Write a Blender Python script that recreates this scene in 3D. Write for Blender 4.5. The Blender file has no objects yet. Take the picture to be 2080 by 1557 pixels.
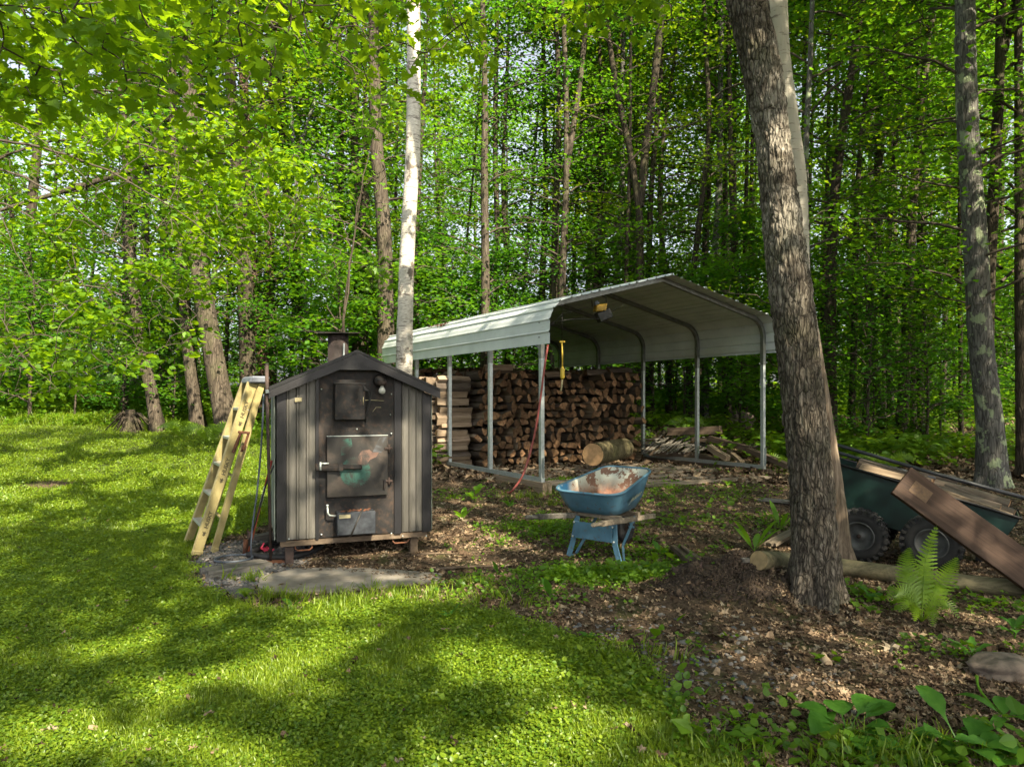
import bpy, math, random
import numpy as np
from mathutils import Vector, Matrix
from math import radians, sin, cos, pi, sqrt, atan2, tan

random.seed(7)
rng = np.random.default_rng(7)
sc = bpy.context.scene
COL = sc.collection

# ---------------------------------------------------------------- camera, sky, sun, exposure
EYE = 1.5
F, HX, HY = 1387.0, 1040.0, 810.0          # focal length, centre column and horizon row, in photo pixels (2080 wide)
cam_d = bpy.data.cameras.new('camera')
cam = bpy.data.objects.new('camera', cam_d)
COL.objects.link(cam)
sc.camera = cam
cam.location = (0, 0, EYE)
cam.rotation_euler = (radians(90), 0, 0)
cam_d.sensor_width = 36.0
cam_d.lens = 36.0 * F / 2080.0
cam_d.shift_y = (HY - 778.5) / 2080.0
cam_d.clip_start = 0.05
cam_d.clip_end = 600.0

SUN = Vector((0.40, -0.66, 0.66)).normalized()      # towards the sun: behind the camera, a little to the right
sun_el = math.asin(SUN.z)
sun_rot = atan2(SUN.x, SUN.y)
world = bpy.data.worlds.new('World')
sc.world = world
world.use_nodes = True
wn = world.node_tree
bg = wn.nodes['Background']
sky = wn.nodes.new('ShaderNodeTexSky')
sky.sky_type = 'NISHITA'
sky.sun_disc = False
sky.sun_elevation = sun_el
sky.sun_rotation = sun_rot
sky.air_density = 1.0
sky.dust_density = 4.0
sky.ozone_density = 1.0
hs = wn.nodes.new('ShaderNodeHueSaturation')          # thin high haze: a paler, whiter sky
hs.inputs['Saturation'].default_value = 0.42
wn.links.new(sky.outputs[0], hs.inputs['Color'])
wn.links.new(hs.outputs[0], bg.inputs[0])
bg.inputs[1].default_value = 0.092
sun_d = bpy.data.lights.new('sun', 'SUN')
sun_d.energy = 5.0
sun_d.angle = radians(0.55)
sun_d.color = (1.0, 0.88, 0.66)
sun = bpy.data.objects.new('sun', sun_d)
COL.objects.link(sun)
sun.rotation_euler = SUN.to_track_quat('Z', 'Y').to_euler()
sc.view_settings.view_transform = 'Standard'
sc.view_settings.look = 'None'
sc.view_settings.exposure = 1.95
sc.view_settings.gamma = 1.0
sc.view_settings.use_curve_mapping = False
sc.render.engine = 'CYCLES'
cy = sc.cycles
cy.max_bounces = 7
cy.diffuse_bounces = 4
cy.glossy_bounces = 2
cy.transmission_bounces = 5
cy.transparent_max_bounces = 4
cy.caustics_reflective = False
cy.caustics_refractive = False
cy.sample_clamp_indirect = 4.0
cy.use_denoising = True
try:
    cy.denoiser = 'OPENIMAGEDENOISE'
    cy.denoising_prefilter = 'ACCURATE'
    cy.denoising_input_passes = 'RGB_ALBEDO_NORMAL'
except Exception:
    pass
cy.use_adaptive_sampling = True
cy.adaptive_threshold = 0.015

# ---------------------------------------------------------------- numbers
def hash3(i, j, k, s):
    h = (i.astype(np.int64) * 374761393 + j.astype(np.int64) * 668265263 + k.astype(np.int64) * 2147483647 + s * 974711) & 0xffffffff
    h = ((h ^ (h >> 13)) * 1274126177) & 0xffffffff
    h = (h ^ (h >> 16)) & 0xffffff
    return h / float(0xffffff)

def vn(x, y, z=0.0, s=0):
    """value noise, -1..1, on arrays"""
    x = np.asarray(x, float); y = np.asarray(y, float) + 0 * x; z = np.asarray(z, float) + 0 * x
    x = x + 0 * y
    i, j, k = np.floor(x), np.floor(y), np.floor(z)
    fx, fy, fz = x - i, y - j, z - k
    fx, fy, fz = [f * f * (3 - 2 * f) for f in (fx, fy, fz)]
    r = 0
    for a in (0, 1):
        for b in (0, 1):
            for c in (0, 1):
                w = (fx if a else 1 - fx) * (fy if b else 1 - fy) * (fz if c else 1 - fz)
                r = r + w * hash3(i + a, j + b, k + c, s)
    return r * 2 - 1

def fbm(x, y, z=0.0, s=0, o=4):
    r, a, f = 0, 0.5, 1.0
    for n in range(o):
        r = r + a * vn(np.asarray(x) * f, np.asarray(y) * f, np.asarray(z) * f, s + n)
        a *= 0.5; f *= 2.03
    return r

def Hf(x, y):
    """height of the ground"""
    x = np.asarray(x, float); y = np.asarray(y, float)
    b = np.interp(y, [-60, 6.4, 9.5, 11.5, 14, 20, 30, 90], [0, 0, .08, .17, .42, .90, 1.22, 1.7])
    b = b + .10 * np.clip((y - 9) / 7, 0, 1) * np.clip((-2.0 - x) / 3, 0, 1) * np.clip((34 - y) / 10, 0, 1)
    cw = (x - .433) * .9016 + (y - 10) * .4348; cd = (x - .433) * -.518 + (y - 10) * .855
    fl = np.clip((cw + .6) / .5, 0, 1) * np.clip((5.2 - cw) / .7, 0, 1) * np.clip((cd + .05) / .35, 0, 1) * np.clip((8.2 - cd) / 1.5, 0, 1)
    b = b * (1 - fl) + .19 * fl
    b = b + 0.02 * vn(x * .9, y * .9, 0, 3) * np.clip((np.abs(y - 6.6) - .2), 0, 1) + 0.05 * vn(x * .25, y * .25, 0, 5) * np.clip((y - 8) / 6, 0, 1)
    m = np.exp(-(((x - 1.74) / .58) ** 2 + ((y - 5.18) / .34) ** 2))
    b = b + m * (.28 + .15 * fbm(x * 6, y * 6, 0, 8))
    litter = np.clip((x + .3) / .8, 0, 1) * np.clip((8.5 - y) / 1.5, 0, 1)
    return b + litter * .010 * vn(x * 9, y * 9, 0, 12)

def H(x, y):
    return float(Hf(np.array([x]), np.array([y]))[0])

def P(px, py, Y):
    return Vector(((px - HX) / F * Y, Y, EYE - (py - HY) / F * Y))

def G(px, py):
    """where the view ray of a photo pixel meets the ground"""
    t, s = (px - HX) / F, (py - HY) / F
    ys = np.concatenate([np.linspace(1.5, 12, 400), np.linspace(12.1, 90, 600)])
    d = EYE - s * ys - Hf(t * ys, ys)
    k = np.argmax(d < 0)
    if d[k] >= 0:
        k = len(ys) - 1
    y0, y1, d0, d1 = ys[k - 1], ys[k], d[k - 1], d[k]
    Y = y0 + (y1 - y0) * d0 / (d0 - d1) if d0 != d1 else y1
    return Vector((t * Y, Y, H(t * Y, Y)))

def inpoly(x, y, poly):
    x = np.asarray(x); y = np.asarray(y)
    r = np.zeros(x.shape, bool)
    n = len(poly)
    for i in range(n):
        x0, y0 = poly[i]; x1, y1 = poly[(i + 1) % n]
        if y0 == y1:
            continue
        c = ((y0 > y) != (y1 > y)) & (x < (x1 - x0) * (y - y0) / (y1 - y0) + x0)
        r ^= c
    return r

# ---------------------------------------------------------------- scene graph helpers
ORI = {}
def tag(o, label=None, cat=None, group=None, kind=None):
    if label: o['label'] = label
    if cat: o['category'] = cat
    if group: o['group'] = group
    if kind: o['kind'] = kind
    return o

def thing(name, label, cat, loc, group=None):
    o = bpy.data.objects.new(name, None)
    COL.objects.link(o)
    o.location = loc
    o.empty_display_size = .1
    ORI[o.name] = Vector(loc)
    return tag(o, label, cat, group)

def link_mesh(name, me, parent=None, col=None):
    o = bpy.data.objects.new(name, me)
    if name == 'limbs': o['kind'] = 'stuff'
    (col or COL).objects.link(o)
    if parent is not None:
        o.parent = parent
    return o

def origin_of(o):
    v = Vector((0, 0, 0))
    while o is not None:
        v += o.location
        o = o.parent
    return v

class MB:
    """collects shapes in world coordinates"""
    def __init__(s):
        s.v = []; s.f = []; s.m = []; s.sm = []
    def add(s, vs, fs, mi=0, smooth=False):
        b = len(s.v)
        s.v.extend([tuple(v) for v in vs])
        for f in fs:
            s.f.append([i + b for i in f]); s.m.append(mi); s.sm.append(smooth)
        return s
    def box(s, c, ex, ey, ez, mi=0, bev=0.0):
        """centre, three half-extent vectors"""
        c, ex, ey, ez = Vector(c), Vector(ex), Vector(ey), Vector(ez)
        if bev <= 0:
            vs = [c + ex * a + ey * b + ez * d for d in (-1, 1) for a, b in ((-1, -1), (1, -1), (1, 1), (-1, 1))]
            return s.add(vs, [(3, 2, 1, 0), (4, 5, 6, 7), (0, 1, 5, 4), (1, 2, 6, 5), (2, 3, 7, 6), (3, 0, 4, 7)], mi)
        lx, ly, lz = ex.length, ey.length, ez.length
        bev = min(bev, lx * .9, ly * .9, lz * .9)
        idx = {}; vs = []
        for sx in (-1, 1):
            for sy in (-1, 1):
                for sz in (-1, 1):
                    for ax in range(3):
                        f = [1 - bev / lx, 1 - bev / ly, 1 - bev / lz]
                        f[ax] = 1.0
                        idx[(sx, sy, sz, ax)] = len(vs)
                        vs.append(c + ex * (sx * f[0]) + ey * (sy * f[1]) + ez * (sz * f[2]))
        fs = []
        for ax in range(3):
            o1, o2 = [a for a in range(3) if a != ax]
            for sg in (-1, 1):
                q = []
                for a, b in ((-1, -1), (1, -1), (1, 1), (-1, 1)):
                    t = [0, 0, 0]; t[ax] = sg; t[o1] = a; t[o2] = b
                    q.append(idx[(t[0], t[1], t[2], ax)])
                fs.append(q)
        for e in range(3):
            o1, o2 = [a for a in range(3) if a != e]
            for a in (-1, 1):
                for b in (-1, 1):
                    t0 = [0, 0, 0]; t0[o1] = a; t0[o2] = b
                    t1 = list(t0); t0[e] = -1; t1[e] = 1
                    fs.append([idx[(*t0, o1)], idx[(*t1, o1)], idx[(*t1, o2)], idx[(*t0, o2)]])
        for k in [(a, b, d) for a in (-1, 1) for b in (-1, 1) for d in (-1, 1)]:
            fs.append([idx[(*k, 0)], idx[(*k, 1)], idx[(*k, 2)]])
        return s.add(vs, fs, mi)
    def bar(s, a, b, w, h, up=(0, 0, 1), mi=0, bev=0.0):
        """rectangular bar from a to b; w across, h along up"""
        a, b = Vector(a), Vector(b)
        d = (b - a); L = d.length; d.normalize()
        up = Vector(up); side = d.cross(up)
        if side.length < 1e-5: side = d.cross(Vector((1, 0, 0)))
        side.normalize(); up = side.cross(d).normalized()
        return s.box((a + b) / 2, d * (L / 2), side * (w / 2), up * (h / 2), mi, bev)
    def tube(s, pts, rad, n=8, mi=0, caps=True, closed=False, smooth=True):
        pts = [Vector(p) for p in pts]
        if not hasattr(rad, '__len__'): rad = [rad] * len(pts)
        m = len(pts)
        ref = None; vs = []
        for i, p in enumerate(pts):
            if closed: t = pts[(i + 1) % m] - pts[i - 1]
            else: t = pts[min(i + 1, m - 1)] - pts[max(i - 1, 0)]
            t.normalize()
            if ref is None:
                ref = t.cross(Vector((0, 0, 1)))
                if ref.length < .1: ref = t.cross(Vector((1, 0, 0)))
            ref = (ref - t * ref.dot(t)).normalized()
            bi = t.cross(ref)
            for k in range(n):
                a = 2 * pi * k / n
                vs.append(p + (ref * cos(a) + bi * sin(a)) * rad[i])
        fs = []
        for i in range(m if closed else m - 1):
            for k in range(n):
                i2 = (i + 1) % m
                fs.append((i * n + k, i * n + (k + 1) % n, i2 * n + (k + 1) % n, i2 * n + k))
        s.add(vs, fs, mi, smooth)
        if caps and not closed:
            b = len(s.v) - len(vs)
            s.f.append([b + k for k in range(n)][::-1]); s.m.append(mi); s.sm.append(False)
            e = b + (m - 1) * n
            s.f.append([e + k for k in range(n)]); s.m.append(mi); s.sm.append(False)
        return s
    def prism(s, prof, d, mi=0, smooth=False, mi_end=None):
        """closed profile of points swept by vector d"""
        prof = [Vector(p) for p in prof]; d = Vector(d); n = len(prof)
        vs = prof + [p + d for p in prof]
        s.add(vs, [(k, (k + 1) % n, n + (k + 1) % n, n + k) for k in range(n)], mi, smooth)
        b = len(s.v) - 2 * n
        me = mi if mi_end is None else mi_end
        s.f.append([b + k for k in range(n)][::-1]); s.m.append(me); s.sm.append(False)
        s.f.append([b + n + k for k in range(n)]); s.m.append(me); s.sm.append(False)
        return s
    def lathe(s, c, axis, prof, n=24, mi=0, smooth=True):
        """profile of (radius, offset along axis)"""
        c = Vector(c); ax = Vector(axis).normalized()
        r = ax.cross(Vector((0, 0, 1)))
        if r.length < .1: r = ax.cross(Vector((1, 0, 0)))
        r.normalize(); q = ax.cross(r)
        vs = []
        for (ra, o) in prof:
            for k in range(n):
                a = 2 * pi * k / n
                vs.append(c + ax * o + (r * cos(a) + q * sin(a)) * ra)
        fs = [(i * n + k, i * n + (k + 1) % n, (i + 1) * n + (k + 1) % n, (i + 1) * n + k) for i in range(len(prof) - 1) for k in range(n)]
        return s.add(vs, fs, mi, smooth)
    def mesh(s, name, mats, ori=(0, 0, 0)):
        me = bpy.data.meshes.new(name)
        o = Vector(ori)
        me.from_pydata([(v[0] - o[0], v[1] - o[1], v[2] - o[2]) for v in s.v], [], s.f)
        for m in (mats if isinstance(mats, (list, tuple)) else [mats]):
            me.materials.append(m)
        me.polygons.foreach_set('material_index', s.m)
        me.polygons.foreach_set('use_smooth', s.sm)
        me.validate(); me.update()
        return me
    def build(s, name, mats, parent=None, label=None):
        ori = origin_of(parent) if parent is not None else Vector((0, 0, 0))
        o = link_mesh(name, s.mesh(name, mats, ori), parent)
        if label: o['label'] = label
        return o
    def top(s, name, mats, label, cat, group=None, kind=None):
        """a thing that is one mesh, with its origin at its own base"""
        a = np.array(s.v)
        ori = Vector((a[:, 0].mean(), a[:, 1].mean(), a[:, 2].min()))
        o = link_mesh(name, s.mesh(name, mats, ori))
        o.location = ori
        return tag(o, label, cat, group, kind)

def np_mesh(name, V, Fc, mats, nper=None, attrs=None, mi=None, smooth=False):
    """V (n,3); Fc (m,k) faces all of one size, or a list of such arrays"""
    fl = Fc if isinstance(Fc, list) else [Fc]
    fl = [f for f in fl if len(f)]
    me = bpy.data.meshes.new(name)
    me.vertices.add(len(V))
    me.vertices.foreach_set('co', np.ascontiguousarray(V, dtype=np.float32).ravel())
    loops = np.concatenate([f.ravel() for f in fl]).astype(np.int32)
    starts = []; tot = 0
    for f in fl:
        starts.append(tot + np.arange(len(f)) * f.shape[1]); tot += f.size
    starts = np.concatenate(starts).astype(np.int32)
    me.loops.add(len(loops)); me.polygons.add(len(starts))
    me.loops.foreach_set('vertex_index', loops)
    me.polygons.foreach_set('loop_start', starts)
    if mi is not None:
        me.polygons.foreach_set('material_index', np.ascontiguousarray(mi, dtype=np.int32))
    for m in (mats if isinstance(mats, (list, tuple)) else [mats]):
        me.materials.append(m)
    me.update(calc_edges=True)
    me.polygons.foreach_set('use_smooth', np.full(len(starts), smooth))
    for k, a in (attrs or {}).items():
        at = me.attributes.new(k, 'FLOAT', 'POINT')
        at.data.foreach_set('value', np.ascontiguousarray(a, dtype=np.float32))
    return me

def dup(o, parent=None, loc=None, rot=None, scale=None, label=None):
    c = o.copy()
    COL.objects.link(c)
    c.parent = parent
    if loc is not None: c.location = loc
    if rot is not None: c.rotation_euler = rot
    if scale is not None: c.scale = (scale,) * 3 if not hasattr(scale, '__len__') else scale
    if label: c['label'] = label
    for ch in o.children:
        dup(ch, c)
    return c

# ---------------------------------------------------------------- materials
class NT:
    def __init__(s, name):
        s.mat = bpy.data.materials.new(name); s.mat.use_nodes = True
        s.t = s.mat.node_tree; s.t.nodes.clear()
        s.out = s.t.nodes.new('ShaderNodeOutputMaterial')
    def n(s, typ, ins=None, **kw):
        nd = s.t.nodes.new('ShaderNode' + typ)
        for k, v in kw.items(): setattr(nd, k, v)
        for k, v in (ins or {}).items():
            sk = nd.inputs[k]
            if isinstance(v, bpy.types.NodeSocket): s.t.links.new(v, sk)
            elif isinstance(v, bpy.types.Node): s.t.links.new(v.outputs[0], sk)
            else: sk.default_value = (*v, 1) if (hasattr(v, '__len__') and len(v) == 3 and sk.type == 'RGBA') else v
        return nd
    def coords(s, scale=(1, 1, 1), kind='Object', rot=(0, 0, 0)):
        tc = s.n('TexCoord')
        return s.n('Mapping', {'Vector': tc.outputs[kind], 'Scale': scale, 'Rotation': rot}).outputs[0]
    def noise(s, vec, scale, detail=4, rough=.55, dist=0.0):
        return s.n('TexNoise', {'Vector': vec, 'Scale': scale, 'Detail': detail, 'Roughness': rough, 'Distortion': dist}).outputs[0]
    def ramp(s, fac, stops, interp='LINEAR'):
        nd = s.n('ValToRGB', {'Fac': fac}); cr = nd.color_ramp; cr.interpolation = interp
        while len(cr.elements) < len(stops): cr.elements.new(.5)
        for e, (p, c) in zip(cr.elements, stops):
            e.position = p; e.color = (*c, 1) if hasattr(c, '__len__') else (c, c, c, 1)
        return nd.outputs[0]
    def mix(s, fac, a, b, blend='MIX'):
        nd = s.n('Mix', data_type='RGBA', blend_type=blend)
        for k, v in ((0, fac), (6, a), (7, b)):
            sk = nd.inputs[k]
            if isinstance(v, bpy.types.NodeSocket): s.t.links.new(v, sk)
            else: sk.default_value = (*v, 1) if hasattr(v, '__len__') and len(v) == 3 else v
        return nd.outputs[2]
    def math(s, op, a, b=0.0):
        nd = s.n('Math', operation=op)
        for k, v in ((0, a), (1, b)):
            if isinstance(v, bpy.types.NodeSocket): s.t.links.new(v, nd.inputs[k])
            else: nd.inputs[k].default_value = v
        return nd.outputs[0]
    def attr(s, name):
        return s.n('Attribute', attribute_name=name).outputs[2]
    def bump(s, h, strength=.5, dist=.01):
        return s.n('Bump', {'Height': h, 'Strength': strength, 'Distance': dist}).outputs[0]
    def pbr(s, col, rough=.8, metal=0.0, normal=None, spec=.4):
        ins = {'Base Color': col, 'Roughness': rough, 'Metallic': metal, 'Specular IOR Level': spec}
        b = s.n('BsdfPrincipled', ins)
        if normal is not None: s.t.links.new(normal, b.inputs['Normal'])
        s.t.links.new(b.outputs[0], s.out.inputs[0])
        return s.mat
    def rnd(s):
        return s.n('ObjectInfo').outputs['Random']

def leaf_mat(name, dark, light, trans, tfac=.45, rand_attr='tint', rough=.45):
    m = NT(name)
    if rand_attr: r = m.attr(rand_attr)
    else: r = m.rnd()
    oi = m.rnd()
    rr = m.math('ADD', m.math('MULTIPLY', r, .72), m.math('MULTIPLY', oi, .28))
    c = m.mix(rr, dark, light)
    t = m.mix(rr, tuple(v * .75 for v in trans), tuple(v * 1.2 for v in trans))
    d = m.n('BsdfDiffuse', {'Color': c})
    tr = m.n('BsdfTranslucent', {'Color': t})
    mx = m.n('MixShader', {0: tfac, 1: d.outputs[0], 2: tr.outputs[0]})
    g = m.n('BsdfGlossy', {'Color': (.8, .85, .8), 'Roughness': rough})
    mx2 = m.n('MixShader', {0: .03, 1: mx.outputs[0], 2: g.outputs[0]})
    m.t.links.new(mx2.outputs[0], m.out.inputs[0])
    return m.mat

def bark_mat(name, c0, c1, c2, zs=1.0, sc_=14.0, bstr=.9, lichen=None, moss=.0, dist=.02):
    m = NT(name)
    v = m.coords((1, 1, .16 * zs))
    a = m.noise(v, sc_, 6, .65, .6)
    w = m.n('TexVoronoi', {'Vector': v, 'Scale': sc_ * 1.6}, feature='DISTANCE_TO_EDGE').outputs[0]
    col = m.ramp(a, [(.25, c0), (.5, c1), (.75, c2)])
    crack = m.ramp(w, [(0.0, .25), (.12, 1.0)])
    col = m.mix(.75, col, crack, 'MULTIPLY')
    if lichen:
        l = m.noise(m.coords((1, 1, .8)), 5.5, 5, .6)
        col = m.mix(m.ramp(l, [(.555, 0.0), (.60, .85)]), col, lichen)
    if moss > 0:
        l = m.noise(m.coords((1, 1, .5)), 2.5, 4, .6)
        col = m.mix(m.ramp(l, [(.5, 0.0), (.75, moss)]), col, (.06, .075, .02))
    h = m.math('ADD', m.math('MULTIPLY', a, .6), m.math('MULTIPLY', crack, .5))
    return m.pbr(col, .9, 0, m.bump(h, bstr, dist), .2)

def plain(name, col, rough=.6, metal=0.0, var=.25, scale=8.0, col2=None, bstr=.0, spec=.4, stretch=(1, 1, 1)):
    m = NT(name)
    a = m.noise(m.coords(stretch), scale, 5, .6)
    c2 = col2 or tuple(v * (1 - var * 1.6) for v in col)
    c = m.ramp(a, [(.3, c2), (.7, col)])
    nrm = m.bump(a, bstr, .01) if bstr > 0 else None
    return m.pbr(c, rough, metal, nrm, spec)

def wood_mat(name, c0, c1, c2, axis=0, scale=9.0, bstr=.5, rough=.85, rnd=.3):
    """grain running along the object's own axis"""
    m = NT(name)
    st = [1, 1, 1]; st[axis] = .07
    off = m.n('VectorMath', {0: m.coords(tuple(st)), 1: m.n('CombineXYZ', {0: m.math('MULTIPLY', m.rnd(), 37.0), 1: m.math('MULTIPLY', m.rnd(), 11.0), 2: 0.0}).outputs[0]}, operation='ADD').outputs[0]
    a = m.noise(off, scale, 6, .7, 1.2)
    b = m.noise(off, scale * 6, 3, .6, .3)
    f = m.math('ADD', m.math('MULTIPLY', a, .7), m.math('MULTIPLY', b, .3))
    col = m.ramp(f, [(.32, c0), (.5, c1), (.68, c2)])
    r = m.math('ADD', m.math('MULTIPLY', m.rnd(), rnd * 2), 1 - rnd)
    col = m.mix(1.0, col, m.n('CombineXYZ', {0: r, 1: r, 2: r}).outputs[0], 'MULTIPLY')
    return m.pbr(col, rough, 0, m.bump(f, bstr, .01), .25)

M = {}
M['bark_dark'] = bark_mat('bark_dark', (.018, .014, .010), (.048, .038, .027), (.09, .072, .052), moss=.35)
M['bark_mid'] = bark_mat('bark_mid', (.025, .020, .015), (.068, .054, .040), (.125, .105, .08), moss=.3)
M['bark_red'] = bark_mat('bark_red', (.035, .02, .015), (.10, .06, .045), (.19, .12, .09))
M['bark_gray'] = bark_mat('bark_gray', (.035, .033, .03), (.11, .105, .095), (.19, .185, .17), sc_=18, lichen=(.27, .32, .19))
# ---------------------------------------------------------------- ground
gp = lambda *a: [tuple(G(*p)[:2]) for p in a]
LAWN = gp((1480, 1557), (1360, 1440), (1310, 1350), (1200, 1300), (1060, 1270), (930, 1225), (780, 1213), (560, 1240), (440, 1215), (385, 1155), (392, 1118), (470, 1092), (545, 1062)) + \
    [(-2.3, 8.4), (-2.0, 10), (-2.6, 12.5), (-4.0, 14.6), (-6.0, 16.2), (-8.5, 17.8), (-22, 18.2), (-60, 17), (-60, -30), (6, -30), (2.2, .5), (1.35, 2.3)]
GRAVEL = gp((400, 1150), (420, 1110), (560, 1085), (640, 1110), (620, 1150), (540, 1165), (520, 1215), (420, 1205))
def soft(poly, x, y, jit=.12, fr=3.0, s=40):
    jx = jit * fbm(x * fr, y * fr, 0, s); jy = jit * fbm(x * fr, y * fr, 0, s + 9)
    r = 0
    for a, b in ((0, 0), (.06, 0), (-.06, 0), (0, .06), (0, -.06)):
        r = r + inpoly(x + jx + a, y + jy + b, poly)
    return r / 5.0

def axis_grid(lo, a, b, hi, d0, grow=1.05):
    mid = list(np.arange(a, b, d0)); up = [b]; st = d0
    while up[-1] < hi: st *= grow; up.append(up[-1] + st)
    dn = [a - d0]; st = d0
    while dn[-1] > lo: st *= grow; dn.append(dn[-1] - st)
    return np.array(dn[::-1] + mid + up)
gx = axis_grid(-90, -4.5, 5, 90, .05)
gy = axis_grid(-60, 2.2, 9, 140, .045)
GX, GY = np.meshgrid(gx, gy)
gxf, gyf = GX.ravel(), GY.ravel()
gz = Hf(gxf, gyf)
nx, ny = len(gx), len(gy)
ii = (np.arange(ny - 1)[:, None] * nx + np.arange(nx - 1)[None, :]).ravel()
gfaces = np.stack([ii, ii + 1, ii + nx + 1, ii + nx], 1)
lawn_w = soft(LAWN, gxf, gyf)
grav_w = soft(GRAVEL, gxf, gyf, .08)
mound_w = np.exp(-(((gxf - 1.74) / .66) ** 2 + ((gyf - 5.15) / .36) ** 2))
m = NT('ground_soil')
oc = m.coords()
n1 = m.noise(oc, 3.0, 6, .6); n2 = m.noise(oc, 38.0, 5, .7); n3 = m.noise(oc, 140.0, 3, .6)
soil = m.ramp(n2, [(.3, (.028, .019, .012)), (.5, (.075, .052, .034)), (.7, (.14, .10, .068))])
mossy = m.mix(m.ramp(n1, [(.5, 0.0), (.62, .6)]), soil, (.045, .055, .014))
lawn_c = m.ramp(n2, [(.3, (.018, .024, .006)), (.55, (.045, .065, .012)), (.75, (.09, .10, .03))])
grav_c = m.ramp(n3, [(.3, (.03, .03, .032)), (.5, (.11, .105, .10)), (.7, (.22, .21, .20))])
mound_c = m.ramp(n2, [(.32, (.006, .004, .003)), (.55, (.028, .019, .012)), (.75, (.08, .053, .032))])
c = m.mix(m.attr('lawn'), mossy, lawn_c)
c = m.mix(m.attr('gravel'), c, grav_c)
c = m.mix(m.attr('mound'), c, mound_c)
hh = m.math('ADD', m.math('MULTIPLY', n2, .7), m.math('MULTIPLY', n3, .4))
m.pbr(c, .95, 0, m.bump(hh, .9, .02), .15)
bare_w = np.exp(-(((gxf - G(95, 985).x) / .55) ** 2 + ((gyf - G(95, 985).y) / .42) ** 2) * 1.2)
gme = np_mesh('ground', np.stack([gxf, gyf, gz], 1), gfaces, m.mat, attrs={'lawn': lawn_w * (1 - np.clip(bare_w * 1.6, 0, 1)), 'gravel': grav_w, 'mound': mound_w}, smooth=True)
tag(link_mesh('ground', gme), kind='structure')

# ---------------------------------------------------------------- sun patches: gaps cut into the crowns to let the sun through
# each: a point that the sun reaches and the radius of the gap
SUNP = []
def lit(px, py, r, Y=None, n=1, spread=0.0):
    c = G(px, py) if Y is None else P(px, py, Y)
    SUNP.append((c, r * 1.05 + .045))
def lit_line(a, b, n, r):
    for k in range(n):
        t = k / max(1, n - 1)
        lit(a[0] + (b[0] - a[0]) * t, a[1] + (b[1] - a[1]) * t, r)
# lawn in front
lit_line((520, 1365), (640, 1325), 3, .15)
lit_line((560, 1330), (690, 1300), 3, .11)
lit_line((930, 1350), (1060, 1345), 4, .15)
lit_line((900, 1540), (1120, 1500), 4, .10)
lit_line((300, 1400), (470, 1370), 3, .10)
lit_line((60, 1480), (280, 1500), 4, .10)
lit_line((380, 1520), (460, 1540), 2, .10)
lit_line((1150, 1450), (1250, 1480), 2, .07)
lit_line((330, 1235), (420, 1255), 2, .09)
lit_line((640, 1232), (960, 1205), 7, .11)
lit_line((620, 1260), (740, 1250), 3, .10)
lit_line((180, 1335), (300, 1300), 3, .08)
for (x, y, Y, r) in [(60 + 105 * i + 40 * (j % 2), 25 + 62 * j, 4.4, .16) for i in range(7) for j in range(4)] + [(30 + 90 * i, 260 + 70 * j + 20 * (i % 2), 10.0, .42) for i in range(7) for j in range(8)]:
    if (x * 7 + y * 13) % 10 < 6: lit(x, y, r, Y=Y)
# lawn further back, left
for (x, y, r) in ((60, 1000, .45), (170, 960, .5), (300, 940, .5), (420, 935, .45), (60, 930, .5), (250, 990, .35), (380, 1000, .3), (470, 1000, .35), (540, 960, .5), (330, 1055, .22),
                  (420, 1050, .25), (500, 1045, .3), (130, 1030, .25), (30, 1060, .15), (90, 900, .5), (240, 905, .6), (500, 920, .5), (20, 960, .4), (560, 1000, .3), (430, 975, .3), (600, 930, .4)):
    lit(x, y, r)
# leaf litter to the right of the boiler
for (x, y, r) in ((915, 1050, .16), (960, 1075, .2), (1000, 1095, .18), (905, 1090, .2), (950, 1115, .18), (1020, 1060, .12), (885, 1125, .14), (980, 1140, .10), (1090, 1080, .08), (1040, 1110, .1), (930, 1020, .12)):
    lit(x, y, r)
lit_line((780, 1175), (940, 1180), 3, .05)
# flecks on the litter at the right
for (x, y, r) in ((1480, 1035, .06), (1450, 985, .07), (1580, 985, .06), (1500, 1320, .05), (1690, 1290, .06), (1760, 1310, .05), (1640, 1330, .05), (1820, 1280, .05), (1700, 1430, .05), (1620, 1380, .04),
                  (1990, 1260, .07), (2050, 1300, .05), (1800, 1350, .04), (1920, 1310, .05), (1880, 1140, .05), (1330, 1080, .05), (1240, 1190, .05), (1120, 1190, .05)):
    lit(x, y, r)
# boiler front
for (x0, y0, x1, y1, n, r) in ((868, 835, 842, 880, 3, .05), (866, 900, 812, 985, 6, .030), (862, 985, 815, 1060, 5, .030), (842, 905, 815, 945, 3, .025), (795, 845, 715, 935, 6, .040), (775, 900, 720, 965, 4, .030),
                               (640, 870, 590, 990, 6, .018), (640, 985, 592, 1085, 5, .018), (800, 1010, 770, 1075, 3, .022), (700, 885, 668, 950, 3, .014), (660, 1060, 640, 1090, 2, .03), (745, 1030, 725, 1085, 3, .018), (700, 780, 680, 830, 2, .012)):
    for k in range(n):
        lit(x0 + (x1 - x0) * k / (n - 1), y0 + (y1 - y0) * k / (n - 1), r + .022, Y=6.35)
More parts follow.
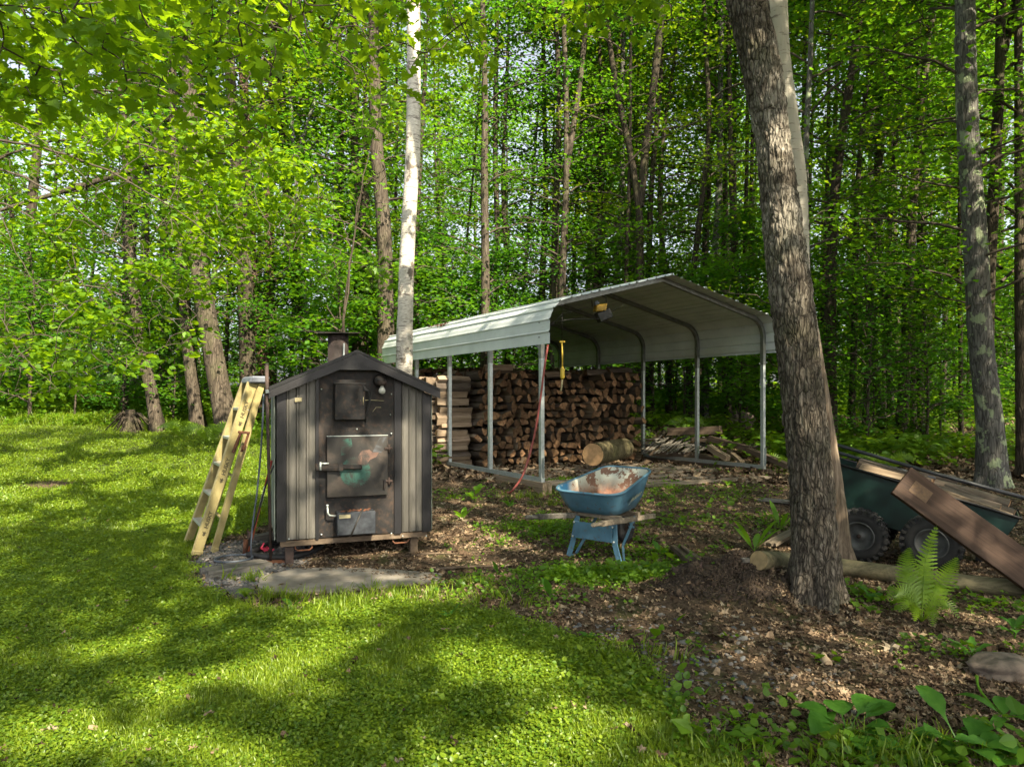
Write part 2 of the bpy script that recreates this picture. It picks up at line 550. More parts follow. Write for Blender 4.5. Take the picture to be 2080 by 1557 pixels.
# ladder, barrow, carport, trunks
for (x, y, r, Y) in ((440, 1000, .10, 6.6), (480, 890, .09, 6.6), (510, 800, .08, 6.6), (415, 1090, .06, 6.6), (1180, 980, .07, 6.5), (1150, 1010, .04, 6.4), (1160, 1125, .05, 6.4), (1250, 960, .04, 6.8),
                     (1258, 825, .10, 14.2), (1262, 850, .08, 14.2), (930, 830, .10, 12.6), (905, 870, .10, 12.6), (1060, 660, .18, 11), (960, 690, .12, 13), (1120, 640, .10, 10.3), (850, 715, .12, 15),
                     (832, 400, .08, 8.3), (828, 520, .10, 8.3), (838, 130, .06, 8.3), (1540, 40, .10, 5.2), (1570, 120, .07, 5.2), (1600, 300, .05, 5.2), (1620, 700, .04, 5.2), (1690, 1050, .08, 6.8),
                     (1670, 850, .06, 6.8), (1600, 780, .05, 5.2), (1635, 1000, .05, 5.2), (1720, 1010, .08, 6.2), (1990, 700, .08, 9.6), (1960, 400, .1, 9.6), (1965, 100, .1, 9.6), (1910, 1030, .05, 6.0)):
    lit(x, y, r, Y=Y)
SP = np.array([list(c) for c, r in SUNP]); SR = np.array([r for c, r in SUNP])
def sun_open(pos, extra=.0):
    """True where a leaf at pos would shade one of the sunlit places"""
    s = np.array(SUN)
    out = np.zeros(len(pos), bool)
    for p, r in zip(SP, SR):
        d = pos - p
        t = d @ s
        q = np.linalg.norm(d - t[:, None] * s, axis=1)
        out |= (q < r + extra) & (t > 0.6)
    return out
# ---------------------------------------------------------------- leaves
def template(kind):
    if kind == 'kite':
        v = [(0, 0, 0), (.42, .42, .06), (1, 0, -.05), (.42, -.42, .06)]
        f = [(0, 1, 2), (0, 2, 3)]
        return np.array(v, float), [np.array(f)]
    if kind == 'round':
        v = [(0, 0, 0)]; a = [(-.05, .0), (.05, .30), (.35, .46), (.70, .30), (1.0, 0), (.70, -.30), (.35, -.46), (.05, -.30)]
        v = [(.4, 0, -.04)] + [(x, y, .10 * abs(y) - .10 * x * x) for x, y in a]
        n = len(a)
        return np.array(v, float), [np.array([(0, 1 + k, 1 + (k + 1) % n) for k in range(n)])]
    if kind == 'maple':
        a = [(0, 0), (-.06, .20), (.10, .52), (.26, .30), (.42, .58), (.56, .30), (.62, .22), (1.0, 0)]
        a = a + [(x, -y) for x, y in a[1:-1][::-1]]
        v = [(.35, 0, -.03)] + [(x, y, .12 * abs(y) - .14 * x * x) for x, y in a]
        n = len(a)
        return np.array(v, float), [np.array([(0, 1 + k, 1 + (k + 1) % n) for k in range(n)])]
TPL = {k: template(k) for k in ('kite', 'round', 'maple')}

def frames(nrm, dirs):
    n = nrm / np.linalg.norm(nrm, axis=1)[:, None]
    t = dirs - (dirs * n).sum(1)[:, None] * n
    t /= np.maximum(np.linalg.norm(t, axis=1), 1e-6)[:, None]
    return t, np.cross(n, t), n

def leaves_mesh(name, pos, size, kind, mat, r, tilt=.45, droop=0.25, tint=None, dirs=None):
    N = len(pos)
    nrm = np.stack([r.normal(0, tilt, N), r.normal(0, tilt, N), np.ones(N)], 1)
    if dirs is None:
        a = r.uniform(0, 2 * pi, N)
        dirs = np.stack([np.cos(a), np.sin(a), -droop * np.ones(N)], 1)
    nrm = nrm + dirs * droop
    t, b, n = frames(nrm, dirs)
    v, fs = TPL[kind]
    size = np.asarray(size) * np.ones(N)
    V = pos[:, None, :] + size[:, None, None] * (v[None, :, 0:1] * t[:, None, :] + v[None, :, 1:2] * b[:, None, :] + v[None, :, 2:3] * n[:, None, :])
    k = len(v)
    F_ = [(f[None] + (np.arange(N) * k)[:, None, None]).reshape(-1, f.shape[1]) for f in fs]
    if tint is None: tint = r.uniform(0, 1, N)
    return np_mesh(name, V.reshape(-1, 3), F_, mat, attrs={'tint': np.repeat(tint, k)})

def spline(pts, n):
    P_ = np.array([list(p) for p in pts], float)
    if len(P_) < 3:
        t = np.linspace(0, 1, n)[:, None]
        return P_[0] * (1 - t) + P_[-1] * t
    d = np.r_[0, np.cumsum(np.linalg.norm(np.diff(P_, axis=0), axis=1))]
    m = np.gradient(P_, d, axis=0)
    s = np.linspace(0, d[-1], n); i = np.clip(np.searchsorted(d, s) - 1, 0, len(d) - 2)
    h = (d[i + 1] - d[i])[:, None]; t = (s[:, None] - d[i][:, None]) / h
    return ((2 * t**3 - 3 * t**2 + 1) * P_[i] + (t**3 - 2 * t**2 + t) * h * m[i] + (-2 * t**3 + 3 * t**2) * P_[i + 1] + (t**3 - t**2) * h * m[i + 1])

def tubes_arrays(list_of, n=6):
    """list of (pts(k,3), rad(k)) -> V, F quads"""
    V, F_ = [], []; off = 0
    for pts, rad in list_of:
        k = len(pts)
        t = np.gradient(pts, axis=0); t /= np.maximum(np.linalg.norm(t, axis=1), 1e-9)[:, None]
        ref = np.cross(t, np.array([0.31, 0.95, 0.02])); ref /= np.maximum(np.linalg.norm(ref, axis=1), 1e-9)[:, None]
        b = np.cross(t, ref)
        a = np.arange(n) * 2 * pi / n
        ring = pts[:, None, :] + np.asarray(rad)[:, None, None] * (np.cos(a)[None, :, None] * ref[:, None, :] + np.sin(a)[None, :, None] * b[:, None, :])
        V.append(ring.reshape(-1, 3))
        i = np.arange(k - 1)[:, None] * n; j = np.arange(n)[None, :]
        q = np.stack([i + j, i + (j + 1) % n, i + n + (j + 1) % n, i + n + j], -1).reshape(-1, 4)
        F_.append(q + off); off += k * n
    return np.concatenate(V), np.concatenate(F_)

def trunk_mesh(name, pts, rads, mat, n=10, rings=24, rough=.05, furrow=0.0, knots=(), ffreq=16.0, flare=.35, flare_h=.45, bands=0.0, ori=(0, 0, 0), seed=0):
    path = spline(pts, rings)
    d = np.r_[0, np.cumsum(np.linalg.norm(np.diff(path, axis=0), axis=1))]
    s = d / d[-1]
    if len(rads) == len(pts) and len(pts) > 2:
        dp = np.r_[0, np.cumsum([(Vector(pts[i + 1]) - Vector(pts[i])).length for i in range(len(pts) - 1)])]
        rad = np.interp(s, dp / dp[-1], rads)
    else:
        rad = np.interp(s, np.linspace(0, 1, len(rads)), rads)
    rad = rad * (1 + flare * np.exp(-d / flare_h))
    t = np.gradient(path, axis=0); t /= np.linalg.norm(t, axis=1)[:, None]
    ex = np.cross(t, np.array([0, 1.0, 0.001])); ex /= np.linalg.norm(ex, axis=1)[:, None]
    ey = np.cross(t, ex)
    a = np.arange(n) * 2 * pi / n
    A, D = np.meshgrid(a, d)
    R = rad[:, None] * np.ones((1, n))
    R = R * (1 + rough * fbm(np.cos(A) * 1.3 + 5, np.sin(A) * 1.3, D * 1.1, seed) + rough * .5 * vn(np.cos(A) * 3, np.sin(A) * 3, D * 3, seed + 5))
    R = R * (1 + .22 * np.exp(-D / .22) * np.cos(A * 5 + seed) * (flare > 0))
    if furrow > 0:
        rr = rad.mean()
        w = .35 * fbm(np.cos(A) * rr * 10, np.sin(A) * rr * 10, D * 3, seed + 31)
        x = np.cos(A) * rr * ffreq + w; y = np.sin(A) * rr * ffreq + w
        rid = np.abs(vn(x, y, D * ffreq * .26, seed + 11)) * 1.6 + .5 * np.abs(vn(x * 2.1, y * 2.1, D * ffreq * .6, seed + 17))
        amp = furrow * np.clip(1 - bands * (D / d[-1]), .15, 1)
        R = R + amp * (np.clip(rid, 0, .8) - .35) + furrow * .25 * vn(x * 4, y * 4, D * ffreq * 1.2, seed + 3)
    for (kd, ka, ks, kh) in knots:
        da = (A - ka + pi) % (2 * pi) - pi
        q = np.sqrt((da * rad.mean() / ks) ** 2 + ((D - kd) / (ks * 1.1)) ** 2)
        R = R + kh * np.exp(-((q - .75) / .32) ** 2) - kh * .5 * np.exp(-(q / .45) ** 2)
    V = path[:, None, :] + R[:, :, None] * (np.cos(A)[:, :, None] * ex[:, None, :] + np.sin(A)[:, :, None] * ey[:, None, :])
    i = np.arange(rings - 1)[:, None] * n; j = np.arange(n)[None, :]
    q = np.stack([i + j, i + (j + 1) % n, i + n + (j + 1) % n, i + n + j], -1).reshape(-1, 4)
    me = np_mesh(name, V.reshape(-1, 3) - np.array(ori), q, mat, smooth=True)
    return me, path

# ---------------------------------------------------------------- crowns
M['leaf'] = leaf_mat('leaf_green', (.020, .076, .005), (.068, .18, .009), (.19, .40, .010), .5)
M['leaf_far'] = leaf_mat('leaf_green_far', (.03, .10, .004), (.10, .22, .008), (.30, .50, .010), .5)
M['leaf_young'] = leaf_mat('leaf_yellow_green', (.05, .13, .008), (.14, .26, .016), (.24, .44, .016), .5)
M['leaf_maple'] = leaf_mat('maple_leaf', (.045, .12, .004), (.13, .24, .007), (.30, .47, .008), .55)
M['twig'] = plain('twig', (.065, .05, .036), .9)

def crown(seed, z0, z1, rmax, nb, ncl, nl, leaf=.10, kind='kite', mat='leaf', up=.35, low=.5, lean=(0, 0), clr=(.33, .07), gap=0.0):
    """limbs off an axis at the origin; flat sprays of leaves along each limb"""
    r = np.random.default_rng(seed)
    limbs, pos = [], []
    tints = []
    for b in range(nb):
        u = (b + r.uniform(0, 1)) / nb
        z = z0 + (z1 - z0) * u ** .9
        L = rmax * (low + (1 - low) * sin(pi * min(1, .25 + .75 * u))) * (1 - .55 * u ** 3) * r.uniform(.65, 1.15)
        a = r.uniform(0, 2 * pi)
        if gap and z < gap: a = -pi / 2 + r.uniform(.85, 2 * pi - .85)
        d = np.array([cos(a), sin(a), up * r.uniform(.3, 1.6)])
        k = 7
        t = np.linspace(0, 1, k)
        pts = np.stack([lean[0] + d[0] * t * L + r.normal(0, .05, k) * t * L, lean[1] + d[1] * t * L + r.normal(0, .05, k) * t * L, z + d[2] * L * (t - .35 * t * t) + r.normal(0, .03, k)], 1)
        pts[0] = (lean[0] * z / z1, lean[1] * z / z1, z - .1)
        r0 = .011 + .007 * L
        limbs.append((pts, r0 * (1 - .85 * t)))
        for c in range(ncl):
            tt = r.uniform(.22, 1.05)
            i = min(k - 2, int(tt * (k - 1))); f = tt * (k - 1) - i
            c0 = pts[i] * (1 - f) + pts[i + 1] * f
            off = np.array([r.normal(0, .45), r.normal(0, .45), r.normal(0, .18)]) * (.4 + .35 * L / 2)
            cc = c0 + off
            limbs.append((np.stack([c0, (c0 + cc) / 2 + (0, 0, .05), cc]), np.array([.008, .006, .003])))
            m_ = int(nl * r.uniform(.6, 1.4))
            sz = r.uniform(.7, 1.35)
            p = r.normal(0, 1, (m_, 3)) * (clr[0] * sz, clr[0] * sz, clr[1]) + cc
            ta = r.uniform(-.5, .5); tb = r.uniform(-.35, .35)
            p[:, 2] += (p[:, 0] - cc[0]) * tb + (p[:, 1] - cc[1]) * ta - .25 * ((p[:, 0] - cc[0]) ** 2 + (p[:, 1] - cc[1]) ** 2)
            pos.append(p)
            tints.append(np.clip(r.uniform(.15, .85) + r.normal(0, .22, m_), 0, 1))
    return limbs, np.concatenate(pos), np.concatenate(tints), r

def crown_objs(tag_, seed, leafsize, kind='kite', mat='leaf', **kw):
    limbs, pos, tints, r = crown(seed, **kw)
    me_l = leaves_mesh('crown_' + tag_, pos, leafsize * r.uniform(.7, 1.25, len(pos)), kind, M[mat], r, tilt=.32, tint=tints)
    V, Fq = tubes_arrays(limbs, 5)
    me_b = np_mesh('limbs_' + tag_, V, Fq, M['twig'], smooth=True)
    return me_l, me_b

# shared crowns: height given for a tree 15 m tall, saplings 4 m
M['leaf_cool'] = leaf_mat('leaf_deep_green', (.016, .065, .006), (.052, .155, .012), (.13, .34, .012), .5)
M['leaf_warm'] = leaf_mat('leaf_olive_green', (.035, .085, .004), (.10, .19, .007), (.28, .42, .008), .5)
TREEC = [crown_objs('tree', 100 + k, (.105, .085, .125, .095, .115)[k], 'kite', ('leaf', 'leaf_cool', 'leaf_cool', 'leaf_warm', 'leaf')[k], z0=2.6, z1=15.0, rmax=2.5, nb=32, ncl=7, nl=26, low=.5, gap=10.5) for k in range(5)]
FARC = [crown_objs('far', 200 + k, (.17, .14, .19)[k], 'kite', ('leaf_far', 'leaf_cool', 'leaf')[k], z0=2.0, z1=17.0, rmax=3.2, nb=34, ncl=6, nl=22, low=.6, clr=(.42, .12), gap=8.5) for k in range(3)]
SAPC = [crown_objs('sapling', 300 + k, (.10, .12, .085, .11)[k], 'kite', ('leaf_cool', 'leaf', 'leaf_cool', 'leaf')[k], z0=.5, z1=4.2, rmax=1.5, nb=20, ncl=6, nl=26, low=.6, clr=(.27, .05)) for k in range(4)]

def tree(label, cat, pts, rads, mat, group=None, crown_pair=None, n=12, rings=26, cs=1.0, name='forest_tree', forks=(), zrot=None, **kw):
    base = Vector(pts[0])
    t = thing(name, label, cat, base, group)
    me, path = trunk_mesh('trunk', pts, rads, M[mat], n, rings, ori=base, **kw)
    tr = link_mesh('trunk', me, t)
    for fp, fr in forks:
        fm, _ = trunk_mesh('fork', fp, fr, M[mat], max(6, n - 3), 14, flare=0, ori=base)
        link_mesh('fork', fm, t)
    if crown_pair is not None:
        zr = random.uniform(-.35, .35) if zrot is None else zrot
        for nm, me2 in (('crown', crown_pair[0]), ('limbs', crown_pair[1])):
            c = link_mesh(nm, me2, t)
            # the crown rides on the trunk half way up
            mid = path[int(len(path) * .55)]
            c.location = (mid[0] - base[0], mid[1] - base[1], 0)
            c.rotation_euler = (0, 0, zr)
            c.scale = (cs, cs, cs)
    return t

def T(label, pix, Y, w, mat, ztop=15.0, crown_i=None, group=None, forks=(), cs=1.0, cat='tree', **kw):
    """trunk seen through photo pixels [(x, y) from base up] at depth Y, base width w pixels"""
    b = G(pix[0][0], pix[0][1]) if Y is None else None
    if b is None:
        x = (pix[0][0] - HX) / F * Y
        b = Vector((x, Y, H(x, Y) - .05))
    else:
        Y = b.y
    pts = [b] + [P(px, py, Y) for px, py in pix[1:]]
    d = pts[-1] - pts[-2]
    e = pts[-1] + d.normalized() * max(1.0, (ztop - pts[-1].z))
    pts.append(e)
    r0 = w / 2 / F * Y
    k = len(pts)
    zs = [p.z - b.z for p in pts]
    rads = [r0 * (1 - .75 * z / (ztop + 1)) for z in zs]
    fk = []
    for fpix, fw in forks:
        fp = [P(px, py, Y) for px, py in fpix]
        dd = (fp[-1] - fp[-2]).normalized()
        fp.append(fp[-1] + dd * 4.0)
        fr = fw / 2 / F * Y
        fk.append((fp, [fr, fr * .9, fr * .35]))
    return tree(label, cat, pts, rads, mat, group, TREEC[crown_i % len(TREEC)] if crown_i is not None else None, forks=fk, cs=cs, **kw)

# the trees one can tell apart at the edge of the wood (left to right)
EDGE = 'trees along the edge of the wood'
T('small leaning tree with a pale lower trunk, leftmost trunk rising from the lawn edge', [(320, 862), (307, 790), (292, 730), (270, 560), (252, 250), (235, 100)], 16.6, 24, 'bark_mid', crown_i=0, group=EDGE)
T('slim brown tree leaning left, between the leftmost trunk and the broad leaning tree', [(404, 862), (382, 700), (371, 560), (360, 400), (350, 150)], 16.4, 26, 'bark_mid', crown_i=1, group=EDGE)
GT4 = T('broad furrowed tree leaning left behind the yellow ladder with one arched bare limb', [(466, 864), (434, 720), (413, 600), (397, 480), (389, 300), (383, 100), (380, -60)], 15.8, 42, 'bark_mid', crown_i=2, group=EDGE,
  forks=[([(388, 365), (360, 342), (325, 330), (295, 338), (262, 348)], 12)], n=18, rings=60, furrow=.02)
T('thick dark upright tree behind the top cap of the ladder', [(508, 850), (500, 640), (494, 500), (480, 320), (468, 160)], 16.5, 34, 'bark_dark', crown_i=3, group=EDGE, forks=[([(488, 320), (470, 292), (452, 285)], 14)], n=16, rings=50, furrow=.018)
T('reddish flaky tree forking low into a V between the ladder and the boiler pipe', [(540, 830), (537, 740), (532, 690), (521, 640), (512, 560), (505, 400)], 17.2, 30, 'bark_red', crown_i=4, group=EDGE, forks=[([(535, 700), (543, 650), (548, 600), (545, 500)], 16)])
T('thin straight tree just behind the forked reddish tree', [(556, 830), (553, 600), (552, 450), (549, 200)], 18.0, 13, 'bark_dark', crown_i=0, group=EDGE)
T('crooked dark tree left of the boiler chimney with a hollow base', [(648, 800), (634, 720), (618, 650), (600, 585), (590, 470), (575, 250)], 18.5, 30, 'bark_dark', crown_i=1, group=EDGE)
T('thin pale stem crossing in front of the crooked dark tree', [(632, 790), (626, 700), (617, 560), (606, 430), (598, 320), (590, 200)], 17.4, 11, 'bark_gray', crown_i=2, group=EDGE, forks=[([(600, 330), (612, 290), (628, 240)], 7)])
T('broad dark tree rising directly behind the boiler chimney', [(728, 800), (730, 650), (733, 480), (722, 280), (720, 60)], 19.0, 32, 'bark_dark', crown_i=3, group=EDGE)
T('thick brown tree standing close to the left side of the white birch', [(783, 800), (783, 600), (780, 470), (765, 300), (760, 100)], 16.5, 38, 'bark_mid', crown_i=4, group=EDGE, n=16, rings=50, furrow=.02)
T('slender pale tree half hidden between the chimney and the birch', [(757, 800), (752, 600), (745, 420), (742, 200)], 21.0, 15, 'bark_mid', crown_i=0, group=EDGE)
GT1 = T('straight gray tree rising behind the low rear end of the carport roof', [(984, 800), (986, 560), (984, 380), (985, 180), (979, -20)], 17.5, 22, 'bark_mid', crown_i=1, group=EDGE)
T('dark slim tree right of the straight gray tree', [(1030, 800), (1030, 560), (1022, 380), (1030, 150)], 20.0, 13, 'bark_dark', crown_i=2, group=EDGE)
T('thin leaning sunlit stem between two dark trees above the carport roof', [(1060, 800), (1066, 560), (1078, 420), (1084, 340)], 21.0, 9, 'bark_gray', crown_i=3, group=EDGE)
T('narrow dark tree left of the paired trunks above the carport', [(1102, 800), (1102, 560), (1108, 420), (1105, 180)], 20.5, 16, 'bark_dark', crown_i=4, group=EDGE)
T('left one of the paired upright trunks above the carport roof', [(1124, 800), (1126, 580), (1130, 420), (1135, 200), (1128, 0)], 18.5, 19, 'bark_dark', crown_i=0, group=EDGE)
T('right one of the paired upright trunks above the carport roof', [(1140, 800), (1142, 560), (1150, 380), (1150, 200), (1143, 0)], 18.0, 19, 'bark_mid', crown_i=1, group=EDGE, forks=[([(1152, 340), (1166, 250), (1180, 150), (1190, 40)], 12)])
T('slim dark tree above the spot where the work light hangs', [(1210, 800), (1212, 560), (1220, 400), (1226, 260), (1215, 60)], 19.5, 16, 'bark_dark', crown_i=2, group=EDGE, forks=[([(1218, 300), (1235, 230), (1247, 170), (1262, 60)], 9)])
GT2 = T('gray tree forking above the middle of the carport roof', [(1300, 800), (1300, 560), (1298, 430), (1284, 330), (1250, 170), (1235, 60)], 18.0, 20, 'bark_dark', crown_i=3, group=EDGE, forks=[([(1300, 420), (1312, 300), (1330, 160), (1345, 0)], 17)])
T('dark tree close behind the fork of the gray tree', [(1318, 800), (1318, 560), (1322, 400), (1342, 160), (1350, 0)], 19.0, 16, 'bark_dark', crown_i=4, group=EDGE)
T('slim curved tree above the ridge end of the carport', [(1360, 800), (1352, 560), (1340, 420), (1345, 300), (1370, 120)], 19.5, 14, 'bark_mid', crown_i=0, group=EDGE)
T('dark tree leaning right above the ridge of the carport', [(1398, 800), (1408, 560), (1424, 420), (1440, 260), (1434, 100)], 18.5, 16, 'bark_dark', crown_i=1, group=EDGE)
T('thin dark stem right of the carport ridge', [(1430, 800), (1428, 560), (1432, 400), (1440, 200)], 22.0, 9, 'bark_dark', crown_i=2, group=EDGE)
T('gray tree seen just right of the leaning white trunk', [(1640, 870), (1640, 600), (1637, 300), (1645, 140), (1650, 0)], 13.5, 16, 'bark_gray', crown_i=3, group=EDGE)
GT3 = T('dark brown tree standing above the rear of the garden cart, leaning right at the top', [(1688, 878), (1686, 700), (1690, 500), (1700, 350), (1722, 200), (1748, 20)], 14.5, 25, 'bark_dark', crown_i=4, group=EDGE, n=16, rings=50, furrow=.015)
T('thin tree right of the dark brown leaning tree', [(1727, 868), (1735, 700), (1738, 520), (1744, 350), (1765, 130)], 16.5, 14, 'bark_dark', crown_i=0, group=EDGE)
T('thin brown tree with a sunlit side right of the cart handle end', [(1758, 872), (1764, 720), (1768, 560), (1782, 380), (1800, 220), (1822, 60)], 16.8, 15, 'bark_mid', crown_i=1, group=EDGE)
T('short bent tree near the middle of the right hand wood', [(1792, 872), (1784, 800), (1774, 720), (1770, 600), (1775, 480)], 17.5, 14, 'bark_dark', crown_i=2, group=EDGE)
T('slim dark tree between the bent tree and the clear straight tree', [(1812, 872), (1806, 740), (1803, 600), (1810, 400), (1822, 250)], 17.2, 14, 'bark_dark', crown_i=3, group=EDGE)
T('clear straight brown tree in the middle of the right hand wood', [(1828, 885), (1840, 720), (1846, 560), (1856, 400), (1868, 250), (1895, 20)], 14.8, 22, 'bark_mid', crown_i=4, group=EDGE, n=14, rings=40, furrow=.015)
T('thin dark stem touching the right side of the clear straight tree', [(1856, 885), (1854, 700), (1853, 500), (1860, 300)], 16.0, 12, 'bark_dark', crown_i=0, group=EDGE)
T('dark stem standing second right of the clear straight tree', [(1872, 884), (1868, 700), (1866, 560), (1872, 380)], 16.0, 14, 'bark_dark', crown_i=1, group=EDGE)
T('very thin black stem left of the lichen covered tree', [(1952, 885), (1951, 700), (1948, 560), (1950, 350)], 14.6, 9, 'bark_dark', crown_i=2, group=EDGE)
T('dark tree rising behind the right side of the lichen covered tree', [(2008, 900), (2006, 640), (2022, 330), (2030, 150), (2034, 0)], 11.6, 27, 'bark_dark', crown_i=3, group=EDGE, forks=[([(2028, 160), (2048, 70), (2062, 0)], 14)])
T('brown tree cut by the right edge of the view', [(2078, 930), (2074, 760), (2072, 600), (2070, 300)], 11.5, 22, 'bark_mid', crown_i=4, group=EDGE)

# the lichen covered tree, the birch and the two big trunks in front
b = G(2015, 988)
pix = [(2010, 860), (1992, 690), (1982, 500), (1970, 330), (1962, 150), (1960, 0)]
pts = [b - Vector((0, 0, .06))] + [P(x, y, b.y) for x, y in pix] + [P(1955, -700, b.y)]
LICH = tree('gray tree with pale green lichen patches standing behind the garden cart', 'tree', pts, [.20, .175, .165, .16, .15, .14, .13, .10], 'bark_gray', name='lichen_tree', n=64, rings=260, furrow=.012, crown_pair=TREEC[0], cs=.95)

mb = NT('bark_birch')
oc = mb.coords(); 
lent = mb.noise(mb.coords((1, 1, 9)), 7, 4, .6)
big = mb.noise(mb.coords((1, 1, .9)), 3.2, 5, .65, .4)
fine = mb.noise(mb.coords((1, 1, 3)), 30, 4, .6)
zz = mb.n('SeparateXYZ', {0: oc}).outputs[2]
low = mb.ramp(mb.math('ADD', mb.math('MULTIPLY', zz, .19), mb.math('MULTIPLY', big, .35)), [(.42, 1.0), (.66, 0.0)])
wht = mb.ramp(fine, [(.3, (.36, .33, .28)), (.7, (.62, .59, .53))])
c = mb.mix(mb.ramp(lent, [(.585, 0.0), (.62, .85)]), wht, (.08, .065, .055))
c = mb.mix(mb.ramp(big, [(.555, 0.0), (.60, .92)]), c, (.10, .082, .065))
c = mb.mix(mb.math('MULTIPLY', low, mb.ramp(fine, [(.35, 1.0), (.6, .35)])), c, (.09, .075, .06))
mb.pbr(c, .7, 0, mb.bump(mb.math('ADD', big, fine), .5, .012), .3)
M['bark_birch'] = mb.mat
Yb = 8.3
pix = [(821, 740), (823, 640), (826, 540), (831, 440), (838, 330), (840, 150), (839, 0)]
xb = (822 - HX) / F * Yb
pts = [Vector((xb, Yb, H(xb, Yb) - .05))] + [P(x, y, Yb) for x, y in pix] + [P(842, -560, Yb)]
BIRCH = tree('slender white barked birch rising behind the black boiler', 'tree', pts, [.105, .097, .092, .090, .090, .087, .085, .080, .055], 'bark_birch', name='birch_tree', n=40, rings=200, rough=.09, flare=.25)

ma = NT('bark_aspen')
oc = ma.coords()
zz = ma.n('SeparateXYZ', {0: oc}).outputs[2]
vv = ma.coords((1, 1, .26))
vor = ma.n('TexVoronoi', {'Vector': ma.n('VectorMath', {0: ma.coords((1, 1, .20)), 1: ma.n('VectorMath', {0: ma.n('TexNoise', {'Vector': ma.coords((1, 1, .6)), 'Scale': 9.0, 'Detail': 3.0}).outputs[1], 1: (.045, .045, .045)}, operation='MULTIPLY').outputs[0]}, operation='ADD').outputs[0], 'Scale': 42.0}, feature='DISTANCE_TO_EDGE').outputs[0]
crk = ma.ramp(vor, [(0.0, .22), (.16, 1.0)])
fu = ma.noise(vv, 27, 6, .68, .9)
band = ma.noise(ma.coords((.5, .5, 1.0)), 2.1, 5, .65, .5)
fl = ma.noise(oc, 46, 4, .6)
gray = ma.ramp(fu, [(.30, (.028, .023, .018)), (.5, (.105, .088, .068)), (.70, (.24, .21, .17))])
pale = ma.ramp(fu, [(.33, (.07, .055, .042)), (.48, (.25, .225, .185)), (.7, (.38, .35, .30))])
hi = ma.ramp(ma.math('MULTIPLY', zz, .2), [(.38, 0.0), (.55, 1.0)])
pm = ma.math('MULTIPLY', hi, ma.ramp(band, [(.46, 0.0), (.53, 1.0)]))
c = ma.mix(pm, gray, pale)
dk = ma.ramp(ma.noise(ma.coords((.7, .7, 1.4)), 3.1, 5, .7, .6), [(.55, 0.0), (.66, .85)])
c = ma.mix(ma.math('MULTIPLY', dk, hi), c, (.05, .036, .026))
c = ma.mix(ma.ramp(ma.noise(oc, 3.0, 4, .6), [(.52, 0.0), (.72, .5)]), c, (.07, .075, .035))
c = ma.mix(.8, c, crk, 'MULTIPLY')
ma.pbr(c, .9, 0, ma.bump(ma.math('ADD', ma.math('ADD', fu, ma.math('MULTIPLY', fl, .4)), crk), .9, .014), .2)
M['bark_aspen'] = ma.mat
b = G(1655, 1208)
Yf = b.y
lr = [(1200, 1603, 1704), (1100, 1609, 1700), (1000, 1605, 1693), (900, 1597, 1683), (750, 1583, 1666), (600, 1563, 1650), (450, 1549, 1628), (300, 1538, 1605), (150, 1510, 1588), (0, 1477, 1556)]
pts = [b - Vector((0, 0, .08))]; rads = [.185]
for y, l, r_ in lr[1:]:
    pts.append(P((l + r_) / 2, y, Yf)); rads.append((r_ - l) / 2 / F * Yf * .92)
d = (pts[-1] - pts[-2]).normalized()
pts.append(pts[-1] + d * 2.5); rads.append(.11); pts.append(pts[-1] + d * 4); rads.append(.07)
BIGT = tree('big furrowed tree trunk leaning left in front of the garden cart', 'tree', pts, rads, 'bark_aspen', name='front_tree', n=150, rings=620, furrow=.022, ffreq=34, flare=.17, flare_h=.13, rough=.03,
            knots=[(2.28, -1.7, .045, .03), (2.78, -1.95, .05, .022), (3.55, -2.05, .05, .025), (.95, -1.4, .04, .012), (1.35, -.5, .04, .012)], bands=.4, seed=4)
Yr = 6.08
b = Vector(((1716 - HX) / F * Yr, Yr, H((1716 - HX) / F * Yr, Yr)))
lr = [(1112, 1728, 44), (1000, 1713, 46), (850, 1690, 44), (700, 1666, 42), (560, 1644, 42), (440, 1640, 40), (380, 1637, 38), (250, 1622, 38), (130, 1605, 38), (0, 1597, 40)]
pts = [b - Vector((0, 0, .08))]; rads = [.125]
for y, r_, w in lr[0:]:
    pts.append(P(r_ - w / 2, y, Yr)); rads.append(w / 2 / F * Yr)
d = (pts[-1] - pts[-2]).normalized()
pts.append(pts[-1] + d * 3); rads.append(.07)
REART = tree('pale smooth barked trunk leaning left just behind the big furrowed trunk', 'tree', pts, rads, 'bark_birch', name='rear_tree', n=90, rings=420, furrow=.006, ffreq=22, flare=.12, flare_h=.2, seed=9, rough=.04)
mm = bark_mat('bark_rear_low', (.07, .05, .035), (.20, .15, .10), (.36, .28, .20), sc_=20)
mix_m = NT('bark_rear')
zz = mix_m.n('SeparateXYZ', {0: mix_m.coords()}).outputs[2]
fu = mix_m.noise(mix_m.coords((1, 1, .15)), 22, 6, .65, .7)
lo_c = mix_m.ramp(fu, [(.3, (.05, .035, .025)), (.5, (.16, .12, .085)), (.7, (.30, .235, .17))])
le = mix_m.noise(mix_m.coords((1, 1, 8)), 8, 4, .6)
hi_c = mix_m.mix(mix_m.ramp(le, [(.60, 0.0), (.66, .8)]), (.40, .37, .31), (.10, .08, .065))
mix_m.pbr(mix_m.mix(mix_m.ramp(mix_m.math('MULTIPLY', zz, .2), [(.40, 0.0), (.52, 1.0)]), lo_c, hi_c), .85, 0, mix_m.bump(fu, .6, .012), .25)
for ch in REART.children:
    if ch.name.startswith('trunk'): ch.data.materials[0] = mix_m.mat

def where(px):
    return ('in the wood at the far left' if px < 400 else 'in the wood between ladder and birch' if px < 820 else 'in the wood behind the low carport end' if px < 1150 else
            'in the wood behind the carport ridge' if px < 1560 else 'in the wood right of the big trunk' if px < 1940 else 'in the wood right of the lichen covered tree')
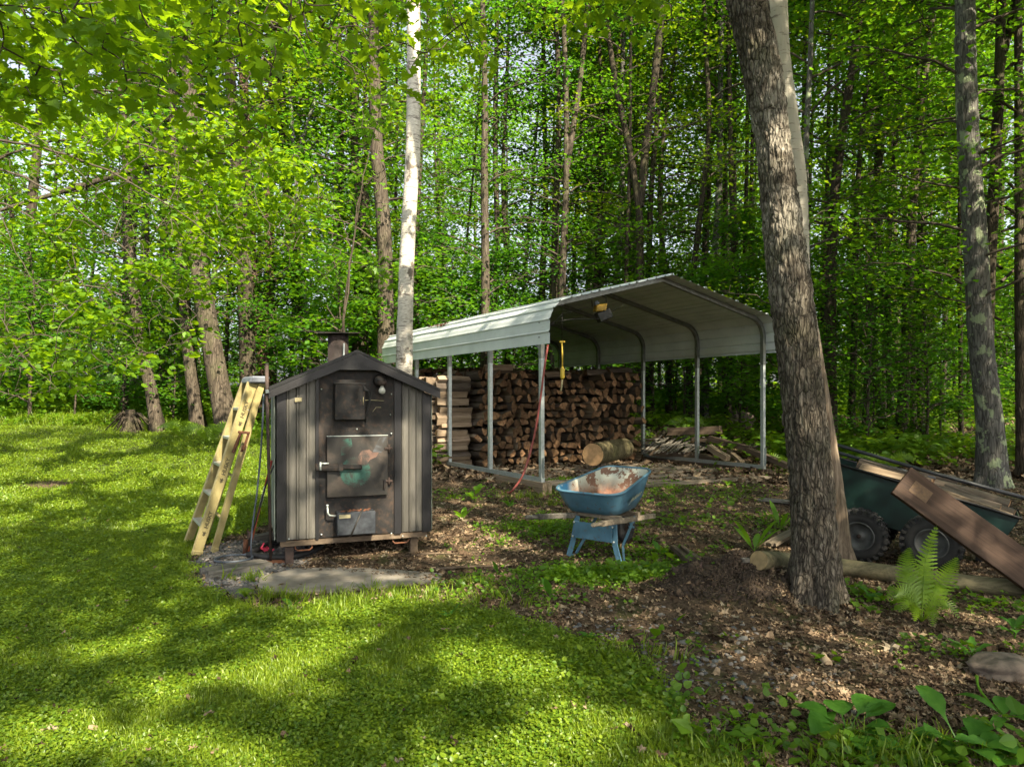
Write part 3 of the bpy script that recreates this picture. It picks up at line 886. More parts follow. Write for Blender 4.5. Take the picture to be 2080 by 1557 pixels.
# the wood behind: many alike trees
rf = random.Random(21)
FAR_LABEL = {0: 'slim dark tree deep', 1: 'brown leafy tree deep', 2: 'gray tree deep'}
protos = []
for k in range(8):
    hgt = 17.0
    r0 = rf.uniform(.08, .19)
    pts = [Vector((0, 0, -.1))]
    x = y = 0
    lx, ly = rf.uniform(-.05, .07), rf.uniform(-.04, .04)
    for j in range(1, 7):
        x += lx * 2.8 + rf.uniform(-.12, .12); y += ly * 2.8 + rf.uniform(-.12, .12)
        pts.append(Vector((x, y, hgt * j / 6)))
    me, path = trunk_mesh('trunk', pts, [r0, r0 * .9, r0 * .82, r0 * .7, r0 * .55, r0 * .4, r0 * .2], M[('bark_dark', 'bark_mid', 'bark_gray')[k % 3]], 8, 16, rough=.06, seed=k)
    protos.append((me, path))
nfar = 0
tries = 0
spots = []
while nfar < 76 and tries < 6000:
    tries += 1
    Y = 19.5 + 34 * rf.random() ** 1.25
    X = rf.uniform(-.85, .85) * Y
    px = HX + F * X / Y
    if any((X - a) ** 2 + (Y - b_) ** 2 < (1.5 + Y * .012) ** 2 for a, b_ in spots): continue
    spots.append((X, Y))
    k = nfar % 8
    me, path = protos[k]
    t = thing('forest_tree', FAR_LABEL[k % 3] + ' ' + where(px), 'tree', (X, Y, H(X, Y)), 'trees deep in the wood')
    zr = rf.uniform(0, 2 * pi)
    t.rotation_euler = (0, 0, zr if Y > 32 else rf.uniform(-.5, .5))
    s = rf.uniform(.85, 1.2); t.scale = (s, s, s)
    link_mesh('trunk', me, t)
    cp = (TREEC + FARC)[rf.randrange(8)] if Y < 26 else FARC[rf.randrange(3)]
    for nm, me2 in (('crown', cp[0]), ('limbs', cp[1])):
        c = link_mesh(nm, me2, t)
        mid = path[8]
        c.location = (mid[0], mid[1], 0); c.rotation_euler = (0, 0, rf.uniform(-.3, .3))
    nfar += 1

# slender trees whose leaves are all high up
HIGHC = [crown_objs('high', 350 + k, .12, 'kite', 'leaf_cool', z0=11.0, z1=17.0, rmax=2.4, nb=20, ncl=6, nl=24, low=.6) for k in range(2)]
slim = []
for k in range(5):
    r0 = rf.uniform(.055, .095); pts = [Vector((0, 0, -.1))]; x = y = 0
    lx, ly = rf.uniform(-.05, .08), rf.uniform(-.04, .04)
    for j in range(1, 8):
        x += lx * 2.4 + rf.uniform(-.10, .10); y += ly * 2.4 + rf.uniform(-.1, .1)
        pts.append(Vector((x, y, 17.0 * j / 7)))
    slim.append(trunk_mesh('trunk', pts, [r0, r0 * .93, r0 * .88, r0 * .8, r0 * .7, r0 * .6, r0 * .45, r0 * .2], M[('bark_dark', 'bark_dark', 'bark_mid')[k % 3]], 8, 20, rough=.06, seed=40 + k))
ns = 0; tries = 0
while ns < 46 and tries < 3000:
    tries += 1
    Y = rf.uniform(17.5, 27)
    px = rf.uniform(860, 2100) if ns % 4 else rf.uniform(0, 860)
    X = (px - HX) / F * Y
    if any((X - a) ** 2 + (Y - b_) ** 2 < 1.0 for a, b_ in spots): continue
    spots.append((X, Y))
    me, path = slim[ns % 5]
    t = thing('slender_tree', 'slender dark trunk ' + where(px), 'tree', (X, Y, H(X, Y)), 'slender trees in the wood')
    t.rotation_euler = (0, 0, rf.uniform(-.5, .5)); t.scale = (1, 1, rf.uniform(.92, 1.1))
    link_mesh('trunk', me, t)
    for nm, me2 in (('crown', HIGHC[ns % 2][0]), ('limbs', HIGHC[ns % 2][1])):
        c = link_mesh(nm, me2, t); c.location = (path[12][0], path[12][1], 0); c.rotation_euler = (0, 0, rf.uniform(0, 6.28))
    ns += 1

# saplings and low leafy trees under the canopy
sap_tr = []
for k in range(4):
    r0 = .022 + .006 * k
    pts = [Vector((0, 0, -.05)), Vector((rf.uniform(-.1, .1), rf.uniform(-.1, .1), 1.4)), Vector((rf.uniform(-.2, .2), rf.uniform(-.2, .2), 2.9)), Vector((rf.uniform(-.3, .3), 0, 4.3))]
    sap_tr.append(trunk_mesh('trunk', pts, [r0, r0 * .8, r0 * .5, r0 * .2], M['bark_mid'], 6, 10, flare=.1)[0])
def sapling(x, y, s, k, label='leafy young sapling with thin stem growing under the forest trees', group='saplings under the forest trees', mat=None):
    t = thing('sapling', label, 'sapling', (x, y, H(x, y)), group)
    t.rotation_euler = (0, 0, rf.uniform(0, 6.28)); t.scale = (s, s, s)
    link_mesh('trunk', sap_tr[k % 4], t)
    link_mesh('crown', SAPC[k % 4][0], t); link_mesh('limbs', SAPC[k % 4][1], t)
    return t
n = 0
tries = 0
while n < 84 and tries < 4000:
    tries += 1
    Y = 14.5 + 22 * rf.random()
    X = rf.uniform(-.85, .85) * Y
    px = HX + F * X / Y
    if X < -4.0 and Y < 17.8: continue
    if -4.8 < X < 6.2 and Y < 18.0: continue
    sapling(X, Y, rf.uniform(.55, 1.25), n, 'leafy young sapling ' + where(px)); n += 1

# far woods: one mass
r = np.random.default_rng(5)
N = 2600
fy = r.uniform(50, 85, N); fx = r.uniform(-.95, .95, N) * fy
fz = 1.2 + 24 * r.uniform(0, 1, N) ** 1.15
fy, fx, fz = [np.repeat(q, 24) + r.normal(0, s_, N * 24) for q, s_ in ((fy, 1.3), (fx, 1.3), (fz, .42))]
N = N * 24
dens = fbm(fx * .16, fy * .16, fz * .22, 61) + .3 * (fz < 6) - .02 * fz
keep = dens > .02
pos = np.stack([fx, fy, fz], 1)[keep]
me = leaves_mesh('distant_woods', pos, .55 * r.uniform(.6, 1.3, len(pos)), 'kite', M['leaf_far'], r, tilt=.6)
tag(link_mesh('distant_woods', me), kind='stuff', label='mass of sunlit leaves of the far wood behind all the trunks', cat='woods')
# ---------------------------------------------------------------- leafy branches close to the camera
def hang(name, label, trunk_pts, trunk_r, mat_tr, branch_list, clusters, leaf, kind, mat, seed, nl, spread, group=None, tilt=.55, droop=.5):
    """branch_list: polylines; clusters: points; every cluster gets a twig from the nearest branch point"""
    r = np.random.default_rng(seed)
    base = Vector(trunk_pts[0])
    t = thing(name, label, 'tree', base, group)
    me, path = trunk_mesh('trunk', trunk_pts, trunk_r, mat_tr, 14, 30, ori=base)
    link_mesh('trunk', me, t)
    tubes = []; bp = []
    for pts, r0 in branch_list:
        p = spline(pts, 30)
        p[1:] += r.normal(0, .012, p[1:].shape)
        tubes.append((p, r0 * (1 - .85 * np.linspace(0, 1, len(p)))))
        bp.append(p[6:])
    bp = np.concatenate(bp)
    pos, tint, dirs = [], [], []
    cl_ = [np.array(c) for c in clusters]
    cl_.sort(key=lambda c: np.linalg.norm(bp - c, axis=1).min())
    for c in cl_:
        d = np.linalg.norm(bp - c, axis=1); a = bp[np.argmin(d)]
        mid = (a + c) / 2 + r.normal(0, .04, 3) + (0, 0, .08 * d.min())
        tw = spline([a, mid, c], 7)
        tubes.append((tw, np.linspace(.005, .0022, 7) * (1 + d.min() * .5)))
        bp = np.concatenate([bp, tw[3:]])
        m_ = int(nl * r.uniform(.6, 1.4))
        ax = (c - a); ax = ax / max(np.linalg.norm(ax), 1e-4)
        u = r.uniform(-.3, 1.0, m_)
        p = c + ax * ((u - .5) * spread * 1.5)[:, None] + r.normal(0, 1, (m_, 3)) * (spread * .55, spread * .55, spread * .28)
        pos.append(p)
        out = (p - c) * (1, 1, .3) + ax * .1
        dirs.append(out + (0, 0, -droop * .2))
        tint.append(np.clip(r.uniform(.1, .9) + r.normal(0, .2, m_), 0, 1))
    pos = np.concatenate(pos); tint = np.concatenate(tint); dirs = np.concatenate(dirs)
    k = ~sun_open(pos)
    pos, tint, dirs = pos[k], tint[k], dirs[k]
    me = leaves_mesh('leaves_' + name, pos - np.array(base), leaf * r.uniform(.65, 1.25, len(pos)), kind, M[mat], r, tilt=tilt, droop=droop, tint=tint, dirs=dirs)
    link_mesh('crown', me, t)
    V, Fq = tubes_arrays(tubes, 6)
    link_mesh('limbs', np_mesh('limbs_' + name, V - np.array(base), Fq, M['twig'], smooth=True), t)
    return t

rc = np.random.default_rng(11)
def cl_poly(poly, n, y0, y1, fall=None):
    out = []
    xs = [p[0] for p in poly]; ys = [p[1] for p in poly]
    while len(out) < n:
        x, y = rc.uniform(min(xs), max(xs)), rc.uniform(min(ys), max(ys))
        if not inpoly(np.array([x]), np.array([y]), poly)[0]: continue
        if fall is not None and rc.uniform() > fall(x, y): continue
        Y = rc.uniform(y0, y1)
        out.append(P(x, y, Y))
    return out
# maple boughs across the top left corner
tb = Vector((-4.6, .6, H(-4.6, .6)))
tt = tb + Vector((.3, .2, 4.4))
brs = [([tt, P(120, -200, 3.9), P(420, -60, 4.2), P(640, 5, 4.6), P(520, 80, 4.9), P(400, 150, 5.1)], .03),
       ([tt, P(300, -260, 4.0), P(720, -160, 4.6), P(900, -20, 5.2), P(960, 110, 5.4)], .028),
       ([tt, P(-300, -60, 3.4), P(0, 14, 3.7), P(180, 12, 4.0), P(260, -4, 4.4)], .016),
       ([tt - Vector((0, 0, .3)), P(-250, 0, 4.0), P(60, 60, 4.4), P(260, 110, 4.8), P(420, 60, 5.2)], .018),
       ([tt, P(-100, -160, 4.6), P(350, -40, 5.4), P(600, 60, 5.8), P(760, 160, 6.0)], .022),
       ([tt, P(400, -300, 4.4), P(1000, -200, 5.0), P(1330, -60, 5.6), P(1420, 30, 5.8)], .02),
       ([P(640, 5, 4.6), P(680, 90, 4.9), P(760, 200, 5.1)], .010),
       ([P(400, 40, 4.4), P(340, 130, 4.6), P(310, 230, 4.9)], .008)]
cls = cl_poly([(-120, -160), (780, -160), (700, 90), (560, 190), (330, 225), (120, 230), (-120, 200)], 300, 3.6, 6.2, lambda x, y: .95 - max(0, y) / 420)
cls += cl_poly([(250, 200), (560, 190), (520, 320), (330, 340)], 22, 5.2, 6.4)
cls += cl_poly([(650, -100), (1000, -100), (1000, 60), (940, 200), (700, 230)], 55, 5.0, 6.6, lambda x, y: .9 - max(0, y) / 420)
cls += cl_poly([(1000, -120), (1480, -120), (1440, 70), (1050, 70)], 26, 5.4, 6.6)
hang('overhanging_maple', 'maple whose large leaved boughs hang across the top left of the view', [tb, tb + Vector((.1, .1, 2.2)), tt, tt + Vector((.2, 0, 3))], [.22, .19, .16, .08], M['bark_mid'], brs, cls, .078, 'maple', 'leaf_maple', 31, 19, .20)
# basswood boughs hanging down at the left
tb = Vector((-10.2, 10.5, H(-10.2, 10.5)))
tt = tb + Vector((.3, .2, 5.2))
brs = []
for (ex, ey, eY, r0) in ((560, 330, 10.0, .05), (600, 470, 10.6, .045), (520, 560, 9.8, .045), (400, 640, 10.2, .04), (300, 720, 10.4, .035), (120, 790, 9.6, .03), (60, 520, 9.0, .03), (420, 250, 10.8, .045), (250, 430, 9.2, .03), (150, 640, 9.0, .03), (220, 230, 9.0, .045)):
    e = P(ex, ey, eY)
    m_ = (tt + e) / 2 + Vector((0, 0, .9 + rc.uniform(-.2, .3)))
    brs.append(([tt + Vector((0, 0, rc.uniform(-1.5, 1.2))), m_, e + Vector((-.5, 0, .45)), e], r0 * .62))
cls = cl_poly([(-60, 210), (250, 235), (470, 250), (650, 330), (660, 460), (600, 540), (470, 600), (400, 690), (330, 745), (200, 770), (60, 810), (-60, 820)], 520, 8.6, 11.6)
hang('basswood_tree', 'basswood with drooping sunlit round leaved boughs at the left side of the lawn', [tb, tb + Vector((.1, .1, 3)), tt, tt + Vector((.2, 0, 6))], [.26, .22, .18, .08], M['bark_mid'], brs, cls, .10, 'round', 'leaf_maple', 33, 36, .34)
# small bough of young leaves beside the birch
tb = P(690, 700, 9.0); tb.z = H(tb.x, tb.y)
brs = [([tb, P(700, 640, 9.0), P(715, 520, 9.0), P(735, 380, 9.0), P(780, 190, 9.0)], .022), ([P(715, 520, 9.0), P(690, 440, 9.2), P(640, 380, 9.4)], .01), ([P(735, 380, 9), P(790, 330, 8.8), P(812, 260, 8.7)], .01)]
cls = cl_poly([(690, 180), (815, 170), (815, 420), (720, 470), (650, 430)], 40, 8.6, 9.4) + cl_poly([(620, 480), (790, 500), (780, 600), (660, 660)], 22, 9.0, 9.8)
hang('young_tree', 'slender young tree with yellow green leaves just left of the birch', [tb, P(698, 640, 9.0), P(735, 380, 9.0)], [.017, .014, .010], M['bark_dark'], brs, cls, .085, 'maple', 'leaf_young', 35, 13, .20)

# leafy boughs just over the carport roof and in the shade behind it
for i, (px, py, Y, s, lab) in enumerate(((1000, 760, 18.6, 1.15, 'leafy sapling reaching over the rear edge of the carport roof'), (1500, 860, 16.2, 1.0, 'leafy sapling behind the right side of the carport'), (1390, 850, 17.8, .95, 'leafy sapling behind the lumber pile'),
                                       (1330, 840, 18.2, 1.1, 'leafy sapling behind the right end of the firewood'), (1480, 830, 18.0, 1.3, 'broad leafy sapling above the lumber pile'), (1600, 850, 14.6, .8, 'leafy sapling beside the right carport post, partly behind the big trunk'),
                                       (1760, 850, 13.4, .95, 'leafy sapling spreading over the rear of the garden cart'), (1880, 860, 13.8, .8, 'leafy sapling between the clear straight tree and the lichen covered tree'), (560, 850, 16.8, .9, 'leafy sapling between the ladder top and the boiler roof'),
                                       (690, 830, 15.5, 1.0, 'leafy sapling behind the boiler chimney'), (250, 860, 17.6, .9, 'leafy sapling left of the leftmost trunk'), (60, 860, 17.8, 1.2, 'leafy sapling at the far left corner of the lawn'), (150, 858, 18.4, 1.3, 'dense leafy sapling at the back of the lawn'),
                                       (350, 858, 17.3, .8, 'leafy sapling between the two slim leaning trees'), (610, 850, 17.6, 1.1, 'leafy sapling beside the crooked dark tree'), (840, 840, 18.4, 1.1, 'leafy sapling behind the birch'), (920, 840, 18.8, 1.2, 'leafy sapling behind the left half of the carport'))):
    x = (px - HX) / F * Y
    sapling(x, Y, s, i, lab, None)

# ---------------------------------------------------------------- unseen crowns added to shade the yard, with gaps cut for the sun patches
rs = np.random.default_rng(17)
trees_xy = [(4.8, -3.6), (8.0, -7.5), (.6, -7.8), (-2.6, -4.6), (9.6, .5), (3.2, -12.5), (-6.5, -8.5), (11.5, -4), (7.0, 3.2)]
own = [None] * len(trees_xy) + [('front', BIGT, (1.95, 5.6)), ('birch', BIRCH, (-1.2, 8.3)), ('rear', REART, (3.0, 6.9)), ('lichen', LICH, (6.6, 9.9)), ('g1', GT1, (-.9, 16.5)), ('g2', GT2, (3.2, 17)), ('g3', GT3, (7.0, 14.2)), ('g4', GT4, (-6.4, 15.5))]  # leaves above the frame go to these trees, placed for their shade
cent = [Vector((x, y, 0)) for x, y in trees_xy] + [Vector((*o[2], 0)) for o in own if o]
N = 165000
gx_ = rs.uniform(-11, 13, N); gy_ = rs.uniform(.5, 25, N); hh_ = 6.0 + 7.5 * rs.uniform(0, 1, N)
pos = np.stack([gx_ + SUN.x / SUN.z * hh_, gy_ + SUN.y / SUN.z * hh_, hh_], 1)
# clumps
dn = fbm(pos[:, 0] * .9, pos[:, 1] * .9, pos[:, 2] * 1.2, 71)
far = np.clip((gy_ - 9) / 5, 0, 1) * .26 + np.clip((-3.5 - gx_) / 4, 0, 1) * .25
opn = np.clip((-1.0 - gx_) / 1.5, 0, 1) * np.clip((gy_ - 7.2) / 1.2, 0, 1)
keep = (dn > -.42 + far * .9 + opn * .42 + np.clip((gy_ - 13) / 2, 0, 1) * .12) & ~sun_open(pos)
keep &= ~((pos[:, 1] > .3) & (pos[:, 2] < EYE + .66 * pos[:, 1] + .3))
pos = pos[keep]
ca = np.array([[c.x, c.y] for c in cent])
near = np.argmin(((pos[:, None, :2] - ca[None]) ** 2).sum(-1), 1)
for i, c in enumerate(cent):
    p = pos[near == i]
    if len(p) < 20: continue
    o = own[i]
    if o is None:
        g = H(c.x, c.y)
        base = Vector((c.x, c.y, g - .05))
        t = thing('shade_tree', 'unseen leafy tree behind the viewpoint, its crown shaped to shade the yard', 'tree', base, 'trees behind the viewpoint')
        me, path = trunk_mesh('trunk', [base, base + Vector((.1, .1, 4)), base + Vector((.3, 0, 6)), base + Vector((.2, .2, 8.5))], [.2, .17, .13, .05], M['bark_mid'], 12, 24, ori=base)
        link_mesh('trunk', me, t)
        axis = np.array([c.x + .2, c.y + .1])
    else:
        t = o[1]; base = t.location
        axis = np.array([c.x, c.y])
    b0 = np.array(base)
    r2 = np.random.default_rng(50 + i)
    a_ = r2.uniform(0, 2 * pi, len(p))
    me = leaves_mesh('crown_shade', p - b0, .165 * r2.uniform(.7, 1.2, len(p)), 'kite', M['leaf'], r2, tilt=.5)
    link_mesh('crown', me, t)
    tb_ = []
    for q in p[r2.choice(len(p), min(70, len(p)), replace=False)]:
        if own[i] is not None and False: continue
        s0 = np.array([axis[0], axis[1], max(3.5 if o is None else 6.0, q[2] - 2.0)])
        if o is not None:
            s0 = np.array([axis[0], axis[1], max(6.4, q[2] - 1.5, EYE + .62 * axis[1] + .5)])
            if i > 11 and np.hypot(*(q[:2] - s0[:2])) > 7: continue
        k = spline([s0, (s0 + q) / 2 + (0, 0, .3), q], 6)
        if sun_open(spline(list(k), 24), .03).any(): continue
        tb_.append((k, np.linspace(.032, .006, 6)))
    V, Fq = tubes_arrays(tb_, 5)
    link_mesh('limbs', np_mesh('limbs_shade', V - b0, Fq, M['twig'], smooth=True), t)
# ================================================================ outdoor wood boiler
SO = Vector((-2.12, 6.15, 0)); SA = radians(21)
SX = Vector((cos(SA), sin(SA), 0)); SN = Vector((sin(SA), -cos(SA), 0)); SB = -SN; UP = Vector((0, 0, 1))
SW, SD = 1.417, 1.35
def su(px, off=0.0):
    """distance along the boiler front (off metres in front of it) of a photo column"""
    t = (px - HX) / F
    o = SO + SN * off
    return (t * o.y - o.x) / (SX.x - t * SX.y)
def sp(px, py, off=0.0):
    u = su(px, off); p = SO + SN * off + SX * u
    p.z = EYE - (py - HY) / F * p.y
    return p
def spl(u, z, off=0.0):
    return SO + SN * off + SX * u + UP * z
zb, ze = .225, 1.53
M['black_steel'] = None
m = NT('sooty_steel'); oc = m.coords()
a = m.noise(oc, 3.5, 6, .65, .3); b_ = m.noise(oc, 26, 5, .6)
c = m.ramp(a, [(.36, (.005, .005, .006)), (.56, (.011, .010, .010)), (.78, (.055, .040, .033))])
c = m.mix(m.ramp(b_, [(.5, 0.0), (.75, .4)]), c, (.10, .055, .03))
M['black_steel'] = m.pbr(c, .62, .2, m.bump(b_, .25, .004), .35)
m = NT('door_steel'); oc = m.coords()
a = m.noise(oc, 4.5, 6, .65, .5); b_ = m.noise(oc, 40, 4, .6)
c = m.ramp(a, [(.30, (.012, .012, .013)), (.52, (.024, .022, .020)), (.76, (.075, .058, .048))])
M['door_steel'] = m.pbr(c, .5, .3, m.bump(b_, .2, .003), .4)
def siding(name, c0, c1, c2):
    m = NT(name)
    a = m.noise(m.coords((1, 1, .12)), 7, 6, .65, .3); g = m.noise(m.coords((1, 1, .5)), 2.2, 4, .6)
    c = m.ramp(a, [(.3, c0), (.5, c1), (.72, c2)])
    c = m.mix(m.ramp(g, [(.45, 0.0), (.7, .55)]), c, tuple(v * .45 for v in c1))
    return m.pbr(c, .48, .25, m.bump(a, .08, .003), .45)
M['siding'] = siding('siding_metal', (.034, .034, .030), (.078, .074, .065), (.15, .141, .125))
M['siding_side'] = siding('siding_side_metal', (.17, .20, .175), (.24, .28, .245), (.32, .36, .32))  # paler and greener than the front: reflected light put into the colour
M['dark_trim'] = plain('dark_trim_metal', (.016, .0155, .018), .42, .3, col2=(.010, .010, .011), scale=5)
M['roof_trim'] = plain('roof_trim_metal', (.010, .011, .0125), .42, .3, col2=(.005, .005, .006), scale=4)
M['rust'] = plain('rusty_steel', (.19, .075, .035), .85, .1, col2=(.06, .03, .022), scale=18, bstr=.4)
M['rust_dark'] = plain('dark_rusty_steel', (.075, .048, .04), .8, .2, col2=(.018, .015, .014), scale=14, bstr=.3)
M['galv'] = plain('galvanised_steel', (.42, .46, .46), .38, .45, col2=(.28, .32, .31), scale=22, stretch=(1, 1, 1))
M['pale'] = plain('pale_label_print', (.42, .36, .20), .7, col2=(.22, .2, .13), scale=30)
M['glass'] = plain('frosted_bulb_glass', (.5, .5, .46), .2, 0, col2=(.32, .32, .3), scale=9)
def worn(name, c0, c1, thr=.5):
    m = NT(name); a = m.noise(m.coords(), 7.0, 6, .7, .6)
    c = m.mix(m.ramp(a, [(thr - .07, 0.0), (thr + .05, 1.0)]), (.026, .024, .022), m.ramp(a, [(.45, c0), (.7, c1)]))
    return m.pbr(c, .55, .1, None, .35)
M['teal'] = worn('teal_paint', (.016, .055, .044), (.032, .10, .08), .50)
M['pink_paint'] = worn('faded_salmon_paint', (.07, .042, .034), (.12, .07, .054), .48)
M['black_rubber'] = plain('black_rubber', (.022, .022, .024), .6, 0, col2=(.012, .012, .012), scale=12)
M['bare_wood'] = wood_mat('bare_wood', (.035, .026, .018), (.085, .062, .043), (.15, .115, .082), 0)
M['gray_wood'] = wood_mat('weathered_gray_wood', (.035, .032, .028), (.12, .11, .095), (.24, .225, .20), 0, 10, .9)

base = spl(SW / 2, 0, -.6)
BO = thing('wood_boiler', 'black gabled outdoor wood boiler with striped metal siding and a chimney, standing on short legs', 'boiler', base)
sill_z = .16
# carcass
mb = MB(); zr = ze + .02
prof = [spl(.015, zb), spl(SW - .015, zb), spl(SW - .015, zr), spl(SW / 2, 1.865), spl(.015, zr)]
mb.prism([p + SB * .012 for p in prof], SB * (SD - .012))
mb.build('cabinet', M['roof_trim'], BO)
def zroof(u): return 1.865 - abs(u - SW / 2) * (1.865 - zr) / (SW / 2)
# ribbed siding panels, front
def ribbed(u0, u1, z0, n, name, mat, off=.002, top=None, fr=spl, th=.014, parent=BO):
    mb = MB(); w = (u1 - u0) / n
    for k in range(n):
        a = u0 + k * w
        tp = (lambda u: (zroof(u) - .01)) if top is None else top
        prof = [(a, .0), (a + w * .12, th), (a + w * .26, th), (a + w * .38, 0.0), (a + w, 0.0)]
        for (ua, da), (ub, db) in zip(prof[:-1], prof[1:]):
            vs = [fr(ua, z0, off + da), fr(ub, z0, off + db), fr(ub, tp(ub), off + db), fr(ua, tp(ua), off + da)]
            vb = [fr(ua, z0, off - .01), fr(ub, z0, off - .01), fr(ub, tp(ub), off - .01), fr(ua, tp(ua), off - .01)]
            mb.add(vs + vb, [(0, 1, 2, 3), (7, 6, 5, 4), (0, 4, 5, 1), (3, 2, 6, 7)])
    return mb.build(name, mat, parent)
uL0, uL1 = su(580), su(641); uR0, uR1 = su(815), su(858)
ribbed(uL0, uL1, zb, 3, 'siding_panel', M['siding'])
ribbed(uR0, uR1, zb, 3, 'siding_panel', M['siding'])
# side wall siding
def side(v, z, off): return SO + SB * v + UP * z - SX * off
ribbed(.05, SD - .05, zb, 9, 'siding_panel', M['siding_side'], top=lambda u: zr - .02, fr=side)
def side2(v, z, off): return SO + SX * SW + SB * v + UP * z + SX * off
ribbed(.05, SD - .05, zb, 9, 'siding_panel', M['siding_side'], top=lambda u: zr - .02, fr=side2)
# corner trims
def trim(u0, u1, o=.02, wrap=None):
    mb = MB()
    vs = [spl(u0, zb - .01, o), spl(u1, zb - .01, o), spl(u1, zroof(u1) - .01, o), spl(u0, zroof(u0) - .01, o)]
    vb = [v - SN * .022 for v in vs]
    mb.add(vs + vb, [(0, 1, 2, 3), (7, 6, 5, 4), (0, 4, 5, 1), (3, 2, 6, 7), (0, 3, 7, 4), (1, 5, 6, 2)])
    return mb.build('corner_trim', M['dark_trim'], BO)
trim(0, su(581)); trim(su(857), SW, .022); trim(su(800), su(814), .028); trim(su(641), su(647), .026)
for s, v0 in ((-1, 0.0), (1, 0.0)):
    x = SO - SX * .018 if s < 0 else SO + SX * (SW + .018)
    MB().bar(x + SB * .04 + UP * zb, x + SB * .04 + UP * zr, .06, .004, SX, bev=0).build('corner_trim', M['siding_side'], BO)
# centre face plate and right plate
mb = MB(); u0, u1 = su(647.5), su(799.5)
vs = [spl(u0, zb, .012), spl(u1, zb, .012), spl(u1, zroof(u1) - .02, .012), spl(SW / 2, 1.84, .012), spl(u0, zroof(u0) - .02, .012)]
mb.prism([v - SN * .02 for v in vs], SN * .02)
mb.build('face_plate', M['black_steel'], BO)
mb = MB(); q0 = sp(792, 1090, .016)
u0, u1 = su(664), su(799)
# fascia boards, gable gusset and roof skins
ov = .115; eo = .07
def rz(u): return 1.94 - abs(u - SW / 2) * .52 if False else 1.925 - abs(u - SW / 2) * (1.925 - 1.575) / (SW / 2 + eo)
for s in (-1, 1):
    ue = -eo if s < 0 else SW + eo
    mb = MB()
    a, b = spl(ue, 1.575, ov), spl(SW / 2, 1.925, ov)
    vs = [a, b, b - UP * .085, a - UP * .07]
    mb.prism([v - SN * .02 for v in vs], SN * .02)
    mb.build('fascia', M['dark_trim'], BO)
    mb = MB()
    vs = [spl(ue, 1.577, ov + .005), spl(SW / 2, 1.927, ov + .005), spl(SW / 2, 1.950, ov + .005), spl(ue, 1.600, ov + .005)]
    mb.prism(vs, SB * (SD + 2 * ov))
    for k in range(6):
        v = .1 + k * .26
        c0 = spl(ue, 1.603, ov - v); c1 = spl(SW / 2, 1.953, ov - v)
        mb.bar(c0, c1, .03, .012, UP)
    mb.build('roof', M['roof_trim'], BO)
mb = MB(); ug0, ug1 = su(690, ov), su(773, ov)
zg = sp(731, 751, ov).z
vs = [spl(ug0, zg, ov - .004), spl(ug1, zg, ov - .004), spl(SW / 2 + .02, 1.86, ov - .004), spl(SW / 2 - .02, 1.86, ov - .004)]
mb.prism([v - SN * .016 for v in vs], SN * .018); mb.build('gable_gusset', M['roof_trim'], BO)
# sill frame, legs, skid handles
mb = MB()
mb.bar(spl(.03, zb - .035, -.02), spl(SW - .03, zb - .035, -.02), .05, .048)
mb.bar(spl(.03, zb - .035, -SD + .03), spl(SW - .03, zb - .035, -SD + .03), .05, .06)
mb.build('sill_frame', M['bare_wood'], BO)
for px, v in ((588, .06), (842, .06), (588, SD - .08), (842, SD - .08)):
    u = su(px)
    p = spl(u, 0, -v); g = H(p.x, p.y) - .03
    MB().bar(Vector((p.x, p.y, g)), Vector((p.x, p.y, zb - .066)), .085, .075, SX, bev=.006).build('leg', M['rust_dark'] if px < 700 else M['bare_wood'], BO)
for x0, x1 in ((600, 634), (798, 830)):
    a, b = sp(x0, 1094, -.03), sp(x1, 1094, -.03)
    z = .115
    mb = MB(); pts = [a, Vector((a.x, a.y, z + .02)), Vector((a.x, a.y, z)) + SX * .02, Vector((b.x, b.y, z)) - SX * .02, Vector((b.x, b.y, z + .02)), b]
    mb.tube(pts, .008, 6); mb.build('lift_loop', M['rust'], BO)
# lower fire door
c = [sp(x, y, .06) for x, y in ((664, 1008), (788, 1007), (788, 885), (664, 886))]
zc0, zc1 = (c[0].z + c[1].z) / 2, (c[2].z + c[3].z) / 2; ua, ub = su(664, .06), su(788, .06)
DO = MB()
DO.box(spl((ua + ub) / 2, (zc0 + zc1) / 2, .044), SX * ((ub - ua) / 2), SN * .016, UP * ((zc1 - zc0) / 2), bev=.004)
door = DO.build('fire_door', M['door_steel'], BO)
mb = MB(); mb.box(spl((ua + ub) / 2, zc1 + .004, .045), SX * ((ub - ua) / 2), SN * .017, UP * .003); mb.build('door_edge', M['galv'], door)
# painted decals: a round saw blade with teeth, a leaf of teal and a salmon arm, flat paint on the door
def blade(cx, cy, rpx, name, mat, a0=0, a1=2 * pi, teeth=44):
    mb = MB(); c = sp(cx, cy, .0625); R = rpx / F * c.y
    pts = []
    n = teeth
    for k in range(n):
        a = 2 * pi * k / n
        for (f, rr) in ((0, R * .90), (.15, R * 1.0), (.75, R * .93)):
            t = a + 2 * pi * f / n
            pts.append(c + SX * (cos(t) * rr) + UP * (sin(t) * rr))
    mb.add([c] + pts, [(0, 1 + i, 1 + (i + 1) % len(pts)) for i in range(len(pts))])
    return mb.build(name, mat, door)
blade(722, 958, 32, 'saw_blade_print', M['teal'])
def patch(pp, name, mat, o=.0632):
    mb = MB(); mb.add([sp(x, y, o) for x, y in pp], [tuple(range(len(pp)))[::-1]]); return mb.build(name, mat, door)
patch([(692, 900), (697, 893), (706, 890), (713, 889), (716, 905), (707, 914), (702, 923), (693, 924)], 'painted_patch', M['teal'])
patch([(724, 944), (728, 925), (736, 914), (750, 912), (756, 918), (770, 918), (764, 928), (752, 933), (744, 943)], 'painted_patch', M['pink_paint'], .0638)
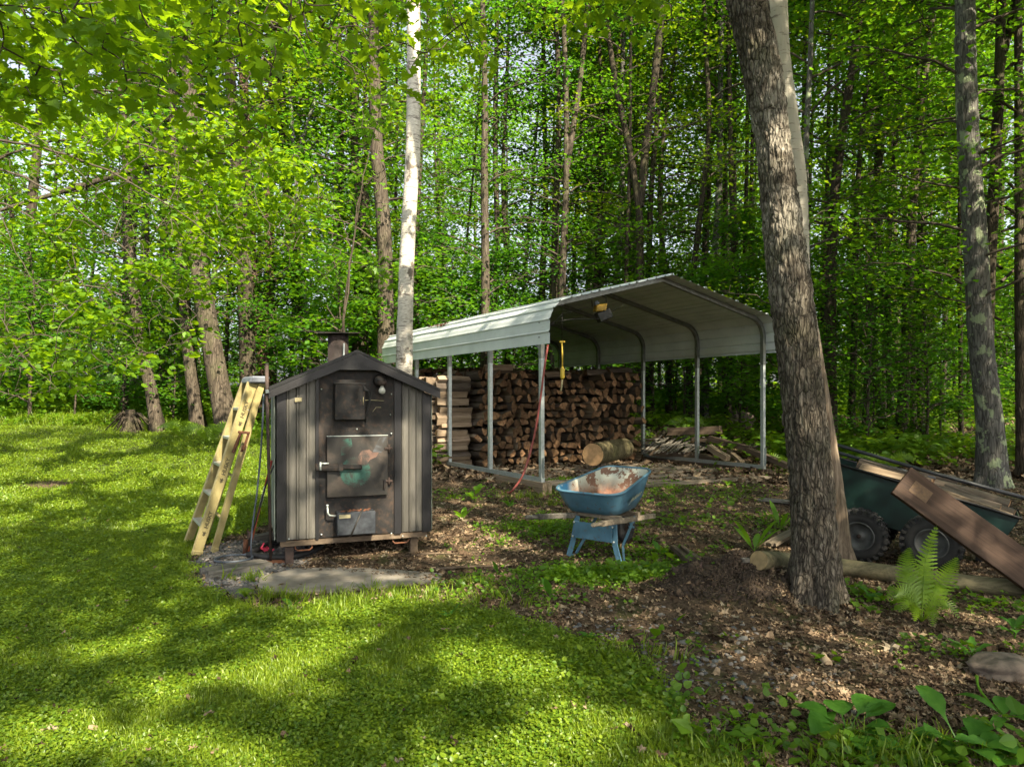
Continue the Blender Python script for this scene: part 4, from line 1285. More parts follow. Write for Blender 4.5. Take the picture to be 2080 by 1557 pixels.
patch([(757, 917), (765, 900), (772, 887), (787, 887), (786, 905), (774, 919)], 'painted_patch', worn('gray_blue_paint', (.04, .043, .05), (.075, .08, .09), .5), .0636)
# latch bar, hinges, door bracket
mb = MB(); a, b = sp(640, 948, .10), sp(735, 948, .10)
mb.bar(a, b, .022, .045, bev=.008); mb.bar(sp(640, 948, .09), sp(690, 949, .09), .035, .062, bev=.006)
mb.bar(sp(692, 948, .085), sp(692.5, 948, .12), .04, .07)
mb.build('latch_bar', M['black_steel'], door)
mb = MB(); mb.tube([sp(651, 955, .11), sp(651, 938, .11)], .009, 8); mb.tube([sp(651, 941, .11), sp(668, 941, .115)], .008, 8); mb.build('latch_bolt', M['galv'], door)
for y in (910, 976):
    mb = MB(); mb.bar(sp(781, y, .06), sp(797, y, .06), .03, .022, bev=.004); mb.tube([sp(790, y - 7, .07), sp(790, y + 8, .07)], .010, 8)
    mb.build('hinge', M['rust_dark'], door)
MB().bar(sp(781, 974, .064), sp(781, 992, .064), .02, .035, SN).build('hinge_plate', M['black_steel'], door)
# upper control box with wires
c0, c1 = sp(680, 853, .10), sp(742, 780, .10)
MB().box((c0 + c1) / 2 - SN * .05, SX * ((su(742, .1) - su(680, .1)) / 2), SN * .05, UP * ((c1.z - c0.z) / 2), bev=.006).build('control_box', M['black_steel'], BO)
mb = MB(); u_ = (su(680, .1) + su(742, .1)) / 2
mb.box(spl(u_, c1.z + .006, .052), SX * (.145), SN * .054, UP * .005); mb.build('box_lid', M['door_steel'], BO)
mb = MB(); r_ = random.Random(3)
for k in range(3):
    mb.tube([sp(738, 783 + 4 * k, .11), sp(748 + 3 * k, 795, .09), sp(750, 815 + 6 * k, .06), sp(744 - k * 3, 838 + 5 * k, .05), sp(743, 858 - k * 4, .03)], .006, 6)
mb.build('wire_bundle', M['black_rubber'], BO)
mb = MB(); mb.tube([sp(732, 813, .10), sp(752, 812, .06), sp(768, 813, .04), sp(780, 814, .03)], .003, 5); mb.tube([sp(738, 806, .11), sp(738, 822, .11)], .003, 5)
mb.tube([sp(757, 836, .03), sp(764, 827, .035), sp(774, 827, .03)], .003, 5); mb.build('loose_straw', M['pale'], BO)
# lamp
LA = MB(); c = sp(771, 773, .02)
LA.lathe(c, SN, [(.0, .0), (.062, .0), (.062, .03), (.05, .045), (.0, .045)], 20); lamp = LA.build('porch_lamp', M['black_steel'], BO)
c = sp(776, 776, .10)
MB().lathe(c - UP * .01, UP, [(.0, -.02), (.040, -.02), (.044, .0), (.044, .022), (.0, .026)], 16).build('lamp_shade', M['rust_dark'], lamp)
MB().lathe(c - UP * .035, -UP, [(.014, -.01), (.016, .01), (.030, .03), (.034, .048), (.028, .066), (.0, .076)], 16).build('lamp_bulb', M['glass'], lamp)
MB().tube([sp(765, 774, .03), sp(770, 776, .08), sp(776, 776, .10)], .012, 8).build('lamp_arm', M['black_steel'], lamp)
# ash box with label and poker, crank
c0, c1 = sp(685, 1088, .14), sp(763, 1037, .14)
MB().box((c0 + c1) / 2 - SN * .065, SX * ((su(763, .14) - su(685, .14)) / 2), SN * .065, UP * ((c1.z - c0.z) / 2), bev=.005).build('blower_box', plain('blue_black_steel', (.06, .068, .08), .4, .4, col2=(.02, .022, .028), scale=16), BO)
patch2 = MB(); patch2.add([sp(x, y, .1415) for x, y in ((689, 1053), (712, 1051), (712, 1044), (689, 1045))], [(0, 1, 2, 3)]); patch2.build('label', M['pale'], BO)
mb = MB(); mb.add([sp(x, y, .029) for x, y in ((599, 816), (613, 815), (613, 807), (599, 808))], [(0, 1, 2, 3)]); mb.build('label', M['pale'], BO)
mb = MB(); mb.add([sp(x, y, .017) for x, y in ((642, 1018), (647, 1017), (647, 995), (643, 995))], [(0, 1, 2, 3)]); mb.build('label', plain('yellow_tape', (.45, .38, .12), .6), BO)
mb = MB(); mb.tube([sp(712, 1090, .19), sp(724, 1062, .17), sp(738, 1031, .15)], .008, 6); mb.build('poker', M['door_steel'], BO)
mb = MB(); mb.tube([sp(665, 1028, .09), sp(666, 1042, .09), sp(669, 1046, .09), sp(686, 1048, .07)], .008, 8); mb.lathe(sp(665, 1027, .09), UP, [(0, -.006), (.011, -.006), (.011, .012), (0, .012)], 10); mb.build('crank', M['galv'], BO)
mb = MB()
for k in range(16):
    u = r_.uniform(su(695, .1), su(758, .1)); p = spl(u, c1.z + .008, r_.uniform(.04, .12)); a = r_.uniform(0, 3)
    mb.box(p, Vector((cos(a), sin(a), .2)) * .018, Vector((-sin(a), cos(a), .1)) * .010, UP * .002)
mb.build('dry_debris', M['rust'], BO)['kind'] = 'stuff'
# screws on the plates
for x, y in ((653, 790), (795, 800), (795, 880), (653, 1085), (795, 1083), (725, 871), (793, 842), (587, 1094), (866, 1088), (818, 1088)):
    MB().lathe(sp(x, y, .03), SN, [(.008, 0), (.007, .004), (0, .005)], 8).build('screw', M['galv'], BO)
# chimney
pc = spl(su(686), 0, -.55); 
t_ = (687 - HX) / F; Yc = 6.75; pc = Vector((t_ * Yc, Yc, 0)); rr = 20.5 / F * Yc
zt = EYE - (681 - HY) / F * Yc
ch = MB().lathe(pc, UP, [(rr, 1.6), (rr, zt), (rr * .9, zt), (rr * .9, 1.7)], 28).build('chimney_pipe', plain('sooty_pipe', (.075, .055, .05), .75, .2, col2=(.014, .013, .013), scale=7), BO)
mb = MB(); mb.box(Vector((pc.x + .0, pc.y, zt + .012)), Vector((.19, .05, .004)), Vector((-.05, .16, .0)), UP * .004); mb.build('chimney_cap', M['black_steel'], ch)
mb = MB(); mb.bar(Vector((pc.x - .365, pc.y, zt + .045)), Vector((pc.x + .04, pc.y - .02, zt + .022)), .03, .010); mb.build('cap_lever', M['black_steel'], ch)
mb = MB(); mb.bar(P(698, 741, Yc - rr), P(699, 697, Yc - rr - .005), .018, .006, SN, bev=.002); mb.build('pipe_strap', M['galv'], ch)

# ================================================================ ladder
M['fiber'] = plain('yellow_fibreglass', (.42, .36, .17), .5, 0, col2=(.27, .22, .10), scale=9)
M['alu'] = plain('dull_aluminium', (.62, .63, .64), .35, .6, col2=(.48, .49, .5), scale=18)
M['ladder_cap'] = plain('gray_blue_plastic', (.17, .19, .23), .45, 0, col2=(.11, .12, .15), scale=10)
R0 = Vector((-3.02, 6.54, 0)); L0 = R0 + Vector((-.545, .84, 0)) * .56; L0.z = H(L0.x, L0.y); R0.z = H(R0.x, R0.y)
R1 = P(514, 778, 6.46); L1 = R1 + Vector((-.545, .84, 0)) * .30; L1.z += .0
dep = Vector((.84, .545, 0))
LD = thing('step_ladder', 'folded yellow fibreglass step ladder leaning beside the black boiler', 'ladder', R0)
ax = (R1 - R0).normalized(); wv = (L0 - R0).normalized()
nr = ax.cross(wv).normalized()
if nr.y > 0: nr = -nr
def rail(a, b, face, w, th, name='rail', lab=None, mat=None, fl=.03):
    """channel: web of width w facing 'face', flanges behind it"""
    d = (b - a).normalized(); f = (face - d * face.dot(d)).normalized(); s = d.cross(f).normalized()
    mb = MB()
    mb.bar(a, b, w, th, f, bev=.001)
    for g in (-1, 1):
        o = s * (g * (w / 2 - th / 2)) - f * (fl / 2 + th / 2 - .0005)
        mb.bar(a + o, b + o, th, fl, f)
    return mb.build(name, mat or M['fiber'], LD)
camdir = (Vector((0, 0, EYE)) - (R0 + R1) / 2).normalized()
face = (Vector((-wv.x, -wv.y, 0)) * .95 + dep * .30).normalized()        # outer side of the near rail
r1 = rail(R0, R1, face, .090, .006)
r2 = rail(L0, L1, face, .078, .006, fl=.028)
# rear pair
b0, b1 = R0 + dep * .145 + Vector((0, .03, 0)), R1 + dep * .085
c0_, c1_ = L0 + dep * .155, L1 + dep * .085
rail(b0, b1, face, .060, .005, 'rear_rail', fl=.025); rail(c0_, c1_, face, .055, .005, 'rear_rail', fl=.025)
for k, f in enumerate((.165, .345, .52, .68, .85)):
    a, b = R0.lerp(R1, f), L0.lerp(L1, f)
    o = -face * .02
    mb = MB(); mb.box((a + b) / 2 + o * 0, (b - a) * .48, dep * .042, Vector((0, 0, .013)), bev=.003); mb.build('step', M['alu'], LD)
for f in (.2, .45, .7):
    a, b = b0.lerp(b1, f), c0_.lerp(c1_, f)
    mb = MB(); mb.bar(a, b, .03, .012); mb.build('rear_brace', M['fiber'], LD)
mb = MB(); cc = (R1 + L1) / 2 + dep * .04 + ax * .035
mb.box(cc, (L1 - R1) * .5 + (L1 - R1).normalized() * .05, dep * .085, ax * .035, bev=.014); mb.build('top_cap', M['ladder_cap'], LD)
for a in (R0, L0, b0, c0_):
    MB().bar(a, a + ax * .05, .10 if a is R0 or a is L0 else .06, .03, face, bev=.004).build('foot', M['black_rubber'] if a is c0_ else M['fiber'], LD)
# lettering on the rail: word and an arrow-like dog mark
s_ = ax.cross(face).normalized()
def text_mesh(txt, size, ext=.0008, shear=0.0, bold=.0):
    cu = bpy.data.curves.new('t', 'FONT'); cu.body = txt; cu.size = size; cu.extrude = ext; cu.align_x = 'CENTER'; cu.align_y = 'CENTER'; cu.shear = shear; cu.offset = bold; cu.resolution_u = 2
    o = bpy.data.objects.new('t', cu); COL.objects.link(o)
    dg = bpy.context.evaluated_depsgraph_get(); me = bpy.data.meshes.new_from_object(o.evaluated_get(dg))
    me = me.copy()
    bpy.data.objects.remove(o)
    return me
M['ink'] = plain('black_ink', (.045, .042, .035), .6, 0, col2=(.12, .10, .05), scale=30)
hm = text_mesh('HUSKY', .054, .0006, .2, .0012); hm.materials.clear(); hm.materials.append(M['ink'])
fz = (face - ax * face.dot(ax)).normalized(); fy_ = fz.cross(ax)
for f in (.19, .50, .83):
    p = R0.lerp(R1, f) + fz * .0045
    o = link_mesh('lettering', hm, r1)
    rot = Matrix((ax, fy_, fz)).transposed().to_4x4()
    o.matrix_local = Matrix.Translation(p - origin_of(LD) + ax * .03) @ rot
    mb = MB(); c = p - ax * .105 + fz * .001
    pts = [(-.028, .0), (-.01, .018), (-.006, .008), (.022, .024), (.012, .004), (.026, -.004), (.008, -.010), (.012, -.024), (-.006, -.010), (-.014, -.018)]
    mb.add([c + ax * x + fy_ * y for x, y in pts], [tuple(range(len(pts)))]); mb.build('logo', M['ink'], r1)
# rusty clamp hung on the ladder
CL = MB(); p = R0.lerp(R1, .71) + fz * .03
q = P(497, 874, p.y - .02); q2 = P(468, 880, p.y - .02)
CL.bar(P(484, 877, p.y - .05), P(507, 879, p.y - .05), .03, .022, bev=.004)
CL.bar(P(489, 879, p.y - .05), P(473, 919, p.y - .04), .016, .026, bev=.004)
CL.bar(P(505, 880, p.y - .05), P(494, 914, p.y - .04), .014, .022, bev=.004)
CL.tube([P(494, 905, p.y - .04), P(491, 917, p.y - .04)], .013, 8)
CL.top('clamp', M['rust'], 'rusty iron clamp hanging on the rail of the yellow ladder', 'clamp')

# ================================================================ bits beside the boiler
a = G(550, 1142); b = P(541.5, 737, 6.02)
HO = thing('ash_hoe', 'long rusty ash hoe leaning upright on the left corner of the boiler', 'hoe', a)
MB().tube([a + Vector((0, 0, .02)), a.lerp(b, .5), b], [.013, .014, .016], 10).build('shaft', M['rust_dark'], HO)
MB().box(a + Vector((.03, -.01, .012)), Vector((.12, .02, 0)), Vector((-.015, .05, 0)), UP * .004).build('blade', M['rust'], HO)
mb = MB(); mb.bar(P(541, 795, 6.04), P(549, 794, 6.04), .04, .03); mb.build('wire_tie', M['galv'], HO)
a = G(503, 1128); b = P(552, 935, 6.35)
RD = thing('painted_rod', 'thin red and white painted rod leaning on the boiler side', 'rod', a)
for k, (f0, f1, mt) in enumerate(((0, .52, plain('orange_red_paint', (.42, .10, .04), .6)), (.52, .74, plain('white_rod_paint', (.62, .62, .60), .5)), (.74, 1, plain('red_rod_paint', (.40, .04, .03), .5)))):
    MB().tube([a.lerp(b, f0), a.lerp(b, f1)], .011, 8).build('rod_section', mt, RD)
M['blue_hose'] = plain('blue_gray_hose', (.09, .11, .14), .45, col2=(.05, .06, .08))
c = G(475, 1140); loop = []
for k in range(26):
    t = k / 25 * 2 * pi * 1.15 - .6
    loop.append(Vector((c.x + .165 * cos(t), c.y + .16 * sin(t), c.z + .025 + .012 * k / 25)))
top = [P(536, 800, 6.1), P(531, 900, 6.2), P(522, 1000, 6.25), P(512, 1080, 6.28), P(510, 1118, 6.3)]
e = G(512, 1137); top.append(Vector((e.x, e.y, e.z + .03)))
MB().tube([Vector(p) for p in spline(top + loop[2:], 90)], .0085, 8).top('garden_hose', M['blue_hose'], 'thin blue gray hose coiled on the ground beside the ladder foot', 'hose')
pts = [P(556, 945, 6.2), P(540, 985, 6.25), P(522, 1050, 6.3), P(510, 1090, 6.35), G(508, 1120) + Vector((0, 0, .02))]
MB().tube([Vector(p) for p in spline(pts, 24)], .007, 6).top('cable', M['black_rubber'], 'black cable dropping from the boiler side to the hose coil', 'cable')
pts = [G(508, 1128) + Vector((0, 0, .04)), G(540, 1118) + Vector((0, 0, .05)), G(575, 1108) + Vector((0, 0, .06)), G(615, 1100) + Vector((0, 0, .10))]
MB().tube([Vector(p) for p in spline(pts, 20)], .034, 12).top('drain_pipe', M['black_rubber'], 'upper black corrugated pipe running under the boiler', 'pipe', 'black pipes under the boiler')
pts = [G(505, 1132) + Vector((0, 0, .03)), G(545, 1138) + Vector((0, 0, .035)), G(590, 1138) + Vector((0, 0, .035)), G(640, 1124) + Vector((0, 0, .04)), G(660, 1106) + Vector((0, 0, .05))]
MB().tube([Vector(p) for p in spline(pts, 24)], .030, 12).top('drain_pipe', M['black_rubber'], 'lower black pipe curving on the gravel in front of the boiler leg', 'pipe', 'black pipes under the boiler')
for i, (x, l) in enumerate(((497, 'rusty pipe stub standing in gravel left of the rod'), (505, 'dark rusty pipe stub standing beside the red and white rod'))):
    p = G(x, 1124 - i * 6)
    MB().tube([p - UP * .03, p + Vector((.012, 0, .14 + .05 * i))], .022, 10).top('pipe_stub', M['rust'] if i == 0 else M['rust_dark'], l, 'pipe', 'pipe stubs')
mb = MB(); r_ = random.Random(8); p0 = G(545, 1122) + Vector((0, -.02, .05)); M['ribbon'] = plain('pink_ribbon', (.75, .06, .12), .6)
for k in range(9):
    p = p0 + Vector((r_.uniform(-.05, .05), r_.uniform(-.02, .02), r_.uniform(-.03, .03))); a_ = r_.uniform(0, 6)
    mb.box(p, Vector((cos(a_) * .022, .01, sin(a_) * .022)), Vector((-sin(a_) * .008, .0, cos(a_) * .008)), Vector((0, .001, 0)))
mb.top('ribbon', M['ribbon'], 'bright pink flagging ribbon tied on the black pipe', 'ribbon')

# planks and the slab in front
def board(pa, pb, w, th, name, mat, label, cat='plank', group=None, lift=.0, up=UP, tilt=0.0, bev=.006):
    """flat board from ground point to ground point"""
    a = Vector(pa); b = Vector(pb); L = (b - a).length; d = (b - a).normalized()
    me = MB().box((0, 0, 0), (L / 2, 0, 0), (0, w / 2, 0), (0, 0, th / 2), bev=bev).mesh(name, mat)
    o = link_mesh(name, me)
    s = up.cross(d).normalized(); u = d.cross(s)
    rot = Matrix((d, s, u)).transposed()
    if tilt: rot = rot @ Matrix.Rotation(tilt, 3, 'X')
    o.matrix_world = Matrix.Translation((a + b) / 2 + u * (th / 2 + lift)) @ rot.to_4x4()
    return tag(o, label, cat, group)
def rough_board(name, pa, pb, w, th, mat, label, seed=0, cat='plank', group=None, lift=0.0, n=28, tilt=0.0, amp=.004):
    """weathered board with wavy edges and furrowed top"""
    r = np.random.default_rng(seed)
    a = Vector(pa); b = Vector(pb); L = (b - a).length; d = (b - a).normalized()
    k = 9
    xs = np.linspace(-L / 2, L / 2, n); ys = np.linspace(-w / 2, w / 2, k)
    X, Y = np.meshgrid(xs, ys, indexing='ij')
    Yj = Y + amp * 1.5 * fbm(X * 3, Y * 0 + seed, 0, seed) * (np.abs(Y) / (w / 2))
    Xj = X + (np.abs(X) > L / 2 - 1e-4) * r.normal(0, amp * 1.5, X.shape)
    zt_ = th / 2 + amp * fbm(X * 2.0, Y * 60, 0, seed + 2) * 1.2
    bow = .006 * np.sin(X / L * pi + seed)
    top_ = np.stack([Xj, Yj, zt_ + bow], -1).reshape(-1, 3); bot = np.stack([Xj, Yj, -th / 2 + 0 * X + bow], -1).reshape(-1, 3)
    V = np.concatenate([top_, bot]); N_ = n * k
    f = []
    for i in range(n - 1):
        for j in range(k - 1):
            q = i * k + j
            f.append((q, q + k, q + k + 1, q + 1)); f.append((N_ + q, N_ + q + 1, N_ + q + k + 1, N_ + q + k))
        f.append((i * k, N_ + i * k, N_ + (i + 1) * k, (i + 1) * k)); j = k - 1
        f.append((i * k + j, (i + 1) * k + j, N_ + (i + 1) * k + j, N_ + i * k + j))
    for j in range(k - 1):
        f.append((j, j + 1, N_ + j + 1, N_ + j)); q = (n - 1) * k + j
        f.append((q, N_ + q, N_ + q + 1, q + 1))
    me = np_mesh(name, V, np.array(f), mat)
    o = link_mesh(name, me)
    s = UP.cross(d).normalized(); u = d.cross(s)
    rot = Matrix((d, s, u)).transposed()
    if tilt: rot = rot @ Matrix.Rotation(tilt, 3, 'X')
    o.matrix_world = Matrix.Translation((a + b) / 2 + u * (th / 2 + lift)) @ rot.to_4x4()
    return tag(o, label, cat, group)
rough_board('plank', G(418, 1172), G(540, 1149), .20, .055, M['gray_wood'], 'weathered gray plank lying on gravel in front of the ladder', 3, lift=.0)
rough_board('plank', G(472, 1256), G(582, 1236), .085, .03, M['gray_wood'], 'narrow half buried gray plank in the grass before the concrete slab', 5, lift=-.012)
rough_board('wood_block', G(515, 1098), G(552, 1093), .10, .06, M['gray_wood'], 'short gray wooden block behind the ladder foot', 6, cat='block')
pp = [G(x, y) for x, y in ((528, 1175), (600, 1160), (700, 1158), (800, 1163), (900, 1170), (890, 1183), (800, 1192), (700, 1202), (600, 1207), (545, 1206), (524, 1195))]
mb = MB(); zc = max(p.z for p in pp) + .018
c_ = sum(pp, Vector()) / len(pp); c_.z = zc + .004
tp = [Vector((p.x, p.y, zc + .002 * sin(i * 2.1))) for i, p in enumerate(pp)]
n_ = len(tp)
mb.add(tp + [c_] + [t - UP * .08 for t in tp], [(i, (i + 1) % n_, n_) for i in range(n_)] + [(i, n_ + 1 + i, n_ + 1 + (i + 1) % n_, (i + 1) % n_) for i in range(n_)])
m = NT('concrete_slab'); oc = m.coords(); a = m.noise(oc, 4, 6, .65); b_ = m.noise(oc, 60, 4, .6)
c = m.ramp(a, [(.3, (.11, .095, .075)), (.5, (.20, .178, .148)), (.72, (.27, .245, .21))]); c = m.mix(m.ramp(b_, [(.58, 0.0), (.75, .2)]), c, (.09, .075, .055))
mb.top('concrete_slab', m.pbr(c, .9, 0, m.bump(b_, .4, .006), .2), 'worn flat concrete slab in the ground before the boiler', 'slab')
# ================================================================ carport
CO = Vector((.433, 10.0, 0)); CW = Vector((.9016, .4348, 0)); CD = Vector((-.518, .855, 0)); CZ = .345
W_, BAY = 4.37, 1.53
def C(w, d, z): return CO + CW * w + CD * d + UP * (CZ + z)
CP = thing('carport', 'white ribbed metal carport on galvanised posts sheltering stacked firewood', 'carport', C(W_ / 2, 3, 0))
POST, ZE, ZR = 1.93, 1.93, 3.06
def roofz_profile(off=0.0, n=6):
    """cross section from left eave to right eave as (w, z), off metres outside the frame"""
    R = .34; pts = []
    rise = radians(14.5)
    # left side vertical, curved, slope to ridge
    a0, a1 = pi, pi / 2 + rise
    cx, cz = R, 2.24
    left = [(-off, 1.95)]
    for k in range(n + 1):
        a = a0 + (a1 - a0) * k / n
        left.append((cx + cos(a) * (R + off), cz + sin(a) * (R + off)))
    top = (W_ / 2, 0)
    lx, lz = left[-1]
    ridge = (W_ / 2, lz + tan(rise) * (W_ / 2 - lx))
    right = [(W_ - x, z) for x, z in left[::-1]]
    return left + [ridge] + right
prof = roofz_profile(0.0)
def tube_sq(mb, pts, w=.062):
    """square tube along points"""
    pts = [Vector(p) for p in pts]
    vs = []
    m_ = len(pts)
    for i, p in enumerate(pts):
        t = (pts[min(i + 1, m_ - 1)] - pts[max(i - 1, 0)]).normalized()
        s = CD.copy(); u = t.cross(s).normalized()
        for a, b in ((-1, -1), (1, -1), (1, 1), (-1, 1)):
            vs.append(p + s * (a * w / 2) + u * (b * w / 2))
    fs = []
    for i in range(m_ - 1):
        for k in range(4):
            fs.append((i * 4 + k, i * 4 + (k + 1) % 4, (i + 1) * 4 + (k + 1) % 4, (i + 1) * 4 + k))
    fs += [(3, 2, 1, 0), tuple((m_ - 1) * 4 + k for k in range(4))]
    mb.add(vs, fs)
M['galv_dull'] = plain('dull_galvanised_steel', (.22, .235, .22), .42, .6, col2=(.13, .14, .13), scale=12)
m = NT('carport_sheet'); oc = m.coords()
a = m.noise(m.coords((1, 1, 1)), 2.2, 5, .6); s2 = m.noise(m.coords((1, 1, 4)), 9, 5, .65)
c = m.ramp(a, [(.3, (.46, .50, .51)), (.7, (.60, .64, .64))])
c = m.mix(m.ramp(s2, [(.64, 0.0), (.74, .5)]), c, (.20, .14, .10))
geo = m.n('NewGeometry')
M['sheet'] = m.pbr(c, .42, .1, None, .5)
for d in range(5):
    mb = MB(); dd = d * BAY
    for side_ in (0, 1):
        x = 0 if side_ == 0 else W_
        mbp = MB(); tube_sq(mbp, [C(x, dd, .0), C(x, dd, 2.2)], .060); mbp.build('post', M['galv'], CP)
    tube_sq(mb, [C(w, dd, z) for w, z in [(0, 1.75)] + prof[1:-1] + [(W_, 1.75)]], .066)
    mb.build('roof_bow', M['galv_dull'], CP)
for x in (0, W_):
    MB().bar(C(x, -.04, -.03), C(x, 4 * BAY + .04, -.03), .062, .062, UP).build('base_rail', M['galv'], CP)
for x, d0 in ((0, 0), (0, BAY), (W_, 0)):
    mb = MB()
    mb.bar(C(x, d0 - .036 if d0 == 0 else d0, .0), C(x, d0 - .036 if d0 == 0 else d0, .30), .07, .004, CW if x == 0 else CW); mb.build('sleeve', M['galv'], CP)
# roof sheets: strips along the length, each with ribs
pf = roofz_profile(.036, 10)
P2 = [Vector((w, z, 0)) for w, z in pf]
seg = [0]
for i in range(1, len(P2)): seg.append(seg[-1] + (P2[i] - P2[i - 1]).length)
TOT = seg[-1]
def at_s(s):
    i = min(len(seg) - 2, max(0, int(np.searchsorted(seg, s)) - 1)); f = (s - seg[i]) / (seg[i + 1] - seg[i])
    p = P2[i].lerp(P2[i + 1], f); t = (P2[i + 1] - P2[i]).normalized(); return p, Vector((-t.y, t.x, 0))
NP = 8
D0, D1, DJ = -.27, 6.45, 4.02
for (da, db, lift) in ((D0, DJ, .0), (DJ - .05, D1, .006)):
    for k in range(NP):
        s0, s1 = TOT * k / NP, TOT * (k + 1) / NP
        sub = [s0 - (.03 if k else 0)]
        for q in range(1, 4):
            c_ = s0 + (s1 - s0) * q / 4
            sub += [c_ - .018, c_ - .008, c_ + .008, c_ + .018]
        sub += [s0 + .02] if False else []
        sub += [s1 - .055, s1 - .04, s1 - .015, s1]
        sub += [x for x in np.linspace(s0 + .05, s1 - .08, 7)]
        sub = sorted(sub)
        hts = []
        for s in sub:
            h = 0
            for q in range(1, 4):
                c_ = s0 + (s1 - s0) * q / 4
                if abs(s - c_) < .010: h = .018
            if abs(s - (s1 - .0275)) < .014: h = .028
            hts.append(h)
        vs = []; nd = 8
        for j in range(nd + 1):
            d = da + (db - da) * j / nd
            for s, h in zip(sub, hts):
                p, n_ = at_s(min(max(s, 0), TOT - 1e-4))
                q = p + n_ * (h + lift + .002 * (k % 2) + .002 * sin(j * 1.7 + k))
                vs.append(C(q.x, d, q.y))
        ns = len(sub)
        fs = [(j * ns + i, j * ns + i + 1, (j + 1) * ns + i + 1, (j + 1) * ns + i) for j in range(nd) for i in range(ns - 1)]
        mb = MB(); mb.add(vs, fs); mb.build('roof_panel', M['sheet'], CP)
# front edge trim strip on the slope, screws along the front
mb = MB()
for k in range(26):
    p, n_ = at_s(TOT * (k + .5) / 26)
    q = C(p.x, -.0, p.y) + UP * 0; nn = CW * n_.x + UP * n_.y
    mb.lathe(q + nn * .004, nn, [(.010, 0), (.009, .008), (0, .010)], 6)
mb.build('roof_screws', M['rust_dark'], CP)['kind'] = 'stuff'
# rusty leaf litter caught on the rib near the seam
mb = MB(); r_ = random.Random(5)
for k in range(90):
    d = DJ - .55 + r_.random() * .9
    p, n_ = at_s(TOT / NP * 1 - .02 + r_.uniform(-.03, .05) * (.3 + r_.random())); q = C(p.x, d, p.y) + (CW * n_.x + UP * n_.y) * (.025)
    a = r_.uniform(0, 3)
    mb.box(q, CD * (.02 * r_.random() + .006), UP * (.008 + .02 * r_.random()), CW * .002)
mb.build('caught_leaves', M['rust'], CP)['kind'] = 'stuff'

# ---- work light, cords
WL = thing('work_light', 'yellow and black work light clamped under the front edge of the carport roof', 'work light', P(1218, 640, 10.4))
Yw = 10.45
MB().box(P(1219, 625, Yw), Vector((.085, .02, .01)), Vector((-.02, .05, .0)), Vector((.01, 0, .055)), bev=.012).build('housing', plain('yellow_plastic', (.42, .26, .02), .5, 0, col2=(.2, .12, .02), scale=16), WL)
MB().box(P(1226, 640, Yw + .05), Vector((.10, .02, .045)), Vector((-.02, .06, .0)), Vector((.03, 0, -.07)), bev=.01).build('lamp_head', M['black_rubber'], WL)
mb = MB(); mb.tube([P(1203, 623, Yw), P(1202, 605, Yw), P(1216, 599, Yw), P(1231, 604, Yw), P(1233, 622, Yw)], .010, 6); mb.tube([P(1200, 603, Yw - .02), P(1206, 596, Yw), P(1216, 594, Yw + .03)], .022, 8); mb.build('bracket', M['black_rubber'], WL)
MB().lathe(P(1212, 616, Yw - .03), Vector((0, -1, 0)), [(0, -.03), (.04, -.03), (.045, .0), (.03, .03), (0, .035)], 12).build('knob', M['ladder_cap'], WL)
M['yellow_cord'] = plain('yellow_cord', (.68, .48, .06), .5)
YC = thing('extension_cord', 'yellow extension cord with plug hanging from the front carport bow', 'cord', P(1142, 795, 10.2))
Yy = 10.2
MB().tube([P(1142, 620, Yy), P(1141.5, 660, Yy), P(1141.5, 692, Yy)], .006, 6).build('hook_wire', M['black_rubber'], YC)
MB().bar(P(1136, 694, Yy), P(1148, 694, Yy), .03, .025, bev=.006).build('cord_socket', M['yellow_cord'], YC)
MB().tube([P(1141, 694, Yy), P(1142, 715, Yy), P(1142.5, 745, Yy)], .013, 8).build('cord_wire', M['yellow_cord'], YC)
MB().tube([P(1142.5, 744, Yy), P(1142.5, 749, Yy), P(1142.5, 766, Yy), P(1142, 771, Yy)], [.012, .034, .034, .014], 10).build('plug_box', M['yellow_cord'], YC)
MB().tube([P(1142, 771, Yy), P(1141, 785, Yy), P(1139, 794, Yy)], [.012, .010, .016], 8).build('plug', M['pale'], YC)
M['red_hose'] = plain('red_hose', (.24, .05, .04), .45, col2=(.16, .035, .03))
g = G(1030, 1003)
pts = [P(1113, 700, 9.93), P(1106, 745, 9.9), P(1099, 800, 9.88), P(1090, 860, 9.85), P(1075, 925, 9.8), P(1058, 972, 9.6), P(1040, 996, 9.45), g + UP * .02]
MB().tube([Vector(p) for p in spline(pts, 40)], .016, 8).top('hose', M['red_hose'], 'red hose hanging from the front left post of the carport to the ground', 'hose')
mb = MB(); mb.tube([C(.05, .02, 2.25), C(.5, .02, 2.35), C(1.0, .0, 2.38), C(1.45, 0, 2.62)], .006, 5); mb.tube([C(.02, .0, 2.1), C(.35, .0, 2.42), C(.8, -.0, 2.55)], .005, 5)
mb.top('wire', M['black_rubber'], 'thin black wire strung under the front bow of the carport', 'wire')

# ---- timbers below the frame
M['timber'] = wood_mat('pale_timber', (.10, .075, .05), (.24, .18, .12), (.36, .29, .20), 0, 6, .4)
M['timber_dark'] = wood_mat('dark_timber', (.03, .022, .016), (.09, .065, .045), (.16, .12, .09), 0, 8, .5)
M['deck'] = wood_mat('old_deck_wood', (.07, .058, .045), (.19, .155, .115), (.33, .27, .20), 0, 8, .6)
def cbeam(w0, d0, w1, d1, z, w, th, name, mat, label, cat='timber', group=None, seed=1):
    return rough_board(name, C(w0, d0, z), C(w1, d1, z), w, th, mat, label, seed, cat, group)
cbeam(.02, -.12, .02, 1.25, -.30, .16, .235, 'timber', M['timber'], 'big squared timber under the left base rail of the carport', seed=2)
cbeam(W_ + .0, -.05, W_ + .0, 3.0, -.22, .14, .155, 'timber', M['timber_dark'], 'dark timber under the right base rail of the carport', seed=3)
